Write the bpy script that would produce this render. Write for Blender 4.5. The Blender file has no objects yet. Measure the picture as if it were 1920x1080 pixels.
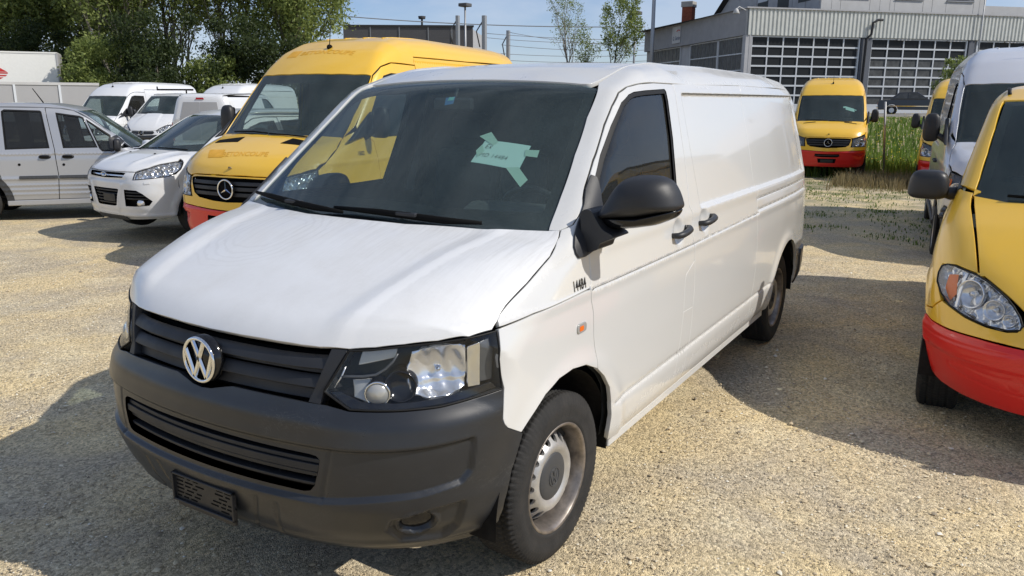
import bpy, bmesh, math, random
import numpy as np
from mathutils import Vector, Matrix, Euler, noise
from mathutils import geometry as mgeo

random.seed(7)
RNG = np.random.default_rng(11)
SC = bpy.context.scene

# ---------------------------------------------------------------- camera
CAM = Vector((2.5044, 2.2063, 1.7559))
def look(az, el, ro):
    az, el, ro = map(math.radians, (az, el, ro))
    f = Vector((math.cos(el) * math.cos(az), math.cos(el) * math.sin(az), math.sin(el)))
    r = f.cross(Vector((0, 0, 1))).normalized()
    u = r.cross(f)
    r2 = r * math.cos(ro) + u * math.sin(ro)
    u2 = -r * math.sin(ro) + u * math.cos(ro)
    return Matrix((r2, u2, -f)).transposed()
cd = bpy.data.cameras.new('camera')
co = bpy.data.objects.new('camera', cd)
SC.collection.objects.link(co)
co.matrix_world = Matrix.Translation(CAM) @ look(211.3613445, -13.37731614, 0.27386926).to_4x4()
cd.sensor_width = 36.0
cd.lens = 1490.8015 / 1920 * 36
cd.clip_start = .05
cd.clip_end = 3000
SC.camera = co

# ---------------------------------------------------------------- sky, sun, exposure
SUN = Vector((-.30, 1.08, 1.0)).normalized()
w = bpy.data.worlds.new('World')
SC.world = w
w.use_nodes = True
nt = w.node_tree
nt.nodes.clear()
sky = nt.nodes.new('ShaderNodeTexSky')
sky.sky_type = 'NISHITA'
sky.sun_disc = False
sky.sun_elevation = math.asin(SUN.z)
sky.sun_rotation = math.atan2(SUN.x, SUN.y)
sky.altitude = 450
sky.air_density = 1.0
sky.dust_density = .1
sky.ozone_density = 2.2
bg = nt.nodes.new('ShaderNodeBackground')
bg.inputs['Strength'].default_value = .105
wo = nt.nodes.new('ShaderNodeOutputWorld')
# thin high cloud, mixed into the sky colour by direction
tc = nt.nodes.new('ShaderNodeTexCoord')
mp = nt.nodes.new('ShaderNodeMapping'); mp.inputs['Scale'].default_value = (1.2, 2.4, 7.0); mp.inputs['Rotation'].default_value = (.05, .12, .3)
nz = nt.nodes.new('ShaderNodeTexNoise'); nz.inputs['Scale'].default_value = 1.6; nz.inputs['Detail'].default_value = 7; nz.inputs['Roughness'].default_value = .58
rp = nt.nodes.new('ShaderNodeValToRGB'); rp.color_ramp.elements[0].position = .36; rp.color_ramp.elements[1].position = .60
rp.color_ramp.elements[0].color = (0, 0, 0, 1); rp.color_ramp.elements[1].color = (.62, .62, .62, 1)
mx = nt.nodes.new('ShaderNodeMix'); mx.data_type = 'RGBA'
mx.inputs['B'].default_value = (4.7, 5.4, 6.5, 1)
L = nt.links.new
tint = nt.nodes.new('ShaderNodeMix'); tint.data_type = 'RGBA'; tint.blend_type = 'MULTIPLY'; tint.inputs['Factor'].default_value = 1
tint.inputs['B'].default_value = (.70, .74, .90, 1); L(sky.outputs['Color'], tint.inputs['A'])
L(tc.outputs['Generated'], mp.inputs['Vector']); L(mp.outputs['Vector'], nz.inputs['Vector']); L(nz.outputs['Fac'], rp.inputs['Fac'])
L(rp.outputs['Color'], mx.inputs['Factor']); L(tint.outputs['Result'], mx.inputs['A']); L(mx.outputs['Result'], bg.inputs['Color'])
L(bg.outputs['Background'], wo.inputs['Surface'])
sd = bpy.data.lights.new('sun', 'SUN')
sd.energy = 3.6
sd.angle = math.radians(.5)
sd.color = (1.0, .94, .85)
so = bpy.data.objects.new('sun', sd)
SC.collection.objects.link(so)
so.rotation_euler = SUN.to_track_quat('Z', 'Y').to_euler()
so.location = (0, 10, 20)
SC.view_settings.view_transform = 'Standard'
SC.view_settings.look = 'None'
SC.view_settings.exposure = 0.24
SC.view_settings.gamma = 1.0
SC.view_settings.use_curve_mapping = False
SC.cycles.max_bounces = 8
SC.cycles.transparent_max_bounces = 16
SC.cycles.caustics_reflective = False
SC.cycles.caustics_refractive = False
# ---------------------------------------------------------------- maths of the vehicle bodies
def smax(a, b, r):
    return np.maximum(a, b) + np.maximum(r - np.abs(a - b), 0.0) ** 2 / (4 * r)

def curve(pts, smooth=0.0):
    """piecewise linear table, optionally rounded off at its corners"""
    xs, ys = [np.array(v, float) for v in zip(*pts)]
    if smooth:
        gx = np.linspace(xs[0] - 3 * smooth, xs[-1] + 3 * smooth, 900)
        gy = np.interp(gx, xs, ys)
        lo, hi = gx < xs[0], gx > xs[-1]
        gy[lo] = ys[0] + (gx[lo] - xs[0]) * (ys[1] - ys[0]) / (xs[1] - xs[0])
        gy[hi] = ys[-1] + (gx[hi] - xs[-1]) * (ys[-1] - ys[-2]) / (xs[-1] - xs[-2])
        d = gx[1] - gx[0]
        k = np.arange(-int(smooth / d), int(smooth / d) + 1)
        w = 1 + np.cos(np.pi * k / (len(k) / 2 + .5))
        w /= w.sum()
        n = len(k) // 2
        gp = np.concatenate([gy[0] + (np.arange(-n, 0)) * (gy[1] - gy[0]), gy, gy[-1] + (np.arange(1, n + 1)) * (gy[-1] - gy[-2])])
        xs, ys = gx, np.convolve(gp, w, 'valid')
    sl = (ys[-1] - ys[-2]) / (xs[-1] - xs[-2])
    s0 = (ys[1] - ys[0]) / (xs[1] - xs[0])
    def f(x):
        x = np.asarray(x, float)
        v = np.interp(x, xs, ys)
        return v + np.where(x > xs[-1], (x - xs[-1]) * sl, 0) + np.where(x < xs[0], (x - xs[0]) * s0, 0)
    return f

def sstep(a, b, x):
    t = np.clip((x - a) / (b - a), 0, 1)
    return t * t * (3 - 2 * t)

def bump(x, c, w):
    return np.exp(-((x - c) / w) ** 2)

class Body:
    """smooth closed car body: half width, front, top and rear surfaces blended with round edges"""
    def __init__(s, width, plan, front, bow, top, topbow, crown, rear, rearbow=.06,
                 r_front=None, r_top=None, r_ft=None, r_rear=.12, disp=None, fdisp=None, tdisp=None, flare=()):
        s.width, s.plan, s.front, s.bow, s.top, s.topbow, s.crown, s.rear, s.rearbow = width, plan, front, bow, top, topbow, crown, rear, rearbow
        s.r_front, s.r_top, s.r_ft, s.r_rear = r_front, r_top, r_ft, r_rear
        s.disp, s.fdisp, s.tdisp, s.flare = disp, fdisp, tdisp, flare

    def F(s, x, y, z):
        ay = np.abs(y)
        w = s.width(z) + s.plan(x)
        for (cx, cz, r, d, wd) in s.flare:
            q = np.hypot(x - cx, z - cz)
            w = w + d * bump(q, r, wd)
        if s.disp is not None:
            w = w + s.disp(x, z)
        fs = ay - w
        ff = x - (s.front(z) - s.bow * ay ** 2)
        if s.fdisp is not None:
            ff = ff - s.fdisp(ay, z)
        xx = x + s.topbow(x) * ay ** 2
        t = s.top(xx)
        sl = (s.top(xx + .01) - s.top(xx - .01)) / .02
        ft = (z - t + s.crown * ay ** 2)
        if s.tdisp is not None:
            ft = ft - s.tdisp(x, ay)
        ft = ft / np.sqrt(1 + sl * sl)
        f = smax(ff, ft, s.r_ft(ay))
        q = np.clip((ff - ft) / .16 + .5, 0, 1)
        f = smax(f, fs, s.r_front(z) * q + s.r_top(x) * (1 - q))
        fr = -x + s.rear(z) + s.rearbow * ay ** 2
        return smax(f, fr, s.r_rear)

    def cast(s, O, D, t1, n=70):
        """distance along rays to the first surface crossing"""
        N = len(O)
        lo = np.zeros(N)
        hi = np.full(N, np.nan)
        ts = np.linspace(0, t1, n)
        prev = np.zeros(N)
        open_ = np.ones(N, bool)
        for t in ts[1:]:
            p = O + D * t
            v = s.F(p[:, 0], p[:, 1], p[:, 2])
            hit = open_ & (v <= 0)
            lo[hit] = prev[hit]
            hi[hit] = t
            open_ &= ~hit
            prev[:] = t
            if not open_.any():
                break
        ok = ~np.isnan(hi)
        hi = np.where(ok, hi, 0)
        for _ in range(16):
            m = (lo + hi) / 2
            p = O + D * m[:, None]
            v = s.F(p[:, 0], p[:, 1], p[:, 2])
            lo = np.where(v > 0, m, lo)
            hi = np.where(v > 0, hi, m)
        P = O + D * ((lo + hi) / 2)[:, None]
        return P, ok

    def normal(s, P, e=.004):
        g = []
        for i in range(3):
            a, b = P.copy(), P.copy()
            a[:, i] += e
            b[:, i] -= e
            g.append(s.F(*a.T) - s.F(*b.T))
        g = np.stack(g, -1)
        return g / np.maximum(np.linalg.norm(g, axis=1), 1e-9)[:, None]

def chart_rays(ch, uv):
    """charts: side (x,z), top (x,y), front (degrees round a vertical axis, z), roll (x, degrees round a lengthwise axis), rear (y,z)"""
    u, v = uv[:, 0], uv[:, 1]
    k = ch[0]
    o = np.ones_like(u)
    if k == 'side':
        return np.stack([u, 1.6 * o, v], -1), np.stack([0 * o, -o, 0 * o], -1), 1.6
    if k == 'top':
        return np.stack([u, v, 3.4 * o], -1), np.stack([0 * o, 0 * o, -o], -1), 3.0
    if k == 'ortho':     # (y, distance along the slope), cast along a tilted direction
        a = math.radians(ch[1])
        d = np.array([math.sin(a), 0, math.cos(a)]); e = np.array([math.cos(a), 0, -math.sin(a)])
        return u[:, None] * np.array([0, 1., 0]) + v[:, None] * e + 3.0 * d, np.tile(-d, (len(u), 1)), 3.0
    if k == 'nose':      # (y, z) straight on from the front
        return np.stack([2.2 * o, u, v], -1), np.stack([-o, 0 * o, 0 * o], -1), 3.2
    if k == 'rear':
        return np.stack([ch[1] * o, u, v], -1), np.stack([o, 0 * o, 0 * o], -1), 3.0
    if k == 'front':
        a = np.radians(u)
        d = np.stack([np.cos(a), np.sin(a), 0 * a], -1)
        c = np.stack([ch[1] * o, 0 * o, v], -1)
        return c + 2.2 * d, -d, 2.2
    if k == 'roll':
        a = np.radians(v)
        d = np.stack([0 * a, np.cos(a), np.sin(a)], -1)
        c = np.stack([u, 0 * o, ch[1] * o], -1)
        return c + 2.4 * d, -d, 2.4

def chart_inv(ch, P):
    k = ch[0]
    x, y, z = P.T
    if k == 'side': return np.stack([x, z], -1)
    if k == 'top': return np.stack([x, y], -1)
    if k == 'ortho':
        a = math.radians(ch[1])
        return np.stack([y, x * math.cos(a) - z * math.sin(a)], -1)
    if k in ('rear', 'nose'): return np.stack([y, z], -1)
    if k == 'front': return np.stack([np.degrees(np.arctan2(y, x - ch[1])), z], -1)
    if k == 'roll': return np.stack([x, np.degrees(np.arctan2(z - ch[1], y))], -1)

def chart_scale(ch):
    return {'front': (60., 1.), 'roll': (1., 60.)}.get(ch[0], (1., 1.))

def inside(poly, P):
    x, y = P[:, 0], P[:, 1]
    c = np.zeros(len(P), bool)
    a = poly
    b = np.roll(poly, -1, 0)
    for (x0, y0), (x1, y1) in zip(a, b):
        if y0 == y1:
            continue
        m = ((y0 > y) != (y1 > y)) & (x < (x1 - x0) * (y - y0) / (y1 - y0) + x0)
        c ^= m
    return c

def resample(poly, step, closed=True):
    out = []
    n = len(poly)
    for i in range(n if closed else n - 1):
        a, b = poly[i], poly[(i + 1) % n]
        k = max(1, int(math.ceil(np.linalg.norm(b - a) / step)))
        for j in range(k):
            out.append(a + (b - a) * j / k)
    if not closed:
        out.append(poly[-1])
    return np.array(out)

def rounded(poly, r, n=5):
    """polygon with its sharp corners rounded by up to r"""
    P = [np.array(p, float) for p in poly]
    out = []
    m = len(P)
    for i in range(m):
        a, b, c = P[i - 1], P[i], P[(i + 1) % m]
        la, lc = np.linalg.norm(a - b), np.linalg.norm(c - b)
        rr = min(r, la * .45, lc * .45)
        p, q = b + (a - b) / max(la, 1e-9) * rr, b + (c - b) / max(lc, 1e-9) * rr
        for k in range(n + 1):
            t = k / n
            out.append(p * (1 - t) ** 2 + b * 2 * t * (1 - t) + q * t * t)
    return np.array(out)

def dedupe(P, e=1e-5):
    P = np.asarray(P, float)
    return P[np.linalg.norm(P - np.roll(P, 1, 0), axis=1) > e]

def offset_poly(poly, d):
    """shrink a polygon by d (same units in both axes)"""
    P = dedupe(poly)
    a = np.roll(P, 1, 0); b = np.roll(P, -1, 0)
    e1 = P - a; e2 = b - P
    e1 /= np.linalg.norm(e1, axis=1)[:, None]
    e2 /= np.linalg.norm(e2, axis=1)[:, None]
    s = 1 if np.sum(P[:, 0] * b[:, 1] - b[:, 0] * P[:, 1]) > 0 else -1
    n1 = np.stack([-e1[:, 1], e1[:, 0]], -1) * s
    n2 = np.stack([-e2[:, 1], e2[:, 0]], -1) * s
    m = n1 + n2
    m /= np.maximum((m * n1).sum(1), .5)[:, None]
    return P + m * d

def sym(half, ax=0):
    """close a half outline (from the centre line out and back) with its mirror in coordinate ax"""
    h = [tuple(p) for p in half]
    o = h + [((-a, b) if ax == 0 else (a, -b)) for a, b in reversed(h)]
    return [tuple(p) for p in dedupe(o, 1e-6)]

def arc(cx, cy, r, a0, a1, n=24):
    t = np.radians(np.linspace(a0, a1, n))
    return [(cx + r * math.cos(q), cy + r * math.sin(q)) for q in t]

def T5_rows():
    out = []
    X = np.arange(-4.16, -.12, .014)
    for x in X:
        zc = 1.060 + .011 * np.clip((-x - 1.2) / 1.2, 0, 1) - .002
        zs = [.530 + d for d in (-.014, -.008, -.004, 0, .004, .008, .014)]
        if x > -2.53: zs += [zc + d for d in (-.011, -.007, -.0035, 0, .0035, .007, .011)]
        else: zs += [b + d for b in (1.158, 1.090) for d in (-.009, -.0045, 0, .0045, .009)]
        if x < -1.44: zs += [1.208, 1.213, 1.218, 1.225, 1.232, 1.237, 1.771, 1.776, 1.782, 1.789, 1.794]
        out += [(x, z) for z in zs]
    for z in np.arange(1.24, 1.77, .014):
        out += [(x, z) for x in (-1.435, -1.442, -1.449, -1.456, -1.463, -1.470, -1.476, -4.150, -4.157, -4.164)]
    return np.array(out)

# ---- the long white panel van in front: every size in metres, x forward from the front axle, y to its left
T5_top = curve([(-4.6, 1.88), (-4.2, 1.915), (-3.4, 1.945), (-2.2, 1.955), (-1.35, 1.945), (-.95, 1.91), (-.61, 1.824), (.11, 1.285), (.30, 1.243), (.60, 1.145), (.80, 1.055), (1.0, .93)], .10)
T5_front = curve([(.15, .70), (.22, .77), (.30, .845), (.40, .90), (.50, .93), (.62, .928), (.72, .915), (.78, .90), (.86, .872), (1.0, .86), (1.1, .83), (1.3, .7)], .03)
T5_width = curve([(.18, .87), (.30, .90), (.345, .922), (.40, .945), (.50, .955), (.53, .950), (.57, .954), (.75, .957), (.95, .955), (1.06, .948), (1.20, .925), (1.26, .915), (1.80, .785), (2.0, .74)], .045)
T5_plan = curve([(-4.5, -.11), (-4.1, -.05), (-3.7, -.02), (-3.2, -.005), (-2.6, 0), (-.4, 0), (.1, -.008), (.5, -.035), (.9, -.085)], .2)
T5_topbow = curve([(-2.2, 0), (-1.4, .10), (-.8, .20), (.1, .24), (.3, .12), (.8, .05), (1.2, .05)], .1)
def T5_disp(x, z):
    d = 0
    # sunken upper side panels above the belt
    g = sstep(-4.19, -4.155, x) * (1 - sstep(-1.47, -1.44, x)) * sstep(1.212, 1.232, z) * (1 - sstep(1.775, 1.79, z))
    d = d - .017 * g
    # belt ledge running the whole side, crease line, sill moulding
    d = d + .006 * bump(z, 1.205, .03) * (1 - sstep(-.35, -.2, x))
    zc = 1.060 + .011 * np.clip((-x - 1.2) / 1.2, 0, 1)
    d = d - .013 * bump(z, zc - .002, .0042) * (1 - sstep(-.165, -.135, x)) * sstep(-2.55, -2.5, x)
    d = d + .005 * sstep(zc - .05, zc, z) * (1 - sstep(zc, zc + .01, z))
    d = d - .007 * bump(z, 1.158, .006) * (1 - sstep(-2.53, -2.5, x))
    d = d - .010 * bump(z, 1.090, .006) * (1 - sstep(-2.53, -2.5, x))
    d = d - .010 * bump(z, .530, .008) * sstep(-3.0, -2.93, x) * (1 - sstep(-.40, -.35, x))
    return d
def T5_tdisp(x, ay):
    # raised outer roof rails and roof sheet beads, hood shoulders
    r = (1 - sstep(-1.15, -.95, x)) * sstep(-4.3, -4.2, x)
    d = .010 * bump(ay, .63, .03) * r - .010 * bump(ay, .585, .02) * r
    h = sstep(-.05, .1, x) * (1 - sstep(.7, .9, x))
    line = .60 - .18 * np.clip(x, 0, .9) ** 1.2
    d = d + .012 * sstep(line - .05, line + .05, ay) * h
    return d
HERO = Body(T5_width, T5_plan, T5_front, .20, T5_top, T5_topbow, .035,
            curve([(.2, -4.30), (.55, -4.40), (1.0, -4.385), (1.3, -4.37), (1.9, -4.31)], .05),
            r_front=curve([(.2, .55), (.7, .34), (1.0, .62), (1.2, .6)], .1),
            r_top=curve([(-4.4, .18), (-1.6, .19), (-.9, .07), (-.1, .07), (.1, .13), (.8, .45)], .1),
            r_ft=lambda ay: .10 + 0 * ay, r_rear=.15, tdisp=T5_tdisp, disp=T5_disp,
            flare=((0, .335, .445, .012, .05), (-3.4, .335, .445, .014, .05)))

def seg_dist(P, pts, closed=False):
    P = np.asarray(P, float); pts = np.asarray(pts, float)
    d = np.full(len(P), 1e9)
    n = len(pts)
    for i in range(n if closed else n - 1):
        a, b = pts[i], pts[(i + 1) % n]
        ab = b - a
        t = np.clip(((P - a) @ ab) / max(ab @ ab, 1e-12), 0, 1)
        d = np.minimum(d, np.linalg.norm(P - (a + t[:, None] * ab), axis=1))
    return d

def sdf(P, poly):
    """positive inside"""
    d = seg_dist(P, poly, True)
    return np.where(inside(np.asarray(poly, float), P), d, -d)

def to_chart(body, a, pts, b):
    O, D, t = chart_rays(a, np.asarray(pts, float))
    P, ok = body.cast(O, D, t)
    return [tuple(q) for q in chart_inv(b, P)]

def surf(body, ch, pts, off=0.):
    O, D, t = chart_rays(ch, np.asarray(pts, float).reshape(-1, 2))
    P, ok = body.cast(O, D, t)
    return P + body.normal(P) * off
# ---- the other vehicles
def cst(v): return lambda a: v + 0 * np.asarray(a, float)
SPR = Body(
    width=curve([(.25, .90), (.40, .95), (.55, .975), (.9, .985), (1.2, .975), (1.45, .945), (2.1, .865), (2.45, .80), (2.75, .72)], .06),
    plan=curve([(-4.9, -.04), (-4.3, -.01), (-3.5, 0), (-.4, 0), (.1, -.01), (.9, -.07)], .2),
    front=curve([(.22, .86), (.32, .915), (.45, .955), (.62, .97), (.80, .965), (.95, .955), (1.05, .93), (1.16, .885), (1.3, .78), (1.6, .5)], .04),
    bow=.22, top=curve([(-5, 2.58), (-4.4, 2.61), (-2.2, 2.635), (-1.5, 2.61), (-1.15, 2.545), (-.85, 2.42), (-.62, 2.25), (-.49, 2.13), (.20, 1.455), (.43, 1.385), (.72, 1.27), (.88, 1.17), (1.05, 1.0)], .08),
    topbow=curve([(-2.2, 0), (-1.3, .12), (-.5, .18), (.2, .22), (.5, .10), (1.2, .05)], .1), crown=.03,
    rear=curve([(.2, -4.78), (1.2, -4.86), (2.2, -4.86), (2.7, -4.78)], .05),
    r_front=curve([(.2, .40), (.8, .26), (1.2, .40)], .1), r_top=curve([(-4.9, .3), (-1.5, .3), (-.7, .14), (0, .12), (.3, .2), (.9, .45)], .1),
    r_ft=cst(.08), r_rear=.14,
    disp=lambda x, z: -.010 * bump(z, .60, .02) * (1 - sstep(-1.5, -1.4, x)) + .008 * bump(z, 1.18, .02) - .012 * sstep(1.30, 1.33, z) * (1 - sstep(2.12, 2.15, z)) * (1 - sstep(-1.75, -1.7, x)) * sstep(-4.7, -4.6, x) - .012 * bump(z, 2.30, .012) * (1 - sstep(-1.6, -1.4, x)),
    flare=((0, .345, .475, .014, .05), (-3.665, .345, .475, .014, .05)))
VITO = Body(
    width=curve([(.22, .86), (.35, .915), (.5, .94), (.75, .95), (.95, .945), (1.12, .92), (1.25, .87), (1.80, .745), (2.0, .70)], .05),
    plan=curve([(-4.2, -.05), (-3.4, -.01), (-2.8, 0), (-.4, 0), (.1, -.012), (.5, -.05), (.9, -.12)], .2),
    front=curve([(.20, .76), (.30, .84), (.42, .885), (.55, .905), (.65, .90), (.75, .875), (.85, .83), (.95, .76), (1.2, .5)], .04),
    bow=.24, top=curve([(-4.2, 1.86), (-3.4, 1.90), (-1.6, 1.925), (-.95, 1.90), (-.62, 1.825), (.15, 1.27), (.38, 1.165), (.60, 1.03), (.78, .89), (.92, .74)], .08),
    topbow=curve([(-2.2, 0), (-1.3, .10), (-.6, .2), (.15, .26), (.5, .2), (1.2, .15)], .1), crown=.03,
    rear=curve([(.2, -3.80), (1.2, -3.86), (1.9, -3.74)], .05),
    r_front=curve([(.2, .5), (.6, .36), (.9, .5)], .1), r_top=curve([(-3.9, .2), (-1.2, .16), (-.7, .07), (0, .08), (.3, .18), (.9, .4)], .1),
    r_ft=cst(.14), r_rear=.16, tdisp=lambda x, ay: .018 * sstep(.0, .2, x) * (1 - sstep(.55, .85, x)) * (1 - sstep(.30, .40, ay + .22 * (.5 - x))),
    flare=((0, .335, .46, .014, .05), (-3.2, .335, .46, .014, .05)))
KUGA = Body(
    width=curve([(.2, .83), (.35, .88), (.5, .90), (.8, .915), (.95, .91), (1.06, .88), (1.12, .84), (1.5, .665), (1.7, .58)], .05),
    plan=curve([(-3.7, -.14), (-3.0, -.03), (-2.6, 0), (-.4, 0), (.1, -.012), (.5, -.06), (.9, -.14)], .2),
    front=curve([(.20, .74), (.30, .85), (.42, .89), (.60, .90), (.75, .90), (.84, .885), (.92, .84), (1.1, .6)], .03),
    bow=.20, top=curve([(-3.8, 1.2), (-3.35, 1.45), (-3.0, 1.60), (-2.2, 1.66), (-1.3, 1.665), (-.98, 1.64), (-.70, 1.575), (.15, 1.12), (.4, 1.085), (.7, 1.0), (.86, .92), (.95, .84)], .10),
    topbow=curve([(-2.2, .05), (-1.3, .14), (-.6, .22), (.15, .28), (.5, .2), (1.2, .15)], .1), crown=.05,
    rear=curve([(.2, -3.55), (.6, -3.63), (1.0, -3.60), (1.2, -3.5), (1.7, -3.2)], .05), rearbow=.12,
    r_front=curve([(.2, .35), (.6, .28), (.9, .42)], .1), r_top=curve([(-3.6, .3), (-1.2, .20), (-.7, .10), (0, .10), (.3, .22), (.9, .4)], .1),
    r_ft=cst(.05), r_rear=.3,
    tdisp=lambda x, ay: .016 * sstep(.05, .2, x) * (1 - sstep(.7, .85, x)) * (bump(ay, .36 + .1 * (.9 - x), .05) + .6 * bump(ay, .60 + .12 * (.9 - x), .05)),
    flare=((0, .345, .44, .018, .05), (-2.69, .345, .44, .018, .05)))
def conn_disp(x, z):
    d = .010 * bump(z, 1.03, .012)
    for zc, a in ((.66, .012), (.56, .008), (.49, .008), (.42, .008)):
        d = d + a * bump(z, zc, .020 if zc > .6 else .016) * sstep(-2.20, -2.14, x) * (1 - sstep(-.52, -.46, x))
    return d
CONN = Body(
    width=curve([(.2, .85), (.35, .875), (.6, .895), (.95, .89), (1.06, .875), (1.12, .86), (1.70, .765), (1.9, .72)], .04),
    plan=curve([(-3.6, -.03), (-3.0, 0), (-.4, 0), (.1, -.01), (.5, -.06), (.9, -.14)], .2),
    front=curve([(.20, .72), (.32, .80), (.6, .84), (.8, .82), (.95, .76), (1.1, .6)], .03),
    bow=.28, top=curve([(-3.6, 1.74), (-2.8, 1.79), (-1.6, 1.80), (-1.25, 1.788), (-.95, 1.74), (-.68, 1.645), (.03, 1.10), (.4, 1.03), (.75, .93), (.9, .8)], .10),
    topbow=curve([(-2.2, 0), (-1.3, .12), (-.6, .22), (.15, .28), (.5, .2), (1.2, .15)], .1), crown=.03,
    rear=curve([(.2, -3.40), (1.0, -3.45), (1.9, -3.36)], .05),
    r_front=curve([(.2, .5), (.6, .45), (.9, .55)], .1), r_top=curve([(-3.4, .2), (-1.2, .18), (-.7, .10), (0, .10), (.3, .22), (.9, .4)], .1),
    r_ft=cst(.1), r_rear=.14, disp=conn_disp, flare=((0, .32, .43, .012, .05), (-2.912, .32, .43, .012, .05)))
# ---------------------------------------------------------------- mesh helpers
COL = bpy.context.scene.collection

def link(o, parent=None):
    COL.objects.link(o)
    if parent is not None:
        o.parent = parent
    return o

def mesh_obj(name, V, Fc, mat=None, parent=None, smooth=False, normals=None, mats=None, fm=None):
    me = bpy.data.meshes.new(name)
    V = np.asarray(V, dtype=np.float32)
    if isinstance(Fc, np.ndarray):
        n, k = Fc.shape
        me.vertices.add(len(V)); me.vertices.foreach_set('co', V.ravel())
        me.loops.add(n * k); me.loops.foreach_set('vertex_index', Fc.astype(np.int32).ravel())
        me.polygons.add(n); me.polygons.foreach_set('loop_start', np.arange(0, n * k, k, dtype=np.int32))
        me.update(calc_edges=True)
    else:
        me.from_pydata([tuple(map(float, v)) for v in V], [], [tuple(int(i) for i in f) for f in Fc])
    if smooth is True:
        me.polygons.foreach_set('use_smooth', np.ones(len(me.polygons), bool))
    elif smooth is not False:
        me.polygons.foreach_set('use_smooth', np.asarray(smooth, bool))
    for m in (mats or ([mat] if mat else [])):
        me.materials.append(m)
    if fm is not None:
        me.polygons.foreach_set('material_index', np.asarray(fm, dtype=np.int32))
    if normals is not None:
        me.normals_split_custom_set_from_vertices([tuple(map(float, n)) for n in normals])
    me.validate()
    o = bpy.data.objects.new(name, me)
    return link(o, parent)

def tri_fill(outline, holes, step, grid, sc, rows=None):
    """triangulate a chart polygon with an even grid of inner points; returns points, triangles, boundary loops"""
    S = np.array(sc)
    loops = [resample(np.asarray(p, float) * S, step) for p in [outline] + list(holes)]
    pts = np.concatenate(loops)
    edges, off, ids = [], 0, []
    for L in loops:
        n = len(L)
        edges += [(off + i, off + (i + 1) % n) for i in range(n)]
        ids.append(np.arange(off, off + n))
        off += n
    lo, hi = loops[0].min(0), loops[0].max(0)
    gx = np.arange(lo[0] + grid * .5, hi[0], grid)
    gy = np.arange(lo[1] + grid * .5, hi[1], grid)
    G = np.stack(np.meshgrid(gx, gy, indexing='ij'), -1)
    G[1::2, :, 1] += grid * .5
    G = G.reshape(-1, 2)
    keep = inside(loops[0], G)
    for h in loops[1:]:
        keep &= ~inside(h, G)
    G = G[keep]
    if len(G):
        # drop grid points that crowd the border
        cell = {}
        for p in pts:
            cell.setdefault((int(p[0] // grid), int(p[1] // grid)), []).append(p)
        ok = []
        for g in G:
            i, j = int(g[0] // grid), int(g[1] // grid)
            near = False
            for a in (i - 1, i, i + 1):
                for b in (j - 1, j, j + 1):
                    for p in cell.get((a, b), ()):
                        if abs(p[0] - g[0]) + abs(p[1] - g[1]) < grid * .55:
                            near = True
                            break
            ok.append(not near)
        G = G[np.array(ok)]
    if rows is not None and len(rows):
        R_ = np.asarray(rows, float) * S
        k_ = inside(loops[0], R_) & (seg_dist(R_, loops[0], True) > .003)
        for h in loops[1:]:
            k_ &= ~inside(h, R_) & (seg_dist(R_, h, True) > .003)
        G = np.concatenate([G, R_[k_]]) if len(G) else R_[k_]
    allp = np.concatenate([pts, G]) if len(G) else pts
    vs, es, fs, ov, oe, of = mgeo.delaunay_2d_cdt([Vector(p) for p in allp], edges, [], 0, 1e-7, True)
    P = np.array([tuple(v) for v in vs])
    F_ = np.array([f for f in fs if len(f) == 3], dtype=np.int32)
    c = P[F_].mean(1)
    m = inside(loops[0], c)
    for h in loops[1:]:
        m &= ~inside(h, c)
    F_ = F_[m]
    # input index of each border point
    mp = {}
    for i, o in enumerate(ov):
        for q in o:
            mp[q] = i
    bl = [np.array([mp[i] for i in L]) for L in ids]
    return P / S, F_, bl

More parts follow.
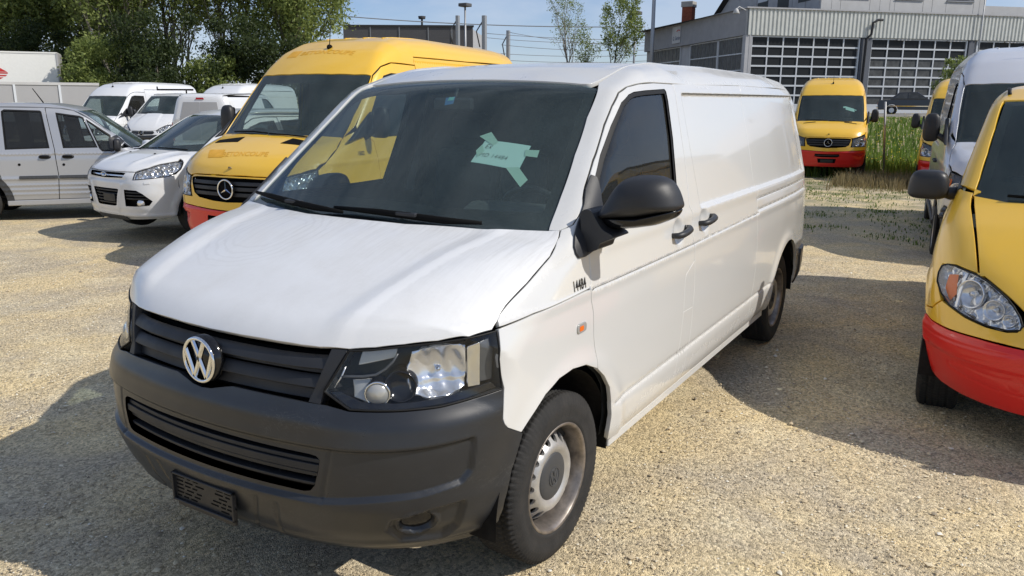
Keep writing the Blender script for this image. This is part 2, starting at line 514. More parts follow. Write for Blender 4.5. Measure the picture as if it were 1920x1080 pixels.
def sheet(body, ch, outline, holes=(), step=.03, grid=.03, offset=0., depth=.014, lip=0.0, sides=(1,), gap=.0042, shrink=True, ngrad=.004, post=None, rows=None):
    """a piece of bodywork: vertices, faces, normals for each requested side (+1 left, -1 mirrored)"""
    sc = chart_scale(ch)
    S = np.array(sc)
    def shr(p, d):
        return offset_poly(np.asarray(p, float) / 1.0 * (1 / S if ch[0] in ('front', 'roll') else 1), d) * (S if ch[0] in ('front', 'roll') else 1)
    inv = (1 / sc[0], 1 / sc[1])
    if shrink:
        outline = shr(outline, gap)
        holes = [shr(h, -gap * 0) for h in holes]
    UV, T, loops = tri_fill(outline, holes, step, grid, inv, rows)
    O, D, t1 = chart_rays(ch, UV)
    P, ok = body.cast(O, D, t1)
    N = body.normal(P, ngrad)
    # faces outward
    t = P[T]
    fn = np.cross(t[:, 1] - t[:, 0], t[:, 2] - t[:, 0])
    flip = (fn * N[T].mean(1)).sum(1) < 0
    T = T.copy()
    T[flip] = T[flip][:, ::-1]
    good = ok[T].all(1)
    T = T[good]
    P = P + N * offset
    if post is not None:
        P = P + N * post(UV * np.array(inv))[:, None]
        t = P[T]
        fn = np.cross(t[:, 1] - t[:, 0], t[:, 2] - t[:, 0])
        acc = np.zeros_like(P)
        for i in range(3):
            np.add.at(acc, T[:, i], fn)
        N = acc / np.maximum(np.linalg.norm(acc, axis=1), 1e-12)[:, None]
    V = [P]; NN = [N]; FF = [T]
    base = len(P)
    if depth:
        for L in loops:
            n = len(L)
            C = P[L]
            tan = np.roll(C, -1, 0) - np.roll(C, 1, 0)
            side = np.cross(tan, N[L])
            side /= np.maximum(np.linalg.norm(side, axis=1), 1e-9)[:, None]
            # outward direction: away from the sheet
            cen = C.mean(0)
            area = 0
            e = .002
            uvl = UV[L] * np.array(inv)
            a2 = np.sum(uvl[:, 0] * np.roll(uvl[:, 1], -1) - np.roll(uvl[:, 0], -1) * uvl[:, 1])
            hand = np.sum(np.cross(np.roll(C, -1, 0) - C, C - cen), 0)
            s = 1
            # test with the normal: loop direction
            nn = N[L].mean(0)
            orient = np.dot(np.sum(np.cross(C - cen, np.roll(C, -1, 0) - cen), 0), nn)
            s = 1 if orient > 0 else -1
            if L is not loops[0]:
                s = -s
            out = side * s
            r = .0025
            ring1 = C - N[L] * r + out * r
            ring2 = C - N[L] * depth + out * r
            b1, b2, b3 = base, base + n, base + 2 * n
            V += [C, ring1, ring2]
            n1 = N[L] * .45 + out * .9
            n1 /= np.linalg.norm(n1, axis=1)[:, None]
            NN += [N[L], out * .95 + N[L] * .2, out]
            i = np.arange(n); j = (i + 1) % n
            fwd = orient > 0 if L is loops[0] else orient < 0
            for p, q in ((b1, b2), (b2, b3)):
                A = np.stack([p + i, q + i, q + j], -1)
                B = np.stack([p + i, q + j, p + j], -1)
                if orient < 0:
                    A, B = A[:, ::-1], B[:, ::-1]
                g2 = ok[L] & ok[np.roll(L, -1)]
                FF += [A[g2], B[g2]]
            base += 3 * n
    V, NN, FF = np.concatenate(V), np.concatenate(NN), np.concatenate(FF)
    NN /= np.maximum(np.linalg.norm(NN, axis=1), 1e-9)[:, None]
    res = []
    for sd in sides:
        if sd == 1:
            res.append((V, FF, NN))
        else:
            m = np.array([1, -1, 1])
            res.append((V * m, FF[:, ::-1], NN * m))
    return res

def panel(body, name, ch, outline, mat, parent, **k):
    return [mesh_obj(name, V, F_, mat, parent, smooth=True, normals=N) for V, F_, N in sheet(body, ch, outline, **k)]

def lathe(prof, n=48, axis='y', caps=False):
    """revolve (radius, axial) pairs round the y axis; returns V, quads"""
    prof = np.array(prof, float)
    a = np.linspace(0, 2 * np.pi, n, endpoint=False)
    V = np.stack([np.outer(np.cos(a), prof[:, 0]), np.tile(prof[:, 1], (n, 1)), np.outer(np.sin(a), prof[:, 0])], -1)
    m = len(prof)
    i = np.arange(n)[:, None]; j = np.arange(m - 1)[None]
    A = i * m + j; B = ((i + 1) % n) * m + j
    Fq = np.stack([A, A + 1, B + 1, B], -1).reshape(-1, 4)
    return V.reshape(-1, 3), Fq

def tube(pts, r, n=8, closed=False, caps=True, squash=None):
    """round bar along points, r a number or one per point"""
    P = np.array(pts, float)
    m = len(P)
    r = np.broadcast_to(np.asarray(r, float), (m,))
    T = np.gradient(P, axis=0) if not closed else np.roll(P, -1, 0) - np.roll(P, 1, 0)
    T /= np.maximum(np.linalg.norm(T, axis=1), 1e-9)[:, None]
    up = np.array([0, 0, 1.0])
    if abs(T[0] @ up) > .9: up = np.array([1.0, 0, 0])
    V = []
    u = np.cross(T[0], up); u /= np.linalg.norm(u)
    for k in range(m):
        u = u - T[k] * (u @ T[k]); u /= max(np.linalg.norm(u), 1e-9)
        w = np.cross(T[k], u)
        a = np.linspace(0, 2 * np.pi, n, endpoint=False)
        sq = 1 if squash is None else squash
        V.append(P[k] + r[k] * (np.cos(a)[:, None] * u + sq * np.sin(a)[:, None] * w))
    V = np.concatenate(V)
    Fq = []
    for k in range(m if closed else m - 1):
        for i in range(n):
            j = (i + 1) % n
            k2 = (k + 1) % m
            Fq.append((k * n + i, k * n + j, k2 * n + j, k2 * n + i))
    if caps and not closed:
        Fq.append(tuple(range(n - 1, -1, -1)))
        Fq.append(tuple((m - 1) * n + i for i in range(n)))
    return V, Fq

class MB:
    """collects simple shapes into one mesh"""
    def __init__(s):
        s.V, s.F, s.n, s.S = [], [], 0, []
    def add(s, V, F_, smooth=False):
        V = np.asarray(V, float)
        s.V.append(V)
        for f in F_:
            s.F.append(tuple(int(i) + s.n for i in f))
            s.S.append(smooth)
        s.n += len(V)
        return s
    def box(s, lo, hi, bev=0.0, M=None):
        lo, hi = np.array(lo, float), np.array(hi, float)
        lo, hi = np.minimum(lo, hi), np.maximum(lo, hi)
        b = min(bev, *(abs(hi - lo) * .49)) if bev else 0
        if not b:
            V = np.array([(x, y, z) for x in (lo[0], hi[0]) for y in (lo[1], hi[1]) for z in (lo[2], hi[2])])
            F_ = [(0, 1, 3, 2), (4, 6, 7, 5), (0, 4, 5, 1), (2, 3, 7, 6), (0, 2, 6, 4), (1, 5, 7, 3)]
        else:
            V, F_ = [], []
            idx = {}
            for cx in (0, 1):
                for cy in (0, 1):
                    for cz in (0, 1):
                        c = np.array([(lo, hi)[cx][0], (lo, hi)[cy][1], (lo, hi)[cz][2]])
                        d = np.array([1 - 2 * cx, 1 - 2 * cy, 1 - 2 * cz]) * b
                        for ax in range(3):
                            p = c + d; p[ax] = c[ax]
                            idx[(cx, cy, cz, ax)] = len(V); V.append(p)
            for ax in range(3):
                o = [i for i in range(3) if i != ax]
                for sgn in (0, 1):
                    q = []
                    for (a, c) in ((0, 0), (1, 0), (1, 1), (0, 1)):
                        k = [0, 0, 0]; k[ax] = sgn; k[o[0]] = a; k[o[1]] = c
                        q.append(idx[tuple(k) + (ax,)])
                    F_.append(q)
                # edges parallel to ax
                for a in (0, 1):
                    for c in (0, 1):
                        k0 = [0, 0, 0]; k0[o[0]] = a; k0[o[1]] = c
                        k1 = list(k0); k1[ax] = 1
                        F_.append([idx[tuple(k0) + (o[0],)], idx[tuple(k1) + (o[0],)], idx[tuple(k1) + (o[1],)], idx[tuple(k0) + (o[1],)]])
            for cx in (0, 1):
                for cy in (0, 1):
                    for cz in (0, 1):
                        F_.append([idx[(cx, cy, cz, i)] for i in range(3)])
            V = np.array(V)
            cen = V.mean(0)
            G = []
            for f in F_:
                p = V[f]
                nn = np.cross(p[1] - p[0], p[2] - p[0])
                G.append(f if nn @ (p.mean(0) - cen) > 0 else f[::-1])
            F_ = G
        if M is not None:
            V = V @ np.array(M.to_3x3()).T + np.array(M.translation)
        return s.add(V, F_)
    def prism(s, poly, a, b, plane='xz'):
        """extrude a polygon between a and b along the axis left over"""
        n = len(poly)
        def p3(u, v, w):
            return {'xz': (u, w, v), 'xy': (u, v, w), 'yz': (w, u, v)}[plane]
        V = [p3(u, v, a) for u, v in poly] + [p3(u, v, b) for u, v in poly]
        F_ = [tuple(range(n)), tuple(range(2 * n - 1, n - 1, -1))] + [(i, i + n, (i + 1) % n + n, (i + 1) % n) for i in range(n)]
        V = np.array(V)
        # consistent outward faces
        pa = np.array(poly)
        ar = np.sum(pa[:, 0] * np.roll(pa[:, 1], -1) - np.roll(pa[:, 0], -1) * pa[:, 1])
        sg = (1 if ar > 0 else -1) * (1 if b > a else -1) * (-1 if plane == 'xz' else 1)
        if sg > 0:
            F_ = [f[::-1] for f in F_]
        return s.add(V, F_)
    def tube(s, pts, r, n=8, **k):
        return s.add(*tube(pts, r, n, **k), smooth=True)
    def lathe(s, prof, n=32, M=None):
        V, F_ = lathe(prof, n)
        if M is not None:
            V = V @ np.array(M.to_3x3()).T + np.array(M.translation)
        return s.add(V, F_, smooth=True)
    def build(s, name, mat, parent=None, sm=None):
        if not s.V:
            return None
        sm_ = s.S if sm is None else sm
        return mesh_obj(name, np.concatenate(s.V), s.F, mat, parent, smooth=sm_)

def thing(name, label, cat, loc=(0, 0, 0), rz=0., group=None):
    o = bpy.data.objects.new(name, None)
    o.empty_display_size = .2
    link(o)
    o.location = loc
    o.rotation_euler = (0, 0, rz)
    tag(o, label, cat, group)
    return o

def tag(o, label=None, cat=None, group=None, kind=None):
    if label: o['label'] = label
    if cat: o['category'] = cat
    if group: o['group'] = group
    if kind: o['kind'] = kind
    return o

def copy_tree(o, parent=None):
    c = o.copy()
    COL.objects.link(c)
    if parent is not None:
        c.parent = parent
    for ch in list(o.children):
        copy_tree(ch, c)
    return c

def bevel(o, w, seg=2, angle=40):
    m = o.modifiers.new('b', 'BEVEL')
    m.width = w; m.segments = seg; m.limit_method = 'ANGLE'; m.angle_limit = math.radians(angle)
    return o
# ---------------------------------------------------------------- materials
MATS = {}
def nodes(name):
    m = bpy.data.materials.new(name)
    m.use_nodes = True
    t = m.node_tree
    b = t.nodes['Principled BSDF']
    return m, t, b

def N(t, typ, **kw):
    n = t.nodes.new(typ)
    for k, v in kw.items():
        if k in n.inputs.keys() if hasattr(n.inputs, 'keys') else False:
            n.inputs[k].default_value = v
        else:
            setattr(n, k, v)
    return n

def noise_node(t, scale, detail=4, rough=.5, vec=None, dist=0.):
    n = t.nodes.new('ShaderNodeTexNoise')
    n.inputs['Scale'].default_value = scale; n.inputs['Detail'].default_value = detail
    n.inputs['Roughness'].default_value = rough; n.inputs['Distortion'].default_value = dist
    if vec is not None: t.links.new(vec, n.inputs['Vector'])
    return n

def ramp(t, src, stops):
    r = t.nodes.new('ShaderNodeValToRGB')
    e = r.color_ramp.elements
    while len(e) < len(stops): e.new(.5)
    for q, (p, c) in zip(e, stops):
        q.position = p
        q.color = (c, c, c, 1) if isinstance(c, (int, float)) else (*c, 1)
    t.links.new(src, r.inputs['Fac'])
    return r

def mix(t, fac, a, b, mode='MIX'):
    m = t.nodes.new('ShaderNodeMix'); m.data_type = 'RGBA'; m.blend_type = mode
    for key, v in (('Factor', fac), ('A', a), ('B', b)):
        i = m.inputs[key]
        if hasattr(v, 'links') or hasattr(v, 'is_linked'): t.links.new(v, i)
        elif isinstance(v, (int, float)) and key == 'Factor': i.default_value = v
        else: i.default_value = (*v, 1) if len(v) == 3 else v
    return m.outputs['Result']

def objvec(t, scale=(1, 1, 1)):
    c = t.nodes.new('ShaderNodeTexCoord')
    m = t.nodes.new('ShaderNodeMapping'); m.inputs['Scale'].default_value = scale
    t.links.new(c.outputs['Object'], m.inputs['Vector'])
    return m.outputs['Vector']

def bump_to(t, b, h, strength=.2, dist=.01):
    n = t.nodes.new('ShaderNodeBump')
    n.inputs['Strength'].default_value = strength; n.inputs['Distance'].default_value = dist
    t.links.new(h, n.inputs['Height']); t.links.new(n.outputs['Normal'], b.inputs['Normal'])

def simple(name, col, rough=.5, metal=0., coat=0., spec=.5, var=.0, vscale=8., bump_=0., bscale=200.):
    m, t, b = nodes(name)
    b.inputs['Base Color'].default_value = (*col, 1)
    b.inputs['Roughness'].default_value = rough
    b.inputs['Metallic'].default_value = metal
    b.inputs['Coat Weight'].default_value = coat
    b.inputs['Coat Roughness'].default_value = .04
    b.inputs['Specular IOR Level'].default_value = spec
    v = objvec(t)
    if var:
        n = noise_node(t, vscale, 6, .6, v)
        r = ramp(t, n.outputs['Fac'], [(.3, 1 - var), (.7, 1 + var * .4)])
        t.links.new(mix(t, 1., col, r.outputs['Color'], 'MULTIPLY'), b.inputs['Base Color'])
        r2 = ramp(t, n.outputs['Fac'], [(.3, min(1, rough * 1.25)), (.7, rough * .85)])
        t.links.new(r2.outputs['Color'], b.inputs['Roughness'])
    if bump_:
        n2 = noise_node(t, bscale, 3, .5, v)
        bump_to(t, b, n2.outputs['Fac'], bump_, .002)
    MATS[name] = m
    return m

def paint(name, col, dirt=.3, dirtcol=(.32, .28, .22), rough=.28, coat=.8, streak=.5, flake=0.):
    """car paint with road film near the ground, dust on upward faces and faint run marks"""
    m, t, b = nodes(name)
    L = t.links.new
    c = t.nodes.new('ShaderNodeTexCoord')
    g = t.nodes.new('ShaderNodeNewGeometry')
    sx = t.nodes.new('ShaderNodeSeparateXYZ'); L(c.outputs['Object'], sx.inputs[0])
    sn = t.nodes.new('ShaderNodeSeparateXYZ'); L(g.outputs['Normal'], sn.inputs[0])
    n1 = noise_node(t, 5, 8, .65, c.outputs['Object'])
    mp = t.nodes.new('ShaderNodeMapping'); mp.inputs['Scale'].default_value = (30, 30, 1.6); L(c.outputs['Object'], mp.inputs['Vector'])
    n2 = noise_node(t, 1.0, 4, .6, mp.outputs['Vector'])
    n3 = noise_node(t, 90, 3, .6, c.outputs['Object'])
    # low road film
    lo = t.nodes.new('ShaderNodeMapRange'); lo.inputs['From Min'].default_value = .62; lo.inputs['From Max'].default_value = .25
    L(sx.outputs['Z'], lo.inputs['Value'])
    lo2 = t.nodes.new('ShaderNodeMath'); lo2.operation = 'MULTIPLY'; L(lo.outputs[0], lo2.inputs[0]); L(n1.outputs['Fac'], lo2.inputs[1])
    up = t.nodes.new('ShaderNodeMapRange'); up.inputs['From Min'].default_value = .25; up.inputs['From Max'].default_value = 1.0
    L(sn.outputs['Z'], up.inputs['Value'])
    r1 = ramp(t, n1.outputs['Fac'], [(.35, .25), (.68, 1.0)])
    up2 = t.nodes.new('ShaderNodeMath'); up2.operation = 'MULTIPLY'; L(up.outputs[0], up2.inputs[0]); L(r1.outputs['Color'], up2.inputs[1])
    r2 = ramp(t, n2.outputs['Fac'], [(.45, 0.), (.75, .35)])
    s2 = t.nodes.new('ShaderNodeMath'); s2.operation = 'MULTIPLY'; s2.inputs[1].default_value = streak; L(r2.outputs['Color'], s2.inputs[0])
    a1 = t.nodes.new('ShaderNodeMath'); a1.operation = 'ADD'; L(lo2.outputs[0], a1.inputs[0]); L(up2.outputs[0], a1.inputs[1])
    a2 = t.nodes.new('ShaderNodeMath'); a2.operation = 'ADD'; L(a1.outputs[0], a2.inputs[0]); L(s2.outputs[0], a2.inputs[1])
    a3 = t.nodes.new('ShaderNodeMath'); a3.operation = 'MULTIPLY'; a3.inputs[1].default_value = dirt; a3.use_clamp = True; L(a2.outputs[0], a3.inputs[0])
    r3 = ramp(t, n3.outputs['Fac'], [(.3, .75), (.7, 1.0)])
    a4 = t.nodes.new('ShaderNodeMath'); a4.operation = 'MULTIPLY'; L(a3.outputs[0], a4.inputs[0]); L(r3.outputs['Color'], a4.inputs[1])
    L(mix(t, a4.outputs[0], col, dirtcol), b.inputs['Base Color'])
    rr = t.nodes.new('ShaderNodeMapRange'); rr.inputs['To Min'].default_value = rough; rr.inputs['To Max'].default_value = .6
    L(a4.outputs[0], rr.inputs['Value']); rr.inputs['From Max'].default_value = .45
    L(rr.outputs[0], b.inputs['Roughness'])
    cw = t.nodes.new('ShaderNodeMapRange'); cw.inputs['To Min'].default_value = coat; cw.inputs['To Max'].default_value = 0.05
    cw.inputs['From Max'].default_value = .35
    L(a4.outputs[0], cw.inputs['Value']); L(cw.outputs[0], b.inputs['Coat Weight'])
    b.inputs['Coat Roughness'].default_value = .05
    b.inputs['Metallic'].default_value = flake
    MATS[name] = m
    return m

def bonnet_dust(m):
    """wiping rings, run marks and one paler band on a dusty bonnet"""
    t = m.node_tree; b = t.nodes['Principled BSDF']; L = t.links.new
    c = t.nodes.new('ShaderNodeTexCoord')
    base = b.inputs['Base Color'].links[0].from_socket
    # run marks along the slope
    mp = t.nodes.new('ShaderNodeMapping'); mp.inputs['Scale'].default_value = (4, 60, 1); mp.inputs['Rotation'].default_value = (0, 0, .25); L(c.outputs['Object'], mp.inputs['Vector'])
    n = noise_node(t, 1.2, 6, .7, mp.outputs['Vector'], .3)
    r = ramp(t, n.outputs['Fac'], [(.42, .0), (.66, .30)])
    sx = t.nodes.new('ShaderNodeSeparateXYZ'); L(c.outputs['Object'], sx.inputs[0])
    back = t.nodes.new('ShaderNodeMapRange'); back.inputs['From Min'].default_value = .62; back.inputs['From Max'].default_value = .05; L(sx.outputs['X'], back.inputs['Value'])
    k = t.nodes.new('ShaderNodeMath'); k.operation = 'MULTIPLY'; L(r.outputs[0], k.inputs[0]); L(back.outputs[0], k.inputs[1])
    # wiping rings
    m2 = t.nodes.new('ShaderNodeMapping'); m2.inputs['Location'].default_value = (-.30, .28, 0); L(c.outputs['Object'], m2.inputs['Vector'])
    wv = t.nodes.new('ShaderNodeTexWave'); wv.wave_type = 'RINGS'; wv.rings_direction = 'Z'; wv.inputs['Scale'].default_value = 8; wv.inputs['Distortion'].default_value = 7; wv.inputs['Detail'].default_value = 3; L(m2.outputs['Vector'], wv.inputs['Vector'])
    ln = t.nodes.new('ShaderNodeVectorMath'); ln.operation = 'LENGTH'
    m3 = t.nodes.new('ShaderNodeMapping'); m3.inputs['Location'].default_value = (-.30, .28, 0); m3.inputs['Scale'].default_value = (1, 1, 0); L(c.outputs['Object'], m3.inputs['Vector']); L(m3.outputs['Vector'], ln.inputs[0])
    rr = ramp(t, ln.outputs['Value'], [(.10, 0.), (.16, 1.), (.27, .9), (.33, 0.)])
    rw = ramp(t, wv.outputs['Fac'], [(.62, 0.), (.9, .12)])
    k2 = t.nodes.new('ShaderNodeMath'); k2.operation = 'MULTIPLY'; L(rr.outputs[0], k2.inputs[0]); L(rw.outputs[0], k2.inputs[1])
    s = t.nodes.new('ShaderNodeMath'); s.operation = 'ADD'; L(k.outputs[0], s.inputs[0]); L(k2.outputs[0], s.inputs[1])
    c1 = mix(t, s.outputs[0], base, (.36, .35, .33))
    # paler band
    yb = t.nodes.new('ShaderNodeMath'); yb.operation = 'MULTIPLY_ADD'; yb.inputs[1].default_value = .16; L(sx.outputs['X'], yb.inputs[0]); L(sx.outputs['Y'], yb.inputs[2])
    nb = noise_node(t, 30, 4, .6, c.outputs['Object'])
    yn = t.nodes.new('ShaderNodeMath'); yn.operation = 'MULTIPLY_ADD'; yn.inputs[1].default_value = .03; L(nb.outputs['Fac'], yn.inputs[0]); L(yb.outputs[0], yn.inputs[2])
    rb_ = ramp(t, yn.outputs[0], [(.640, 0.), (.652, .55), (.69, .55), (.702, 0.)])
    L(mix(t, rb_.outputs[0], c1, (.80, .80, .79)), b.inputs['Base Color'])

def glass(name, tint=(.55, .62, .60), dust=.06, rough=.02, dustcol=(.55, .55, .5), ior=1.5):
    m = bpy.data.materials.new(name); m.use_nodes = True
    t = m.node_tree; t.nodes.clear(); L = t.links.new
    o = t.nodes.new('ShaderNodeOutputMaterial')
    tr = t.nodes.new('ShaderNodeBsdfTransparent'); tr.inputs['Color'].default_value = (*tint, 1)
    gl = t.nodes.new('ShaderNodeBsdfGlossy'); gl.inputs['Roughness'].default_value = rough
    fr = t.nodes.new('ShaderNodeFresnel')
    gg = t.nodes.new('ShaderNodeNewGeometry'); ir = t.nodes.new('ShaderNodeMapRange')
    ir.inputs['To Min'].default_value = ior; ir.inputs['To Max'].default_value = 1 / ior
    L(gg.outputs['Backfacing'], ir.inputs['Value']); L(ir.outputs[0], fr.inputs['IOR'])
    a = t.nodes.new('ShaderNodeMixShader'); L(fr.outputs[0], a.inputs[0]); L(tr.outputs[0], a.inputs[1]); L(gl.outputs[0], a.inputs[2])
    df = t.nodes.new('ShaderNodeBsdfDiffuse'); df.inputs['Color'].default_value = (*dustcol, 1)
    c = t.nodes.new('ShaderNodeTexCoord')
    n = noise_node(t, 2.2, 8, .6, c.outputs['Object'])
    n2 = noise_node(t, 160, 2, .6, c.outputs['Object'])
    r = ramp(t, n.outputs['Fac'], [(.3, dust * .7), (.75, dust * 1.3)])
    r2 = ramp(t, n2.outputs['Fac'], [(.4, .8), (.7, 1.3)])
    mm = t.nodes.new('ShaderNodeMath'); mm.operation = 'MULTIPLY'; L(r.outputs[0], mm.inputs[0]); L(r2.outputs[0], mm.inputs[1])
    b2 = t.nodes.new('ShaderNodeMixShader'); L(mm.outputs[0], b2.inputs[0]); L(a.outputs[0], b2.inputs[1]); L(df.outputs[0], b2.inputs[2])
    L(b2.outputs[0], o.inputs['Surface'])
    MATS[name] = m
    return m

M = MATS
paint('white_paint', (.62, .62, .605), dirt=.30, dirtcol=(.36, .34, .30), rough=.22, streak=.06)
paint('bonnet_paint', (.74, .745, .745), dirt=.42, dirtcol=(.40, .39, .37), rough=.25, streak=0, coat=.6)
bonnet_dust(MATS['bonnet_paint'])
paint('white_paint_clean', (.70, .71, .72), streak=.1, dirt=.15, dirtcol=(.4, .38, .34))
paint('silver_paint', (.42, .43, .45), dirt=.16, flake=.35, rough=.32)
paint('pale_silver_paint', (.66, .67, .70), dirt=.10, flake=.2, rough=.30)
paint('yellow_paint', (.84, .50, .035), dirt=.20, dirtcol=(.45, .34, .16))
paint('red_paint', (.68, .014, .010), dirt=.10, dirtcol=(.26, .10, .07), rough=.35, coat=.4)
paint('black_paint', (.012, .012, .014), dirt=.1)
simple('faded_yellow', (.70, .36, .02), .5, var=.2)
simple('black_plastic', (.022, .023, .026), .46, spec=.45, var=.22, vscale=5, bump_=.15, bscale=500)
simple('bumper_plastic', (.017, .019, .023), .32, spec=.6, var=.3, vscale=4, bump_=.10, bscale=600)
simple('gloss_black', (.008, .008, .009), .12, spec=.5)
simple('gap_black', (.006, .006, .006), .8, spec=.1)
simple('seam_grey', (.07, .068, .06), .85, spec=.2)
simple('liner_black', (.012, .011, .010), .85, spec=.2, var=.4, vscale=20)
simple('trim_dark', (.018, .020, .022), .7, spec=.3, var=.2)
simple('dash_grey', (.055, .060, .062), .75, spec=.3, var=.1)
simple('seat_fabric', (.035, .037, .042), .9, spec=.2, var=.2)
simple('chrome', (.78, .79, .80), .07, metal=1)
simple('reflector', (.80, .81, .83), .22, metal=.75)
simple('steel_rim', (.50, .49, .47), .38, metal=.55, var=.25, vscale=9)
simple('rusty_steel', (.30, .265, .235), .42, metal=.75, var=.6, vscale=14)
simple('hub_plastic', (.05, .052, .055), .5, spec=.4)
simple('amber', (.75, .16, .02), .15)
simple('amber_bulb', (.85, .42, .06), .2)
simple('red_lens', (.35, .01, .01), .15)
simple('ribbed_clear', (.42, .42, .40), .22, metal=.3)
simple('lamp_grey', (.10, .105, .11), .3, metal=.3)
simple('mint_paper', (.58, .84, .76), .8, spec=.2)
simple('ink', (.06, .06, .05), .7)
simple('sticker_black', (.012, .012, .012), .5)
simple('sticker_blue', (.05, .18, .38), .4)
simple('sticker_green', (.2, .55, .5), .4)
simple('rubber_seal', (.010, .010, .010), .6, spec=.3)
glass('windscreen', (.60, .70, .68), dust=.065, dustcol=(.40, .54, .54))  # dust tinted teal so its haze also paints the reflected sky
glass('side_glass', (.55, .62, .62), dust=.03)
glass('dark_glass', (.16, .18, .19), dust=.03)
glass('lamp_lens', (.93, .94, .95), dust=.012, ior=1.45)

def rubber(name):
    m, t, b = nodes(name)
    v = objvec(t)
    n = noise_node(t, 12, 6, .7, v)
    r = ramp(t, n.outputs['Fac'], [(.35, (.011, .011, .011)), (.75, (.030, .028, .026))])
    t.links.new(r.outputs['Color'], b.inputs['Base Color'])
    b.inputs['Roughness'].default_value = .82
    n2 = noise_node(t, 180, 3, .5, v)
    bump_to(t, b, n2.outputs['Fac'], .3, .003)
    M[name] = m
rubber('tyre_rubber')

def scuffs(m):
    """pale scrapes and faded patches on dark bumper plastic"""
    t = m.node_tree; b = t.nodes['Principled BSDF']; L = t.links.new
    base = b.inputs['Base Color'].links[0].from_socket
    v = objvec(t, (1, 1, 2.2))
    n1 = noise_node(t, 7, 8, .62, v, 3.0); n2 = noise_node(t, 2.2, 4, .6, v)
    r1 = ramp(t, n1.outputs['Fac'], [(.495, 0.), (.505, .8), (.515, 0.)])
    r2 = ramp(t, n2.outputs['Fac'], [(.50, 0.), (.62, 1.)])
    k = t.nodes.new('ShaderNodeMath'); k.operation = 'MULTIPLY'; L(r1.outputs[0], k.inputs[0]); L(r2.outputs[0], k.inputs[1])
    r3 = ramp(t, n2.outputs['Fac'], [(.35, .0), (.7, .10)])
    k2 = t.nodes.new('ShaderNodeMath'); k2.operation = 'ADD'; L(k.outputs[0], k2.inputs[0]); L(r3.outputs[0], k2.inputs[1])
    k3 = t.nodes.new('ShaderNodeMath'); k3.operation = 'MULTIPLY'; k3.inputs[1].default_value = .5; L(k2.outputs[0], k3.inputs[0])
    L(mix(t, k3.outputs[0], base, (.16, .16, .155)), b.inputs['Base Color'])
scuffs(M['bumper_plastic'])
# ---------------------------------------------------------------- wheels and other shared vehicle parts
def tyre_mesh(R=.336, W=.205, rb=.212, n=264, tread=True):
    h = W / 2
    prof = [(rb, -h * .80), (rb + .012, -h * .93), (R - .075, -h * 1.03), (R - .045, -h * 1.02), (R - .018, -h * .93), (R - .006, -h * .84)]
    # tread band, with four lengthwise grooves
    xs = np.linspace(-h * .80, h * .80, 33)
    for x in xs:
        q = x / h
        g = min(abs(q - c) for c in (-.48, -.16, .16, .48))
        prof.append((R - .002 * q * q - (.0075 if g < .035 and tread else 0), x))
    prof += [(R - .006, h * .84), (R - .018, h * .93), (R - .045, h * 1.02), (R - .052, h * 1.035), (R - .075, h * 1.03), (rb + .022, h * .97), (rb + .016, h * .99), (rb + .004, h * .93), (rb - .006, h * .80)]
    V, Fq = lathe(prof, n)
    if tread:
        m = len(prof)
        r = np.hypot(V[:, 0], V[:, 2]); a = np.arctan2(V[:, 2], V[:, 0])
        seg = (np.arange(len(V)) // m)
        q = V[:, 1] / h
        on = (r > R - .022)
        ph = (seg + np.round(np.abs(q) * 5)) % 3
        cut = on & (ph == 0) & (np.abs(q) > .18)
        cut |= on & ((seg + 1) % 3 == 0) & (np.abs(q) <= .14)
        dr = np.where(cut, -.0095, 0)
        # worn lettering bands on the sidewall
        sw = (q > .9) & (r > R - .08) & (r < R - .046) & (((seg // 3) % 11) < 4) & (seg % 2 == 0)
        V[:, 1] += np.where(sw, -.0016, 0)
        V[:, 0] += dr * np.cos(a); V[:, 2] += dr * np.sin(a)
    return V, Fq

def circle(cx, cy, r, n=20):
    return np.array([(cx + r * math.cos(t), cy + r * math.sin(t)) for t in np.linspace(0, 2 * np.pi, n, endpoint=False)])

def steel_disc(R=.192, nh=18, rh=.0165, rc=.156, y0=.045):
    out = circle(0, 0, R, 90)
    holes = []
    for t in np.linspace(0, 2 * np.pi, nh, endpoint=False):
        e = circle(0, 0, rh, 14) * [1.25, 1.0]
        holes.append(np.stack([rc * math.cos(t) + e[:, 0] * math.cos(t) - e[:, 1] * math.sin(t), rc * math.sin(t) + e[:, 0] * math.sin(t) + e[:, 1] * math.cos(t)], -1))
    P, T, loops = tri_fill(out, holes, .012, .011, (1, 1))
    r = np.hypot(P[:, 0], P[:, 1])
    f = curve([(0, .010), (.085, .010), (.100, .020), (.116, .028), (.130, .026), (.142, .014), (.170, -.012), (.182, -.030), (.193, -.052)], .006)
    V = np.stack([P[:, 0], y0 + f(r), P[:, 1]], -1)
    t = V[T]
    nn = np.cross(t[:, 1] - t[:, 0], t[:, 2] - t[:, 0])[:, 1]
    T = T.copy(); T[nn < 0] = T[nn < 0][:, ::-1]
    # hole walls
    VV = [V]; FF = [tuple(x) for x in T]; base = len(V)
    for L in loops[1:]:
        C = V[L]; n = len(L)
        VV += [C, C - [0, .012, 0]]
        for i in range(n):
            j = (i + 1) % n
            FF.append((base + i, base + j, base + n + j, base + n + i))
        base += 2 * n
    return np.concatenate(VV), FF

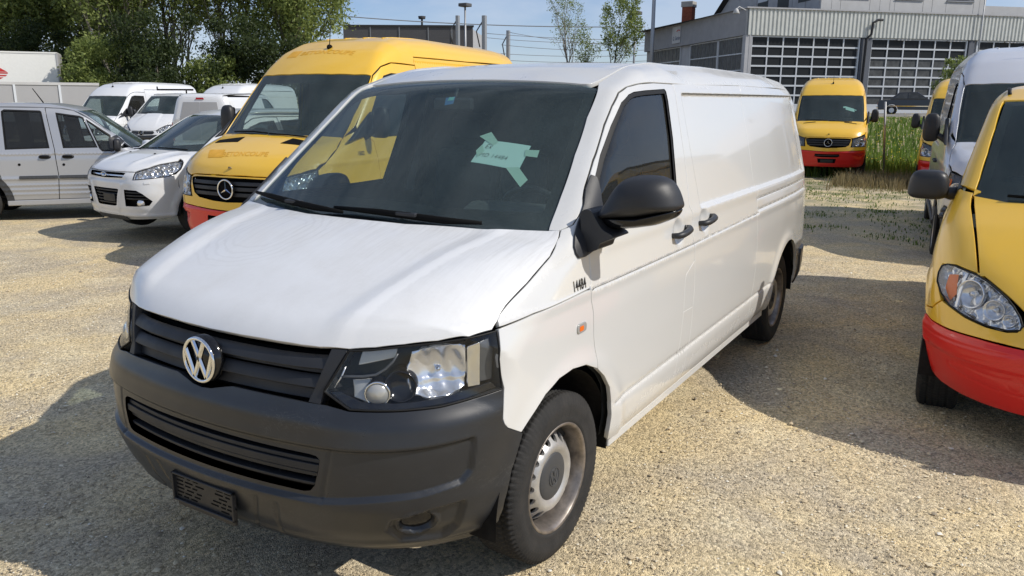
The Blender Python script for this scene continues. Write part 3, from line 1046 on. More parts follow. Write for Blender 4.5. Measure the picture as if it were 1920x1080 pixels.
WCACHE = {}
def wheel(parent, x, y, z=None, side=1, R=.336, W=.205, style='steel', rim='steel_rim', steer=0., cap='hub_plastic', detail=True, rb=.212, spin=0.):
    key = (R, W, style, rim, cap, detail, rb)
    if key not in WCACHE:
        V, Fq = tyre_mesh(R, W, rb, 264 if detail else 72, detail)
        ty = mesh_obj('wheel', V, Fq, M['tyre_rubber'], smooth=True)
        h = W / 2
        k = rb / .212
        b = MB()
        # rim barrel and lip
        b.lathe([(rb - .004, h * .80), (rb + .006, h * .86), (rb + .008, h * .93), (rb + .002, h * .97), (rb - .008, h * .90), (rb - .012, h * .74), (rb - .018, h * .60), (rb - .020, h * .30), (rb - .036, -h * .9)], 72)
        ob = b.build('rim', M['rusty_steel' if style == 'steel' and rim == 'steel_rim' and detail else rim], ty)
        if style == 'steel':
            V, F_ = steel_disc(R=.192 * k, nh=18, rh=.0165 * k, rc=.156 * k, y0=h * .50) if detail else (None, None)
            if V is None:
                b = MB().lathe([(.001, h * .55), (.06, h * .55), (.085 * k, h * .70), (.11 * k, h * .75), (.13 * k, h * .6), (.178 * k, h * .2)], 40)
                b.build('rim_disc', M[rim], ty)
                hb = MB()
                for t in np.linspace(0, 2 * np.pi, 14, endpoint=False):
                    c = Matrix.Translation((.148 * k * math.cos(t), h * .50, .148 * k * math.sin(t)))
                    hb.lathe([(.0001, .012), (.013, .011), (.014, -.01)], 8, c)
                hb.build('rim_hole', M['gap_black'], ty)
            else:
                mesh_obj('rim_disc', V, F_, M[rim], ty, smooth=True)
            b = MB().lathe([(.0005, h * .45 + .030), (.030, h * .45 + .031), (.060, h * .45 + .029), (.088, h * .45 + .026), (.096, h * .45 + .020), (.097, h * .45 + .004)], 48)
            if detail:
                # moulded ring, letter strokes and the small vents on the cap
                b.add(*tube([(.036 * math.cos(t), h * .45 + .031, .036 * math.sin(t)) for t in np.linspace(0, 2 * np.pi, 32, endpoint=False)], .0022, 6, closed=True), smooth=True)
                yy = h * .45 + .0315
                for a_ in ([(-.011, .031), (0, .004), (.011, .031)], [(-.028, .018), (-.013, -.028), (0, -.004), (.013, -.028), (.028, .018)]):
                    b.tube([(u, yy, v) for u, v in a_], .002, 5)
            hc = b.build('hub_cap', M[cap], ty)
            if detail:
                d = MB()
                for t in np.linspace(0, 2 * np.pi, 10, endpoint=False):
                    d.lathe([(.0001, .0008), (.0026, .0004)], 6, Matrix.Translation((.062 * math.cos(t), h * .45 + .0275, .062 * math.sin(t))))
                d.build('cap_vent', M['gap_black'], ty)
        else:
            b = MB()
            for t in np.linspace(0, 2 * np.pi, 5, endpoint=False):
                for q in (-.12, .12):
                    p0 = (.03 * math.cos(t), h * .62, .03 * math.sin(t))
                    p1 = ((rb - .02) * math.cos(t + q), h * .72, (rb - .02) * math.sin(t + q))
                    b.tube([p0, p1], [.020, .012], 6)
            b.lathe([(.0005, h * .75), (.05, h * .72), (.06, h * .4)], 24)
            b.build('rim_disc', M[rim], ty)
            MB().lathe([(.001, -.02), (rb - .03, -.02)], 24).build('brake_disc', M['liner_black'], ty)
        WCACHE[key] = ty
        src, first = ty, True
    else:
        src, first = WCACHE[key], False
    o = src if first else copy_tree(src)
    o.parent = parent
    o.location = (x, y, R - .004 if z is None else z)
    o.rotation_euler = (0, 0, steer + (0 if side > 0 else math.pi))
    return o

def wheel_well(parent, x, y, R=.40, depth=.42, z=.335, side=1):
    """dark half-drum above a wheel"""
    a = np.radians(np.linspace(-4, 184, 25))
    V, F_ = [], []
    y0, y1 = (y, y - depth * side)
    for t in a:
        V += [(x + R * math.cos(t), y0, z + R * math.sin(t)), (x + R * math.cos(t), y1, z + R * math.sin(t))]
    V += [(x, y1, z)]
    n = len(a)
    for i in range(n - 1):
        F_.append((2 * i, 2 * i + 1, 2 * i + 3, 2 * i + 2))
        F_.append((2 * i + 1, 2 * n, 2 * i + 3))
    return mesh_obj('wheel_arch_liner', V, F_, M['liner_black'], parent, smooth=True)

def on_surface(body, ch, V, F_, off=.0012):
    """lay flat 2D geometry (u, v in chart units) on the body"""
    uv = np.asarray([(v[0], v[1]) for v in V], float)
    return surf(body, ch, uv, off), F_

def text_geo(s, size=1., shear=0., bold=0., space=1.):
    cu = bpy.data.curves.new('lettering', 'FONT')
    cu.body = s; cu.size = size; cu.shear = shear; cu.offset = bold; cu.space_character = space
    cu.resolution_u = 3
    o = bpy.data.objects.new('lettering', cu)
    COL.objects.link(o)
    dg = bpy.context.evaluated_depsgraph_get()
    dg.update()
    me = bpy.data.meshes.new_from_object(o.evaluated_get(dg))
    bm = bmesh.new(); bm.from_mesh(me)
    bmesh.ops.triangulate(bm, faces=bm.faces)
    V = np.array([tuple(v.co) for v in bm.verts]) if len(bm.verts) else np.zeros((0, 3))
    F_ = [tuple(v.index for v in f.verts) for f in bm.faces]
    bm.free()
    bpy.data.meshes.remove(me)
    bpy.data.objects.remove(o); bpy.data.curves.remove(cu)
    return V, F_

def lettering(body, ch, s, at_, size, mat, parent, name='lettering', uvx=(1, 0), uvy=(0, 1), off=.0015, bold=0., shear=0., wide=1., max_edge=None, space=1.):
    """text laid on the body: at_ = chart point of the text's lower left corner, uvx/uvy = chart step per metre of text"""
    V, F_ = text_geo(s, 1., shear, bold, space)
    if not len(V): return None
    U = np.array(at_)[None] + V[:, :1] * size * wide * np.array(uvx)[None] + V[:, 1:2] * size * np.array(uvy)[None]
    P, _ = on_surface(body, ch, U, F_, off)
    return mesh_obj(name, P, F_, mat, parent)

def super_blob(cx, cy, cz, rx, ry, rz, p=2.6, n=28, m=18, fn=None):
    """rounded box-like shell; fn may bend the points"""
    V, F_ = [], []
    def sg(v, e): return math.copysign(abs(v) ** e, v)
    for j in range(m + 1):
        ph = -math.pi / 2 + math.pi * j / m
        for i in range(n):
            th = 2 * math.pi * i / n
            e = 2 / p
            V.append((rx * sg(math.cos(ph), e) * sg(math.cos(th), e), ry * sg(math.cos(ph), e) * sg(math.sin(th), e), rz * sg(math.sin(ph), e)))
    V = np.array(V)
    if fn is not None: V = fn(V)
    V = V + np.array([cx, cy, cz])
    for j in range(m):
        for i in range(n):
            k = (i + 1) % n
            F_.append((j * n + i, j * n + k, (j + 1) * n + k, (j + 1) * n + i))
    return V, F_
# ---------------------------------------------------------------- ground
CF = Vector((math.cos(math.radians(211.36)), math.sin(math.radians(211.36)), 0))   # level direction of view
CR = Vector((CF.y, -CF.x, 0))
def far(fwd, lat, z=0.):
    """a place so many metres ahead of and to the right of where the photographer stood"""
    p = CAM + CF * fwd + CR * lat
    return Vector((p.x, p.y, z))

def gz(x, y):
    x, y = np.asarray(x, float), np.asarray(y, float)
    z = -.014 * np.clip(-x - 3, 0, 18) - .025 * np.clip(-y - 1.5, 0, 4) - .030 * np.clip(y - 1.7, 0, 1.6) * np.clip((-x) / 2.5, 0, 1)
    # bank up to the road beyond the yard
    fwd = (x - CAM.x) * CF.x + (y - CAM.y) * CF.y
    lat = (x - CAM.x) * CR.x + (y - CAM.y) * CR.y
    f0 = 23 + .12 * lat
    k = sstep(0, 1, (fwd - f0) / 19.) * sstep(-8, 2, lat)
    return z * (1 - k) + .86 * k

def build_ground():
    def axis(c):
        near = np.arange(c - 9, c + 9, .2)
        mid = np.concatenate([c - 9 - np.cumsum(np.linspace(.25, 1.6, 60)), c + 9 + np.cumsum(np.linspace(.25, 1.6, 60))])
        e = np.concatenate([[c - v for v in (80, 110, 160, 300, 700, 1500, 2600)], [c + v for v in (80, 110, 160, 300, 700, 1500, 2600)]])
        return np.unique(np.round(np.concatenate([near, mid, e]), 3))
    X, Y = axis(-1.), axis(0.)
    gx, gy = np.meshgrid(X, Y, indexing='ij')
    z = gz(gx, gy)
    rng = np.random.default_rng(5)
    def bumps(s, a):
        ph = rng.uniform(0, 6.28, 6); k = rng.normal(0, 1, (6, 2)); k /= np.linalg.norm(k, axis=1)[:, None]
        return a * sum(np.sin((gx * k[i, 0] + gy * k[i, 1]) * 6.28 / s * (1 + .2 * i) + ph[i]) for i in range(6)) / 3
    near_car = (np.abs(gy) < 1.3) & (gx < 1.2) & (gx > -4.8)
    z = z + (bumps(2.6, .006) + bumps(.9, .003)) * np.where(np.hypot(gx, gy) < 60, 1, 0) * np.where(near_car, .3, 1) - .004
    n, m = len(X), len(Y)
    i, j = np.meshgrid(np.arange(n - 1), np.arange(m - 1), indexing='ij')
    A = i * m + j
    F_ = np.stack([A, A + m, A + m + 1, A + 1], -1).reshape(-1, 4)
    g, t, b = nodes('gravel_ground')
    L = t.links.new
    c = t.nodes.new('ShaderNodeTexCoord'); v = c.outputs['Object']
    big = noise_node(t, 1.1, 8, .62, v, .5)
    mid = noise_node(t, 2.6, 6, .6, v)
    fine = noise_node(t, 38, 5, .65, v)
    vo = t.nodes.new('ShaderNodeTexVoronoi'); vo.inputs['Scale'].default_value = 80; L(v, vo.inputs['Vector'])
    vo2 = t.nodes.new('ShaderNodeTexVoronoi'); vo2.inputs['Scale'].default_value = 210; L(v, vo2.inputs['Vector'])
    tan, grey, pale, dark = (.69, .55, .315), (.50, .425, .305), (.80, .70, .475), (.15, .13, .10)
    f1 = ramp(t, big.outputs['Fac'], [(.40, 0.), (.60, 1.)])
    c1 = mix(t, f1.outputs['Color'], grey, tan)
    f2 = ramp(t, mid.outputs['Fac'], [(.48, 0.), (.74, .55)])
    c2 = mix(t, f2.outputs['Color'], c1, pale)
    # each little stone its own tone
    hs = t.nodes.new('ShaderNodeSeparateColor'); L(vo.outputs['Color'], hs.inputs[0])
    f3 = ramp(t, hs.outputs[0], [(0., .60), (.5, 1.), (1., 1.32)])
    c3 = mix(t, 1., c2, f3.outputs['Color'], 'MULTIPLY')
    hs2 = t.nodes.new('ShaderNodeSeparateColor'); L(vo2.outputs['Color'], hs2.inputs[0])
    f4 = ramp(t, hs2.outputs[0], [(0., .8), (1., 1.2)])
    c4 = mix(t, 1., c3, f4.outputs['Color'], 'MULTIPLY')
    f5 = ramp(t, fine.outputs['Fac'], [(.28, .7), (.40, 0.)])
    c5 = mix(t, f5.outputs['Color'], c4, dark)
    # moss and thin grass well back in the yard
    sx = t.nodes.new('ShaderNodeSeparateXYZ'); L(v, sx.inputs[0])
    mr = t.nodes.new('ShaderNodeMapRange'); mr.inputs['From Min'].default_value = -8.5; mr.inputs['From Max'].default_value = -17; L(sx.outputs['X'], mr.inputs['Value'])
    f6 = ramp(t, mid.outputs['Fac'], [(.42, 0.), (.62, .85)])
    mm = t.nodes.new('ShaderNodeMath'); mm.operation = 'MULTIPLY'; L(mr.outputs[0], mm.inputs[0]); L(f6.outputs['Color'], mm.inputs[1])
    c6 = mix(t, mm.outputs[0], c5, (.075, .095, .03))
    L(c6, b.inputs['Base Color'])
    b.inputs['Roughness'].default_value = .92
    b.inputs['Specular IOR Level'].default_value = .25
    h = mix(t, .5, vo.outputs['Distance'], fine.outputs['Fac'])
    h2 = mix(t, .35, h, vo2.outputs['Distance'])
    inv = t.nodes.new('ShaderNodeInvert'); L(h2, inv.inputs['Color'])
    bump_to(t, b, inv.outputs[0], .9, .012)
    o = mesh_obj('ground', np.stack([gx, gy, z], -1).reshape(-1, 3), F_, g, smooth=True)
    tag(o, 'beige and grey gravel yard with patches of moss and loose stones', kind='structure')

    # loose stones: pale, grey and brown chips, thick near the camera
    m, t, b = nodes('loose_stone')
    gi = t.nodes.new('ShaderNodeNewGeometry')
    r = ramp(t, gi.outputs['Random Per Island'], [(0., (.20, .17, .13)), (.15, (.40, .33, .23)), (.5, (.62, .50, .31)), (.78, (.72, .61, .41)), (.95, (.80, .72, .54)), (1., (.82, .79, .70))])
    t.links.new(r.outputs['Color'], b.inputs['Base Color']); b.inputs['Roughness'].default_value = .85
    rng = np.random.default_rng(9)
    N_ = 85000
    fw = .9 + 8.5 * rng.random(N_) ** 1.35
    la = (rng.random(N_) - .5) * 2 * (fw * .72 + .3)
    px = CAM.x + CF.x * fw + CR.x * la; py = CAM.y + CF.y * fw + CR.y * la
    size = .0018 + .0034 * rng.random(N_) ** 2.2 + .0010 * fw * .35
    bigs = rng.random(N_) < .012
    size[bigs] = rng.uniform(.008, .014, bigs.sum())
    keep = ~((np.abs(py) < .8) & (px < .5) & (px > -4.4))
    px, py, size = px[keep], py[keep], size[keep]
    K = len(px)
    octv = np.array([(1, 0, 0), (0, 1, 0), (-1, 0, 0), (0, -1, 0), (0, 0, .75), (0, 0, -.5)], float)
    octf = np.array([(0, 1, 4), (1, 2, 4), (2, 3, 4), (3, 0, 4)])
    V = octv[None] * (1 + .45 * rng.normal(0, 1, (K, 6, 1)).clip(-1, 1)) * size[:, None, None]
    a = rng.random(K) * 6.28
    ca, sa = np.cos(a)[:, None], np.sin(a)[:, None]
    st = rng.uniform(.7, 1.5, (K, 1))
    x_, y_ = V[:, :, 0] * st, V[:, :, 1]
    V = np.stack([x_ * ca - y_ * sa + px[:, None], x_ * sa + y_ * ca + py[:, None], V[:, :, 2] + (gz(px, py) + size * .25)[:, None]], -1)
    F2 = (octf[None] + (np.arange(K) * 6)[:, None, None]).reshape(-1, 3)
    s = mesh_obj('loose_gravel', V.reshape(-1, 3), F2, m)
    tag(s, 'loose pale and brown gravel chips scattered over the yard', 'gravel', kind='stuff')

build_ground()

def grass_mat(name, base, tip):
    m, t, b = nodes(name)
    gi = t.nodes.new('ShaderNodeNewGeometry')
    r = ramp(t, gi.outputs['Random Per Island'], [(0., base), (.6, tuple((p + q) / 2 for p, q in zip(base, tip))), (1., tip)])
    t.links.new(r.outputs['Color'], b.inputs['Base Color']); b.inputs['Roughness'].default_value = .6
    b.inputs['Subsurface Weight'].default_value = 0.
    tr = t.nodes.new('ShaderNodeBsdfTranslucent'); t.links.new(r.outputs['Color'], tr.inputs['Color'])
    mx_ = t.nodes.new('ShaderNodeMixShader'); mx_.inputs[0].default_value = .5
    t.links.new(b.outputs[0], mx_.inputs[1]); t.links.new(tr.outputs[0], mx_.inputs[2])
    t.links.new(mx_.outputs[0], t.nodes['Material Output'].inputs['Surface'])
    M[name] = m
grass_mat('grass_green', (.06, .12, .018), (.20, .29, .05))
grass_mat('grass_dry', (.17, .13, .06), (.34, .28, .14))
grass_mat('leaf_fresh', (.11, .155, .035), (.34, .40, .12))
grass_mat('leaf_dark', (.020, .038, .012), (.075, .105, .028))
simple('flower_yellow', (.65, .50, .03), .6)
simple('bark', (.10, .085, .065), .9, var=.4, vscale=12)
simple('bark_pale', (.26, .235, .195), .9, var=.35, vscale=12)

def blades(name, px, py, h, mat, label, cat='grass', wid=.012, lean=.4, seed=1, z=None):
    rng = np.random.default_rng(seed)
    K = len(px)
    a = rng.random(K) * 6.28
    dx, dy = np.cos(a), np.sin(a)
    zz = gz(px, py) - .01 if z is None else z
    l = lean * h * rng.random(K)
    b = rng.random(K) * 6.28
    w2 = wid * rng.uniform(.5, 1.2, K)
    P = np.stack([np.stack([px - dx * w2, py - dy * w2, zz], -1), np.stack([px + dx * w2, py + dy * w2, zz], -1),
                  np.stack([px + .35 * l * np.cos(b) + dx * w2 * .7, py + .35 * l * np.sin(b) + dy * w2 * .7, zz + h * .6], -1),
                  np.stack([px + .35 * l * np.cos(b) - dx * w2 * .7, py + .35 * l * np.sin(b) - dy * w2 * .7, zz + h * .6], -1),
                  np.stack([px + l * np.cos(b), py + l * np.sin(b), zz + h], -1)], 1)
    i = (np.arange(K) * 5)[:, None]
    F_ = np.concatenate([i + [0, 1, 2], i + [0, 2, 3], i + [3, 2, 4]])
    o = mesh_obj(name, P.reshape(-1, 3), F_.astype(np.int32), M[mat])
    tag(o, label, cat, kind='stuff')
    return o

def build_grass():
    rng = np.random.default_rng(21)
    K = 46000
    fw = rng.uniform(21.5, 47, K); la = rng.uniform(5.0, 40, K) * (fw / 40 + .15)
    px = CAM.x + CF.x * fw + CR.x * la; py = CAM.y + CF.y * fw + CR.y * la
    blades('tall_grass', px, py, rng.uniform(.12, .50, K) * np.clip((44.5 - fw) / 7, .12, 1), 'grass_green', 'tall green grass growing on the bank up to the road', seed=2, wid=.022)
    K = 1500
    fw = rng.uniform(22, 44, K); la = rng.uniform(7, 30, K)
    fx, fy = CAM.x + CF.x * fw + CR.x * la, CAM.y + CF.y * fw + CR.y * la
    zz = gz(fx, fy) + rng.uniform(.2, .42, K)
    r = .022
    V = np.stack([np.stack([fx + r * math.cos(a), fy + r * math.sin(a), zz + .01 * (k % 2)], -1) for k, a in enumerate(np.linspace(0, 2 * np.pi, 6, endpoint=False))] + [np.stack([fx, fy, zz + .02], -1)], 1)
    F_ = np.concatenate([(np.arange(K) * 7)[:, None] + [k, (k + 1) % 6, 6] for k in range(6)]).astype(np.int32)
    tag(mesh_obj('dandelion_flowers', V.reshape(-1, 3), F_, M['flower_yellow']), 'small yellow dandelion flowers dotted through the bank grass', 'flowers', kind='stuff')
    # thin tufts on the gravel near the back vans
    K = 5200
    cx = rng.uniform(-20.5, -8.8, 240); cy = rng.uniform(-3.0, 2.2, 240)
    pick = rng.integers(0, 240, K)
    px, py = cx[pick] + rng.normal(0, .16, K), cy[pick] + rng.normal(0, .16, K)
    blades('yard_weeds', px, py, rng.uniform(.015, .06, K), 'grass_green', 'low weeds growing through the gravel between the parked vans', 'weeds', wid=.010, seed=3)
    K = 6500
    px = -18.3 + rng.normal(0, .8, K) - .3; py = rng.uniform(-1.2, 2.4, K)
    blades('dry_grass', px, py, rng.uniform(.06, .34, K), 'grass_dry', 'dry straw coloured grass at the foot of the bank', wid=.010, seed=4, lean=.7)
build_grass()

# road on the bank
rm, rt_, rb_ = nodes('asphalt')
n_ = noise_node(rt_, 40, 5, .6, objvec(rt_)); r_ = ramp(rt_, n_.outputs['Fac'], [(.3, (.16, .155, .15)), (.7, (.24, .235, .225))])
rt_.links.new(r_.outputs['Color'], rb_.inputs['Base Color']); rb_.inputs['Roughness'].default_value = .9
M['asphalt'] = rm
def strip(name, pts, mat, label=None, kind='structure'):
    o = mesh_obj(name, pts, [(0, 1, 2, 3)], M[mat])
    tag(o, label, kind=kind)
    return o
strip('road', [far(45.3, -2, .905), far(50.5, 60, .905), far(80, 60, .905), far(80, -2, .905)], 'asphalt', 'grey asphalt apron in front of the workshop')
simple('concrete', (.38, .37, .35), .85, var=.15, vscale=3)
kb = MB(); a, b = far(45.0, -2, 0), far(50.2, 60, 0)
d = (b - a).normalized(); n2 = Vector((-d.y, d.x, 0)) * .07
kb.add([a - n2 + Vector((0, 0, .80)), b - n2 + Vector((0, 0, .80)), b + n2 + Vector((0, 0, .80)), a + n2 + Vector((0, 0, .80)), a - n2 + Vector((0, 0, 1.0)), b - n2 + Vector((0, 0, 1.0)), b + n2 + Vector((0, 0, 1.0)), a + n2 + Vector((0, 0, 1.0))], [(0, 1, 5, 4), (1, 2, 6, 5), (2, 3, 7, 6), (3, 0, 4, 7), (4, 5, 6, 7)])
tag(kb.build('kerb', M['concrete']), 'pale concrete kerb along the top of the grass bank', kind='structure')
# ---------------------------------------------------------------- workshop and what stands behind the yard
simple('wall_grey', (.40, .40, .41), .6, var=.10, vscale=2)
simple('wall_light', (.50, .50, .495), .6, var=.10, vscale=1.5)
simple('profiled_sheet', (.60, .61, .57), .5, var=.12, vscale=2)
simple('shade_grey', (.10, .11, .13), .6)
simple('door_frame_alu', (.58, .60, .62), .4, metal=.2)
simple('pane_dark', (.022, .024, .026), .35, spec=.15)
simple('pane_dusty', (.085, .088, .088), .35, spec=.3, var=.5, vscale=3)
simple('roof_dark', (.03, .03, .032), .8)
simple('brick_red', (.30, .085, .045), .85, var=.35, vscale=9)
simple('shutter', (.62, .65, .68), .5)
simple('dark_cladding', (.085, .085, .09), .7, var=.1)
simple('galvanised', (.33, .34, .35), .45, metal=.5)
simple('trailer_grey', (.36, .36, .365), .5, var=.06, vscale=.8)
simple('trailer_white', (.80, .80, .76), .45, var=.04)
simple('sign_red', (.55, .03, .03), .5)
simple('sign_navy', (.03, .05, .12), .5)

class Wall:
    """local frame of a facade: u metres along it, w metres out of it, z up"""
    def __init__(s, o, u):
        s.o = o; s.u = u.normalized(); s.n = Vector((s.u.y, -s.u.x, 0))
        if s.n.dot(CAM - o) < 0: s.n = -s.n
    def p(s, u, w, z): return s.o + s.u * u + s.n * w + Vector((0, 0, z))
    def box(s, mb, u0, u1, w0, w1, z0, z1):
        V = [s.p(u, w, z) for u in (u0, u1) for w in (w0, w1) for z in (z0, z1)]
        return mb.add(V, [(0, 1, 3, 2), (4, 6, 7, 5), (0, 4, 5, 1), (2, 3, 7, 6), (0, 2, 6, 4), (1, 5, 7, 3)])

def workshop():
    C0 = far(55, 15.4); R0 = far(60.3, 38.8); L0 = far(75.2, 11.95)
    A = Wall(C0, R0 - C0); B_ = Wall(C0, L0 - C0)
    gb = .90
    t = thing('workshop', 'long grey workshop with ribbed sheet fascia and big glazed sectional doors', 'building', (0, 0, 0))
    LA, LB = 46., 20.6
    zt, zf = 7.62, 5.95      # fascia top and bottom
    def part(name, mat, f, parent=t):
        mb = MB(); f(mb); return mb.build(name, M[mat], parent)
    part('wall', 'wall_grey', lambda m: (A.box(m, 0, LA, -.45, -.25, gb, zf), B_.box(m, 0, LB, -.45, -.25, gb, zf)))
    part('flat_roof', 'roof_dark', lambda m: m.add([A.p(-.1, .1, zt + .02), A.p(LA, .1, zt + .02), A.p(LA, -20, zt + .02), A.p(0, -20, zt + .02)], [(0, 1, 2, 3)]))
    # ribbed fascia: one sheet per side, its folds modelled
    def ribs(W, L_, pitch, flat=False):
        V, F_ = [], []
        u = 0.; n = int(L_ / pitch)
        prof = [(0, 0), (.28, 0), (.36, .06), (.80, .06), (.88, 0)]
        for k in range(n):
            for a, w in prof:
                V += [W.p((k + a) * pitch, w, zf), W.p((k + a) * pitch, w, zt)]
        for k in range(len(V) // 2 - 1): F_.append((2 * k, 2 * k + 1, 2 * k + 3, 2 * k + 2))
        return V, F_
    part('fascia', 'profiled_sheet', lambda m: m.add(*ribs(A, LA, .30)))
    part('fascia', 'wall_grey', lambda m: m.add(*ribs(B_, LB, .12)))
    part('fascia_backing', 'shade_grey', lambda m: (A.box(m, 0, LA, -.25, -.02, zf, zt), B_.box(m, 0, LB, -.25, -.02, zf, zt)))
    part('roof_edge', 'wall_grey', lambda m: (A.box(m, -.12, LA, -.1, .14, zt, zt + .09), B_.box(m, -.12, LB, -.1, .14, zt, zt + .09)))
    # sectional doors
    def door(W, u0, u1, cols, rows, z0, z1, dusty=0):
        d = part('sectional_door', 'door_frame_alu', lambda m: (W.box(m, u0 - .12, u0, -.3, -.12, z0, z1), W.box(m, u1, u1 + .12, -.3, -.12, z0, z1), W.box(m, u0, u1, -.3, -.14, z0, z0 + .55), W.box(m, u0, u1, -.3, -.14, z1 - .05, z1)))
        zz = z0 + .55; hz = (z1 - .05 - zz) / rows; wu = (u1 - u0) / cols
        for r in range(rows + 1):
            part('door_rail', 'door_frame_alu', lambda m: W.box(m, u0, u1, -.24, -.13, zz + r * hz - .055, zz + r * hz + .055), d)
        for c in range(1, cols):
            part('door_stile', 'door_frame_alu', lambda m: W.box(m, u0 + c * wu - .045, u0 + c * wu + .045, -.24, -.135, zz, z1), d)
        pd = None
        for r in range(rows):
            for c in range(cols):
                mt = 'pane_dusty' if (r < rows - 2 and dusty) else 'pane_dark'
                part('pane', mt, lambda m: m.add([W.p(u0 + c * wu + .04, -.20, zz + r * hz + .05), W.p(u0 + (c + 1) * wu - .04, -.20, zz + r * hz + .05), W.p(u0 + (c + 1) * wu - .04, -.20 , zz + (r + 1) * hz - .05), W.p(u0 + c * wu + .04, -.20, zz + (r + 1) * hz - .05)], [(0, 1, 2, 3)]), d)
    door(A, .55, 8.55, 7, 7, gb, zf, 0)
    door(A, 9.6, 17.2, 6, 7, gb, zf, 1)
    door(A, 18.2, 26.2, 6, 7, gb, zf, 1)
    door(A, 27.2, 34.5, 6, 7, gb, zf, 0)
    for u in (0.0, 8.72, 9.1, 17.38, 26.4):
        part('door_post', 'shade_grey', lambda m: A.box(m, u, u + (.42 if u else .42), -.28, -.04, gb, zf))
    # side windows in mullioned bands
    for (u0, u1, cols) in ((.35, 4.7, 6), (4.95, 10.0, 7), (12.2, 19.2, 8)):
        d = part('side_glazing', 'door_frame_alu', lambda m: (B_.box(m, u0 - .1, u0, -.3, -.16, gb + .6, zf - .02), B_.box(m, u1, u1 + .1, -.3, -.16, gb + .6, zf - .02), B_.box(m, u0 - .1, u1 + .1, -.3, -.16, gb + .5, gb + .62)))
        H = (zf - gb - .7) / 4
        for r in range(5):
            part('glazing_bar', 'door_frame_alu', lambda m: B_.box(m, u0, u1, -.26, -.17, gb + .65 + r * H - .04, gb + .65 + r * H + .04), d)
        for r in range(4):
            for c in range(cols):
                wu = (u1 - u0) / cols
                part('pane', 'pane_dusty', lambda m: m.add([B_.p(u0 + c * wu + .05, -.22, gb + .68 + r * H), B_.p(u0 + (c + 1) * wu - .05, -.22, gb + .68 + r * H), B_.p(u0 + (c + 1) * wu - .05, -.22, gb + .62 + (r + 1) * H), B_.p(u0 + c * wu + .05, -.22, gb + .62 + (r + 1) * H)], [(0, 1, 2, 3)]), d)
    part('corner_post', 'wall_grey', lambda m: A.box(m, -.02, .40, -.30, .0, gb, zf))
    # name board and lamp on the side fascia
    sb = part('name_board', 'wall_light', lambda m: B_.box(m, 11.6, 13.4, .07, .12, zf + .25, zt - .12))
    V, F_ = text_geo('G. Gerber', .42, .2, .01)
    if len(V):
        V = [B_.p(13.25 - v[0] * .95, .125, zf + .50 + v[1]) for v in V]
        mesh_obj('board_lettering', V, F_, M['sign_navy'], sb)
    MB().add(*tube([B_.p(12.0 + .35 * math.cos(q), .13, zf + 1.10 + .14 * math.sin(q)) for q in np.linspace(.3, 2.6, 9)], .035, 5), smooth=True).build('board_mark', M['sign_red'], sb)
    lp = MB().tube([A.p(-.2, .1, zt - .15), A.p(-.9, .5, zt + .02), A.p(-1.2, .7, zt - .15)], .03, 6)
    lp.lathe([(.01, -.0), (.10, -.05), (.22, -.32), (.20, -.34)], 16, Matrix.Translation(A.p(-1.2, .7, zt - .10)) @ Matrix.Rotation(math.pi / 2, 4, 'X'))
    lp.build('yard_lamp', M['wall_light'], t)
    # black stove pipe on the front
    MB().tube([A.p(8.95, .05, gb), A.p(8.95, .12, zf - .1), A.p(9.2, .25, zf + .2), A.p(9.25, .25, zf + .95), A.p(9.6, .3, zf + 1.15), A.p(9.95, .3, zf + 1.15)], .085, 8).build('stove_pipe', M['roof_dark'], t)
    MB().tube([A.p(17.9, .3, gb), A.p(17.9, .3, zt + 2.5)], .04, 6).build('lightning_rod', M['galvanised'], t)
    for u in (11.5, 15.6, 20.4):
        part('tube_light', 'wall_light', lambda m: A.box(m, u, u + 1.1, -.12, -.02, zf - .12, zf - .05))
    # upper storey, set back; its end wall carries the sloping roof edge
    hi = 13.5
    u0, u1, wb_ = 6.3, 19.7, -1.6
    up = part('upper_wall', 'wall_light', lambda m: A.box(m, u0, u1, wb_ - .3, wb_, zt, hi))
    # vertical boards of the cladding
    u = u0 + .02; k = 0
    rr = random.Random(4)
    wins = [(7.9, 10.1), (12.2, 14.4), (16.4, 18.6)]
    edges = [u0 + .02, 7.15, 7.85, 10.15, 10.95, 11.75, 12.15, 14.45, 15.2, 16.35, 18.65, 19.15, u1]
    for a, b in zip(edges[:-1], edges[1:]):
        isw = any(abs(a - w0 + .05) < .02 for w0, w1 in wins)
        if isw:
            part('cladding_board', 'wall_light', lambda m: A.box(m, a + .015, b - .015, wb_, wb_ + .03, zt + .1, zt + 1.05), up)
            wn = part('window', 'shade_grey', lambda m: A.box(m, a + .05, b - .05, wb_, wb_ + .015, zt + 1.1, hi))
            for q in range(9):
                part('shutter_slat', 'shutter', lambda m: A.box(m, a + .08, b - .30, wb_ + .02, wb_ + .05, zt + 1.22 + q * .22, zt + 1.41 + q * .22), wn)
            part('sill', 'galvanised', lambda m: A.box(m, a, b, wb_, wb_ + .12, zt + 1.06, zt + 1.12), wn)
        else:
            part('cladding_board', 'wall_light', lambda m: A.box(m, a + .015, b - .015, wb_, wb_ + .03 + rr.uniform(0, .004), zt + .1, hi), up)
    E0 = Wall(A.p(u0, wb_, 0), B_.u)
    part('end_wall', 'wall_grey', lambda m: m.add([E0.p(0, 0, zt), E0.p(19, 0, zt), E0.p(19, 0, zt + .2), E0.p(0, 0, zt + 11.5)], [(0, 1, 2, 3)]), up)
    for k in range(7):
        part('cladding_board', 'wall_grey', lambda m: E0.box(m, .1 + k * 1.9, .1 + k * 1.9 + 1.8, 0, .03, zt, zt + 8.8 - k * 1.25), up)
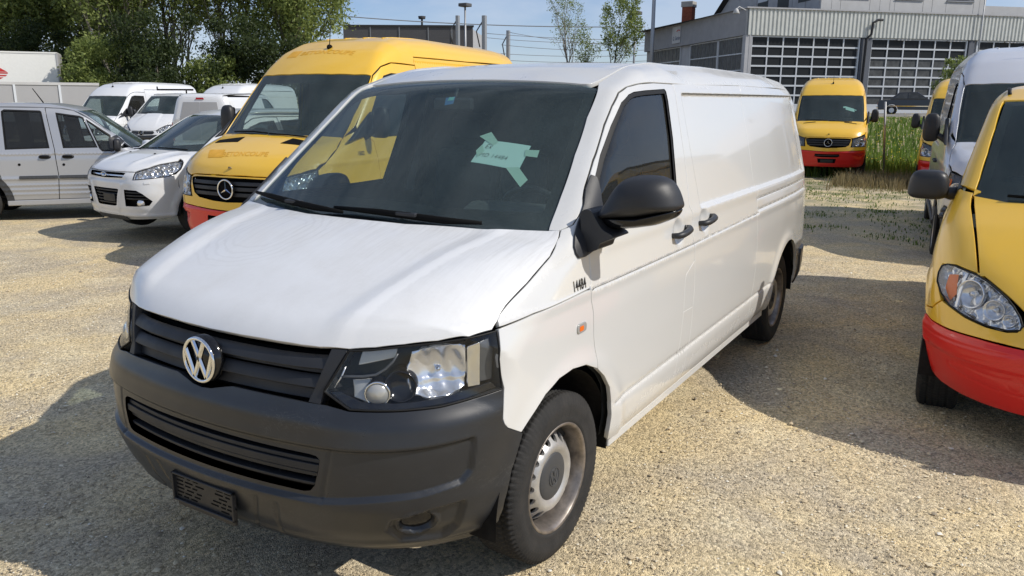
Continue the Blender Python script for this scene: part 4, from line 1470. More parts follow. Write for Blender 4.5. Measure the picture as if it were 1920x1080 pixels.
    for (a, h0, h1) in ((1.3, 1.0, 4.), (4.4, .8, 3.), (7.7, .9, 2.6), (10.6, .6, 1.2)):
        wn = part('window', 'pane_dark', lambda m: E0.box(m, a, a + 1.7, .03, .05, zt + h0, zt + h1))
        part('shutter_slat', 'shutter', lambda m: E0.box(m, a + .05, a + 1.65, .05, .07, zt + h0 + (h1 - h0) * .45, zt + h1 - .05), wn)
    part('roof_slope', 'roof_dark', lambda m: m.add([E0.p(-.3, .4, zt + 11.6), E0.p(19.6, .4, zt + .15), E0.p(19.6, .1, zt - .05), E0.p(-.3, .1, zt + 11.2), E0.p(-.3, -8, zt + 11.6), E0.p(19.6, -8, zt + .15)], [(0, 1, 2, 3), (0, 1, 5, 4)]))
    part('balcony_wall', 'wall_light', lambda m: A.box(m, u1 + .1, u1 + 9, wb_ - 2, wb_ - 1.8, zt, zt + 1.1))
    # brick chimney
    cp = B_.p(14.2, -1.5, 0)
    ch = MB().box((cp.x - .42, cp.y - .42, zt - .3), (cp.x + .42, cp.y + .42, zt + 1.55)).build('chimney', M['brick_red'], t)
    MB().box((cp.x - .50, cp.y - .50, zt + 1.55), (cp.x + .50, cp.y + .50, zt + 2.0), .03).build('chimney_cap', M['concrete'], ch)
    for k in range(18):     # courses and bricks proud of the joints
        z0 = zt - .25 + k * .1
        for fx, fy, lx, ly in ((.425, 0, 0, 1), (0, .425, 1, 0)):
            for q in range(4):
                c0 = -.40 + q * .2 + (.1 if k % 2 else 0)
                if c0 > .3: continue
                lo = (cp.x + fx - (.0 if fx else -c0), cp.y + fy - (.0 if fy else -c0), z0)
                hi_ = (cp.x + fx + (.012 if fx else c0 + .185), cp.y + fy + (.012 if fy else c0 + .185), z0 + .088)
                MB().box(lo, hi_).build('brick', M['brick_red'], ch)
    return t
workshop()

def depot():
    t = thing('flat_roof_hall', 'low dark grey hall with a flat roof, behind the tall yellow van roof', 'building')
    a, b, c = far(95, -19.4), far(95, -4.6), far(104, -3.9)
    zt = 1.75 + 127 * 95 / 1491
    W1, W2 = Wall(a, b - a), Wall(b, c - b)
    MB().add([W1.p(0, 0, 0), W1.p(14.8, 0, 0), W1.p(14.8, 0, zt), W1.p(0, 0, zt)], [(0, 1, 2, 3)]).build('front_wall', M['dark_cladding'], t)
    m = MB(); W2.box(m, 0, 9, -.3, 0, 0, zt - .4); m.build('side_wall', M['trailer_grey'], t)
    m = MB(); W1.box(m, -.1, 14.9, -.3, .1, zt - .15, zt + .05); m.build('roof_edge', M['roof_dark'], t)
    for u in (3.1, 6.4, 9.7, 12.4):
        m = MB(); W1.box(m, u - .05, u + .05, .0, .06, 0, zt); m.build('cladding_joint', M['galvanised'], t)
    m = MB().tube([W1.p(8.9, -1, zt), W1.p(8.9, -1, zt + .8)], .12, 6).lathe([(.01, .35), (.45, .3), (.4, 0)], 10, Matrix.Translation(W1.p(8.9, -1, zt + .8)) @ Matrix.Rotation(math.pi / 2, 4, 'X')); m.build('roof_vent', M['roof_dark'], t)
depot()

def px_at(px, py, fwd):
    """place seen at a given direction from the photographer, fwd metres away"""
    x = (px - 960) / 1490.8; y = (540 - py) / 1490.8
    R_ = look(211.3613445, -13.37731614, 0.27386926)
    d = R_ @ Vector((x, y, -1))
    k = fwd / (d.x * CF.x + d.y * CF.y)
    return CAM + d * k

def poles():
    grp = 'railway masts beyond the yard'
    for i, (px, top, h, lab) in enumerate(((858, 29, .22, 'short grey railway mast left of the floodlight pole'), (908, 29, .26, 'thick grey railway mast at the end of the dark hall'), (953, 57, .24, 'lower grey railway mast standing alone right of the dark hall'))):
        f = 88 if i != 2 else 100
        p = px_at(px, top, f)
        t = thing('railway_mast', lab, 'mast', (p.x, p.y, 0), group=grp)
        MB().box((-h * .8, -h * .8, 0), (h * .8, h * .8, p.z), .03).build('mast_post', M['galvanised'], t)
        d = CR * (1.2 if i != 2 else 1)
        MB().tube([(0, 0, p.z - .3), (-d.x * .7, -d.y * .7, p.z - 1.6), (-d.x * .4, -d.y * .4, p.z - 3.2)], .07, 5).build('stay_arm', M['dark_cladding'], t)
        if i == 0:
            MB().tube([(d.x * 3, d.y * 3, p.z - 4.2), (d.x * 1.5, d.y * 1.5, p.z - 3.6), (0, 0, p.z - 3.9)], .14, 6).build('switch_gear', M['dark_cladding'], t)
    for px, top, f, lab in ((872, 9, 92, 'slim floodlight pole between the two railway masts'), (1192, 24, 90, 'slim floodlight pole behind the leafy young tree')):
        p = px_at(px, top, f)
        t = thing('floodlight_pole', lab, 'lamp post', (p.x, p.y, 0), group='floodlight poles beyond the yard')
        MB().tube([(0, 0, 0), (0, 0, p.z)], [.16, .10], 8).build('pole', M['galvanised'], t)
        MB().box((-.55, -.55, p.z - .2), (.55, .55, p.z + .15), .05).build('lamp_head', M['dark_cladding'], t)
    p = px_at(1229, -60, 62); b = px_at(1229, 190, 62)
    t = thing('tall_pole', 'tall grey pole behind the workshop side, its top out of the picture', 'pole', (p.x, p.y, 0))
    MB().tube([(0, 0, 0), (0, 0, p.z)], [.17, .13], 10).build('pole', M['galvanised'], t)
    # overhead wires, sagging
    specs = [(640, 30, 1210, 50, 90), (905, 62, 1330, 72, 92), (905, 70, 1250, 78, 96), (940, 84, 1250, 92, 96), (905, 98, 1250, 101, 100), (905, 110, 1250, 112, 100), (952, 60, 1210, 86, 99), (905, 120, 1250, 121, 100)]
    for i, (x0, y0, x1, y1, f) in enumerate(specs):
        a, b = px_at(x0, y0, f), px_at(x1, y1, f)
        pts = [a.lerp(b, s) - Vector((0, 0, 1.1 * 4 * s * (1 - s) * .35)) for s in np.linspace(0, 1, 14)]
        o = MB().tube(pts, .028 if i else .05, 4).build('overhead_wire', M['galvanised'])
        tag(o, 'railway wire in the sky, ' + ['the thick highest cable reaching over to the trees', 'starting at the top of the thick mast', 'second one below the thick mast top', 'third, between mast and bare tree', 'fourth, low across the bare tree', 'fifth, near the yellow roof height', 'slanting down from the lone mast', 'lowest of all, just over the white van roof'][i], 'wire', 'railway wires')
poles()

def yard_trailers():
    # long grey swap body
    a, b = px_at(-60, 150, 39), px_at(185, 160, 42)
    W_ = Wall(Vector((a.x, a.y, 0)), Vector((b.x - a.x, b.y - a.y, 0)))
    Ln = (Vector((b.x, b.y, 0)) - Vector((a.x, a.y, 0))).length
    zt = (a.z + b.z) / 2
    t = thing('box_trailer', 'long low grey box trailer standing behind the silver car', 'trailer')
    m = MB(); W_.box(m, 0, Ln, -2.4, 0, .55, zt); m.build('box_body', M['trailer_grey'], t)
    m = MB(); W_.box(m, -.02, Ln + .02, -2.42, .04, zt - .10, zt + .03); m.build('top_rail', M['wall_light'], t)
    for k, u in enumerate((Ln * .33, Ln * .68)):
        m = MB(); W_.box(m, u - .05, u + .05, 0, .05, .55, zt - .1); m.build('panel_post', M['shutter'], t)
    for u in (1.2, 2.6, Ln - 1.5, Ln - 2.8):
        p = W_.p(u, -.2, .22)
        MB().lathe([(.001, .12), (.28, .12), (.50, .10), (.52, -.1)], 20, Matrix.Translation(p) @ Matrix.Rotation(math.atan2(W_.n.y, W_.n.x) - math.pi / 2, 4, 'Z')).build('wheel', M['tyre_rubber'], t)
    a, b = px_at(-90, 92, 44), px_at(105, 103.5, 46)
    W_ = Wall(Vector((a.x, a.y, 0)), Vector((b.x - a.x, b.y - a.y, 0)))
    Ln = (Vector((b.x, b.y, 0)) - Vector((a.x, a.y, 0))).length
    zt = (a.z + b.z) / 2
    t = thing('box_truck', 'white box truck body with a red diamond mark, rising above the grey trailer', 'truck')
    m = MB(); W_.box(m, 0, Ln, -2.5, 0, 1.0, zt); m.build('box_body', M['trailer_white'], t)
    m = MB(); W_.box(m, Ln - .02, Ln + .08, -2.5, .03, 1.0, zt + .02); m.build('corner_post', M['wall_grey'], t)
    m = MB(); W_.box(m, -.02, Ln + .05, -2.5, .03, zt - .02, zt + .06); m.build('roof_rail', M['trailer_white'], t)
    c = px_at(-1, 138, 45.0)
    uc = (Vector((c.x, c.y, 0)) - W_.o).dot(W_.u)
    for k, (h0, h1, w0, w1) in enumerate(((.10, .34, .40, .02), (.0, .07, .42, .42), (-.14, -.07, .30, .38), (-.30, -.20, .02, .2))):
        m = MB().add([W_.p(uc - w0, .012, c.z + h0), W_.p(uc + w0, .012, c.z + h0), W_.p(uc + w1, .012, c.z + h1), W_.p(uc - w1, .012, c.z + h1)], [(0, 1, 2, 3)]); m.build('diamond_mark', M['sign_red'], t)
    m = MB(); W_.box(m, Ln - 4.4, Ln - 3.9, .0, .03, 2.35, 2.45); m.build('side_marker', M['sign_navy'], t)
    for u in (1.5, Ln - 2.0):
        p = W_.p(u, -.2, .5)
        MB().lathe([(.001, .12), (.28, .12), (.50, .10), (.52, -.1)], 20, Matrix.Translation(p) @ Matrix.Rotation(math.atan2(W_.n.y, W_.n.x) - math.pi / 2, 4, 'Z')).build('wheel', M['tyre_rubber'], t)
yard_trailers()

# metal fence post by the bank
p = far(22.3, 10.35); q = px_at(1660, 191, 22.0)
o = MB().tube([(p.x, p.y, -.35), (q.x, q.y, q.z)], .030, 8).build('fence_post', M['galvanised'])
tag(o, 'thin leaning galvanised fence post standing in the tall grass', 'post')
# ---------------------------------------------------------------- trees
def leaf_cloud(centres, radii, n, size, rng, flat=.8):
    """small diamond leaves spread through clumps; returns V, F"""
    k = rng.integers(0, len(centres), n)
    d = rng.normal(0, 1, (n, 3)); d /= np.linalg.norm(d, axis=1)[:, None]
    r = rng.random(n) ** .45
    P = centres[k] + d * (radii[k] * r)[:, None] * np.array([1, 1, flat])
    a = rng.normal(0, 1, (n, 3)); a /= np.linalg.norm(a, axis=1)[:, None]
    b = np.cross(a, rng.normal(0, 1, (n, 3))); b /= np.linalg.norm(b, axis=1)[:, None]
    s = size * rng.uniform(.5, 1.3, n)[:, None]
    V = np.stack([P - a * s, P - b * s * .45, P + a * s, P + b * s * .45], 1).reshape(-1, 3)
    F_ = np.arange(n * 4, dtype=np.int32).reshape(-1, 4)
    return V, F_

def grow(rng, base, h, spread, levels=3, r0=.1, lean=(0, 0), first=.25, up=.75, n1=9, wig=.12):
    """skeleton of a tree: list of (points, radii), and twig tips"""
    segs, tips = [], []
    def branch(p, d, L_, r, lv):
        m = 6
        pts, rad = [p.copy()], [r]
        for i in range(m):
            d = d + rng.normal(0, wig, 3); d[2] += .05 * up; d /= np.linalg.norm(d)
            p = p + d * L_ / m
            pts.append(p.copy()); rad.append(r * (1 - .8 * (i + 1) / m))
        segs.append((np.array(pts), np.array(rad), lv))
        if lv >= levels:
            tips.append(pts[-1]); tips.append(pts[-3])
            return
        nb = n1 if lv == 0 else rng.integers(4, 7)
        for j in range(nb):
            s = first + (1 - first) * (j + rng.random()) / nb if lv == 0 else .25 + .75 * (j + rng.random()) / nb
            i = min(m - 1, int(s * m)); q = pts[i] + (pts[i + 1] - pts[i]) * (s * m - i)
            a = rng.random() * 6.28
            o = np.array([math.cos(a), math.sin(a), 0])
            dd = d * up + o * spread * (1.1 - .4 * s) + [0, 0, .25]
            dd /= np.linalg.norm(dd)
            branch(q, dd, L_ * (.50 if lv == 0 else .55) * (1.15 - .55 * s), max(r * (1 - .7 * s) * .55, .006), lv + 1)
        tips.append(pts[-1])
    branch(np.array(base, float), np.array([lean[0], lean[1], 1.0]), h, r0, 0)
    return segs, np.array(tips)

def tree(name, label, base, h, rng, leaf='leaf_fresh', nleaf=6000, lsize=.07, bark='bark', r0=.12, spread=.7, levels=2, n1=11, cr=.55, first=.25, up=.75, lean=(0, 0), group=None, cat='tree', extra=None):
    t = thing(name, label, cat, tuple(base), group=group)
    segs, tips = grow(rng, (0, 0, 0), h, spread, levels, r0, lean, first, up, n1)
    tr = MB(); bo = MB()
    for pts, rad, lv in segs:
        (tr if lv == 0 else bo).tube(pts, rad, 7 if lv == 0 else (4 if lv == 1 else 3), caps=False)
    tr.build('trunk', M[bark], t)
    if bo.V: bo.build('limbs', M[bark], t)
    if nleaf:
        c = tips if extra is None else np.concatenate([tips, extra])
        V, F_ = leaf_cloud(c, np.full(len(c), cr) * rng.uniform(.6, 1.3, len(c)), nleaf, lsize, rng)
        mesh_obj('crown', V, F_, M[leaf], t)
    return t

def plant_trees():
    rng = np.random.default_rng(33)
    grp = 'trees along the back of the yard'
    spots = []
    for k in range(17):
        lat = -38.6 + k * 1.62 + rng.uniform(-.4, .4)
        spots.append((lat, (52 if lat > -27.5 else 57.5) + rng.uniform(-2., 2.5), rng.uniform(10.5, 13.5)))
    places = ['outermost on the left side', 'second from the left end of the row', 'third from the left end of the row', 'at the left edge of the picture', 'just right of the picture edge', 'behind the middle of the white truck box', 'behind the right half of the truck box', 'just right of the truck box', 'above the end of the grey trailer', 'above the bonnet of the tall white van', 'over the roof of the tall white van', 'over the tail of the tall white van', 'above the grey rear doors', 'over the small high roof', 'left of the yellow van roof', 'next to last before the open sky', 'at the right end of the tree row']
    leafs = ['light spring foliage', 'thin pale foliage', 'dense mid green foliage']
    for k, (lat, f, h) in enumerate(spots):
        p = far(f, lat)
        base = (p.x, p.y, -.35)
        dense = k in (3, 4, 6, 9, 14, 15, 16)
        last = k == 16
        tree('deciduous_tree', 'tall tree with %s, %s' % (leafs[2 if dense else (k % 2)], places[k]), base, h * (1.0 if not last else .82), rng,
             nleaf=14000 if dense else 8000, lsize=.135, r0=.15, spread=.42, levels=2, n1=22, cr=.95, first=.10, up=.8,
             bark='bark_pale' if k in (1, 7, 8, 11, 12) else 'bark', group=grp)
    # dark undergrowth in front of the trunks: separate shrubs
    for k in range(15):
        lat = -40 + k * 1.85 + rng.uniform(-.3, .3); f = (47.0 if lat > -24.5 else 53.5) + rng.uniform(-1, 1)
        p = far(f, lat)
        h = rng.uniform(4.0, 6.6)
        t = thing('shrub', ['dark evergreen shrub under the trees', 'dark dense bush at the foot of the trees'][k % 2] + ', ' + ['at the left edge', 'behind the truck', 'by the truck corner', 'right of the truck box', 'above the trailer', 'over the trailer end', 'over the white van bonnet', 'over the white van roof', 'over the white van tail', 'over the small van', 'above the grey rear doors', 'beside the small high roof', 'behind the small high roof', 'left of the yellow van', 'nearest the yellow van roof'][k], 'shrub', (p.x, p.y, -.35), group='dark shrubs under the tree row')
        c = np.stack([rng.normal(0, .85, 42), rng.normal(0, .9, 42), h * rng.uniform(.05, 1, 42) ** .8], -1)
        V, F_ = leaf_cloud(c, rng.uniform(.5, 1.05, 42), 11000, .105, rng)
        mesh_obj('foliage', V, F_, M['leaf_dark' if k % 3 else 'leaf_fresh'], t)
        MB().tube([(0, 0, 0), (.1, .1, h * .6)], [.10, .04], 6).build('stem', M['bark'], t)
    # the two young trees against the sky
    p = px_at(1068, 150, 80)
    tree('bare_tree', 'round topped tree with almost bare twigs against the sky', (p.x, p.y, 0), 9.4, rng, nleaf=2600, lsize=.085, r0=.16, spread=.95, levels=3, n1=12, cr=.45, first=.30, up=1.0, bark='bark_pale')
    p = px_at(1150, 150, 76)
    tree('leafy_tree', 'young upright tree with fresh green leaves right of the bare one', (p.x, p.y, 0), 9.0, rng, nleaf=5200, lsize=.12, r0=.12, spread=.75, levels=3, n1=11, cr=.50, first=.25, up=1.2)
    p = px_at(1120, 150, 78)
    tree('leafy_tree', 'small sparse sapling between the bare tree and the leafy one', (p.x, p.y, 0), 6.2, rng, nleaf=1500, lsize=.10, r0=.07, spread=.5, levels=2, n1=8, cr=.5, first=.3, up=1.2)
    # ivy green shrub by the workshop
    p = px_at(1795, 190, 52)
    t = thing('shrub', 'bright green shrub in front of the workshop doors, above the silver van roof', 'shrub', (p.x, p.y, .86))
    c = np.stack([rng.normal(0, .55, 30), rng.normal(0, .55, 30), rng.uniform(.3, 3.6, 30)], -1)
    V, F_ = leaf_cloud(c, rng.uniform(.3, .6, 30), 3200, .10, rng)
    mesh_obj('foliage', V, F_, M['leaf_fresh'], t)
    MB().tube([(0, 0, 0), (.1, .1, 2.4)], [.06, .03], 6).build('stem', M['bark'], t)
plant_trees()
# ---------------------------------------------------------------- the long white van in front
SIDE, TOP, FRONT = ('side',), ('top',), ('front', 0.0)
def d2m(pts): return np.array([(a / 60., b) for a, b in pts])

def build_hero():
    B = HERO
    t = thing('panel_van', 'white long panel van with dark bumper and a mint green paper note behind its windscreen', 'van', (0, 0, 0))
    PW, BP, BK = M['white_paint'], M['bumper_plastic'], M['black_plastic']
    # hood
    OR = ('ortho', 30)
    he = [(0, .997), (10, .998), (20.3, .999), (26, .998), (30.1, .997), (36.1, .996), (41, 1.002), (46.2, 1.010), (52.4, 1.016), (58.1, 1.025), (63.2, 1.032)]
    hb_ = [(.882, -.165), (.876, -.200), (.875, -.242), (.877, -.281), (.882, -.377), (.881, -.497), (.879, -.553), (.862, -.624), (.848, -.680), (.838, -.712), (.798, -.692), (.592, -.614), (.261, -.547), (.107, -.537), (0, -.534)]
    panel(B, 'bonnet', OR, sym(to_chart(B, FRONT, he, OR) + hb_), M['bonnet_paint'], t, step=.014, grid=.016, depth=.03)
    # bumper
    half = [(0, .300), (14, .300), (28, .300), (40, .290), (50, .275), (59, .277), (63, .295), (64.9, .335), (64.9, .433), (65.5, .49), (66.4, .547), (68, .605), (69.6, .657), (65.4, .699), (64.1, .727), (63.9, .738), (64.6, .836), (57.6, .825), (51.8, .817), (44.8, .815), (36.0, .816), (31.5, .828), (21, .832), (9, .834), (5.5, .822), (3, .812), (0, .808)]
    bump_out = sym(half)
    ih = [(q, .676 - .006 * q / 28) for q in np.linspace(0, 28, 12)] + [(29.3, .667), (30.0, .656), (29.7, .619), (28.8, .565), (27.9, .546), (26.5, .540)] + [(q, .540) for q in np.linspace(24, 0, 10)]
    intake = sym(ih)
    ph = [(0, .700), (10, .700), (16, .700), (32.3, .701), (46.8, .707), (57.8, .714), (58.0, .692), (57.3, .595), (55.4, .560), (47.9, .540), (39.7, .533), (30.1, .515), (16, .512), (8, .512), (0, .512)]
    pad = d2m(sym(ph))
    fog = [(56.0, .497), (56.3, .476), (55.4, .38), (52.7, .335), (44.5, .352), (41.6, .415), (42.4, .455), (46.7, .482)]
    fogs = [d2m(fog), d2m([(-a, b) for a, b in fog])]
    lamp = [(47.3 + 3.3 * math.cos(q), .427 + .047 * math.sin(q)) for q in np.linspace(0, 2 * np.pi, 28, endpoint=False)]
    lines = []
    for s in (1, -1):
        lines += [d2m([(s * 32.2, .697), (s * 30.2, .517)]),
                  d2m([(s * 15.7, .485), (s * 13.2, .345), (s * 12.2, .316)]), d2m([(s * 12.2, .318), (s * 20, .318)]),
                  d2m([(s * 20.5, .478), (s * 19.5, .35), (s * 22, .315)])]
    def bpost(U):
        d = -.016 * sstep(0, .010, sdf(U, pad))
        for f in fogs:
            d = d - .016 * sstep(-.001, .012, sdf(U, f))
        for c in (47.3, -47.3):
            q = np.hypot((U[:, 0] - c / 60.) / 1.18, U[:, 1] - .427)
            d = d + .010 * (1 - sstep(.05, .062, q)) - .03 * (1 - sstep(.040, .049, q))
        for l in lines:
            d = d - .006 * np.exp(-(seg_dist(U, l) / .0045) ** 2)
        # swelling band under the headlights, lip at the bottom
        d = d + .006 * bump(U[:, 1], .77, .03) - .010 * (1 - sstep(.30, .335, U[:, 1])) + .004 * bump(U[:, 1], .345, .012)
        return d
    panel(B, 'front_bumper', FRONT, bump_out, BP, t, holes=[intake], step=.0065, grid=.0065, depth=.035, post=bpost, gap=.002)
    for c in (47.3, -47.3):
        ring = d2m([(c + 2.75 * math.cos(q), .427 + .040 * math.sin(q)) for q in np.linspace(0, 2 * np.pi, 30, endpoint=False)]) * [60, 1]
        panel(B, 'fog_lamp', FRONT, ring, M['gloss_black'], t, step=.008, grid=.01, depth=.012, offset=-.026, shrink=False)
    # intake: back plate and slats
    fat = [(a * 1.12, .615 + (b - .615) * 1.3) for a, b in intake]
    bk = panel(B, 'intake_duct', FRONT, fat, M['gap_black'], t, step=.04, grid=.05, depth=0, offset=-.10, shrink=False)
    for z0, z1, off in ((.640, .650, -.030), (.612, .634, -.022), (.590, .600, -.034), (.560, .566, -.030)):
        o = [(a, z0) for a in np.linspace(-32, 32, 22)] + [(a, z1) for a in np.linspace(32, -32, 22)]
        zz = (z0 + z1) / 2
        panel(B, 'intake_slat', FRONT, o, BK, t, step=.03, grid=.02, depth=.035, offset=off, shrink=False)
    vb = MB()
    for a in np.linspace(-27, 27, 8):
        p = surf(B, FRONT, [(a, .55), (a, .66)], -.06)
        vb.tube(p, .004, 5)
    vb.build('intake_rib', BK, t)
    # grille
    g0 = [(35.6, .999), (30.9, .872), (30.3, .828)]
    gout = [(a, .9965) for a in np.linspace(-35.4, 35.4, 24)] + g0[1:] + [(a, .828) for a in np.linspace(28, -28, 20)] + [(-a, b) for a, b in g0[1:]][::-1]
    panel(B, 'grille_back', FRONT, [(a * 1.03, b) for a, b in gout], M['gap_black'], t, step=.03, grid=.03, depth=0, offset=-.075, shrink=False)
    def gang(z): return float(np.interp(z, [.828, .872, .999], [30.3, 30.9, 35.7]))
    for z0, z1, off, nm in ((.936, .978, -.006, 'grille_bar'), (.876, .914, -.006, 'grille_bar')):
        o = [(a, z0) for a in np.linspace(-gang(z0), gang(z0), 26)] + [(a, z1) for a in np.linspace(gang(z1), -gang(z1), 26)]
        panel(B, nm, FRONT, o, BK, t, step=.015, grid=.012, depth=.05, offset=off, shrink=False,
              post=lambda U, a=z0, b=z1: -.016 * np.clip((U[:, 1] - a) / (b - a), 0, 1.2) ** 1.5 - .004 * bump(U[:, 1], b, .004))
    for z0, z1, off in ((.920, .929, -.034), (.842, .866, -.030)):
        o = [(a, z0) for a in np.linspace(-gang(z0), gang(z0), 22)] + [(a, z1) for a in np.linspace(gang(z1), -gang(z1), 22)]
        panel(B, 'grille_bar', FRONT, o, BK, t, step=.03, grid=.02, depth=.03, offset=off, shrink=False)
    for s in (1, -1):     # side cheeks of the grille
        o = [(s * 35.6, .996), (s * 32.6, .996), (s * 29.2, .872), (s * 28.0, .832), (s * 30.3, .830), (s * 30.9, .872)]
        panel(B, 'grille_cheek', FRONT, o, BK, t, step=.015, grid=.02, depth=.05, offset=-.004, shrink=False)
    # emblem: ring, V over W
    c = np.array([B.front(.903) + .016, 0.0, .903])
    Rm = .080
    eb = MB()
    eb.lathe([(.001, 0), (Rm * 1.02, 0), (Rm * 1.02, -.03)], 40, Matrix.Translation(c) @ Matrix.Rotation(-math.pi / 2, 4, 'Z') @ Matrix.Rotation(0, 4, 'X'))
    plate_ = eb.build('emblem', M['gloss_black'], t)
    eb = MB()
    eb.add(*tube([(c[0] + .006, c[1] + Rm * .93 * math.cos(q), c[2] + Rm * .93 * math.sin(q)) for q in np.linspace(0, 2 * np.pi, 48, endpoint=False)], .0066, 8, closed=True), smooth=True)
    def stroke(pts, w=.0155):
        pts = [np.array(p, float) * Rm for p in pts]
        for a, b in zip(pts[:-1], pts[1:]):
            d = (b - a) / np.linalg.norm(b - a); n_ = np.array([-d[1], d[0]]) * w / 2
            a2, b2 = a - d * w * .25, b + d * w * .25
            q = [a2 + n_, a2 - n_, b2 - n_, b2 + n_]
            V = [(c[0] + .003, p[0] + c[1], p[1] + c[2]) for p in q] + [(c[0] + .0095, a_[0] + c[1], a_[1] + c[2]) for a_ in [a2 + n_ * .55, a2 - n_ * .55, b2 - n_ * .55, b2 + n_ * .55]]
            eb.add(V, [(4, 5, 6, 7), (0, 1, 5, 4), (1, 2, 6, 5), (2, 3, 7, 6), (3, 0, 4, 7)])
    stroke([(-.36, .84), (0, .10), (.36, .84)])
    stroke([(-.84, .40), (-.38, -.78), (0, .02), (.38, -.78), (.84, .40)])
    eb.build('emblem_ring', M['chrome'], plate_)
    # headlights
    for s in (1, -1):
        hl = [(36.1, .994), (31.2, .867), (36.0, .821), (40.3, .820), (44.8, .819), (51.8, .820), (57.6, .829), (64.4, .840), (63.7, .942), (64.0, 1.030), (58.1, 1.024), (52.4, 1.015), (46.2, 1.008), (40, .997)]
        hl = [(s * a, b) for a, b in hl]
        lens = sheet(B, FRONT, hl, step=.012, grid=.02, depth=.006, offset=-.001, gap=.002)[0]
        house = panel(B, 'headlight', FRONT, hl, M['trim_dark'], t, step=.02, grid=.025, depth=0, offset=-.075, shrink=False)[0]
        mesh_obj('lens', lens[0], lens[1], M['lamp_lens'], house, smooth=True, normals=lens[2])
        # rim of the housing
        S_ = np.array(hl)
        loop = surf(B, FRONT, resample(S_ / [60, 1], .02) * [60, 1], -.004)
        loop2 = surf(B, FRONT, resample(S_ / [60, 1], .02) * [60, 1], -.076)
        n = len(loop)
        mesh_obj('housing_wall', np.concatenate([loop, loop2]), [(i, (i + 1) % n, (i + 1) % n + n, i + n) for i in range(n)], M['lamp_grey'], house, smooth=True)
        def P(a, z, off): return surf(B, FRONT, [(s * a, z)], off)[0]
        def facing(p, yaw, pitch=0.): # lathe axis y -> pointing direction
            d = Vector((math.cos(math.radians(yaw)), s * math.sin(math.radians(yaw)), math.tan(math.radians(pitch)))).normalized()
            return Matrix.Translation(p) @ d.to_track_quat('Y', 'Z').to_matrix().to_4x4()
        # large faceted main reflector with its bulb, and a dark barrel next to it
        rf_ = [(47.2, .868), (50, .852), (54, .852), (57.4, .866), (57.6, .98), (56.6, 1.002), (52, .998), (47.6, .988), (46.6, .93)]
        def facet(U):
            a, z = U[:, 0] * 60 * s, U[:, 1]
            bowl_ = -.030 * (1 - (((a - 52.4) / 5.4) ** 2 + ((z - .925) / .080) ** 2)).clip(0, 1)
            st = (a * 1.15) % 1.0
            return bowl_ + .006 * (st - .5) * (z > .94) + .004 * np.sin(z * 120) * (z < .90) + .003 * np.sin(a * 2.1 + z * 40)
        panel(B, 'reflector', FRONT, [(s * a, b) for a, b in rf_], M['reflector'], house, step=.008, grid=.0075, depth=.01, offset=-.028, shrink=False, post=facet)
        MB().lathe([(.0005, .010), (.009, .006), (.011, -.02)], 14, facing(P(52.4, .925, -.045), 34, 6)).build('bulb', M['chrome'], house)
        MB().lathe([(.046, .030), (.048, .033), (.052, .028), (.054, -.04)], 36, facing(P(45.4, .893, -.040), 34, 2)).lathe([(.001, .0), (.028, .004), (.046, .030)], 36, facing(P(45.4, .893, -.040), 34, 2)).build('lamp_barrel', M['gloss_black'], house)
        # facets of the outer reflector and its bright strip by the wing
        for (a0, a1, z0, z1, off, mt) in ((47.5, 56.5, .842, .850, -.030, 'lamp_grey'), (58.0, 60.3, .862, 1.000, -.022, 'chrome'), (60.4, 63.2, .87, 1.018, -.030, 'lamp_grey')):
            o = [(s * a0, z0), (s * a1, z0), (s * a1, z1), (s * a0, z1 - .01)]
            panel(B, 'reflector_strip', FRONT, o, M[mt], house, step=.015, grid=.02, depth=.02, offset=off, shrink=False)
        # indicator barrel: dark tube, chrome ring, ribbed lens with amber bulb
        pi_ = P(41.0, .876, -.050)
        MB().lathe([(.040, -.03), (.043, .020), (.041, .034)], 36, facing(pi_, 33)).build('indicator_barrel', M['gloss_black'], house)
        MB().lathe([(.0415, .033), (.0425, .036), (.0375, .044), (.036, .034)], 36, facing(pi_, 33)).build('indicator_ring', M['chrome'], house)
        cone = MB().lathe([(.036, .038), (.030, .047), (.016, .053), (.0005, .055)], 36, facing(pi_, 33))
        cone.build('indicator_lens', M['ribbed_clear'], house)
        MB().lathe([(.0005, .016), (.008, .012), (.011, 0)], 12, facing(P(40.6, .868, -.003 - .012), 33)).build('indicator_bulb', M['amber_bulb'], house)
        o = [(s * 36.6, .858), (s * 39.4, .846), (s * 39.6, .908), (s * 36.4, .905)]
        panel(B, 'indicator_reflector', FRONT, o, M['ribbed_clear'], house, step=.01, grid=.01, depth=.02, offset=-.022, shrink=False,
              post=lambda U: .0015 * np.sin(U[:, 0] * 60 * 12))
        o = [(s * 37.6, .952), (s * 44.4, .974), (s * 44.8, 1.0), (s * 38.4, .992)]
        panel(B, 'marker_lens', FRONT, o, M['ribbed_clear'], house, step=.01, grid=.01, depth=.02, offset=-.02, shrink=False)
        # silver shelf line
        pts = surf(B, FRONT, [(s * a, z) for a, z in ((34.4, .9155), (36, .9165), (38.5, .9175), (40.8, .922), (42.6, .938), (44.0, .960), (45.0, .985))], -.010)
        MB().tube(pts, [.0035, .0045, .0045, .0045, .004, .004, .003], 6).build('shelf_strip', M['lamp_grey'], house)
        pts = surf(B, FRONT, [(s * a, z) for a, z in ((33.0, .880), (34.4, .9155), (35.2, .945))], -.010)
        MB().tube(pts, .003, 6).build('shelf_strip', M['reflector'], house)
        # dark lower apron in the lamp
        o = [(s * 31.8, .864), (s * 36.1, .826), (s * 44.8, .823), (s * 57.6, .833), (s * 63.6, .845), (s * 62.5, .862), (s * 52, .842), (s * 44, .838), (s * 38, .842), (s * 34.0, .868)]
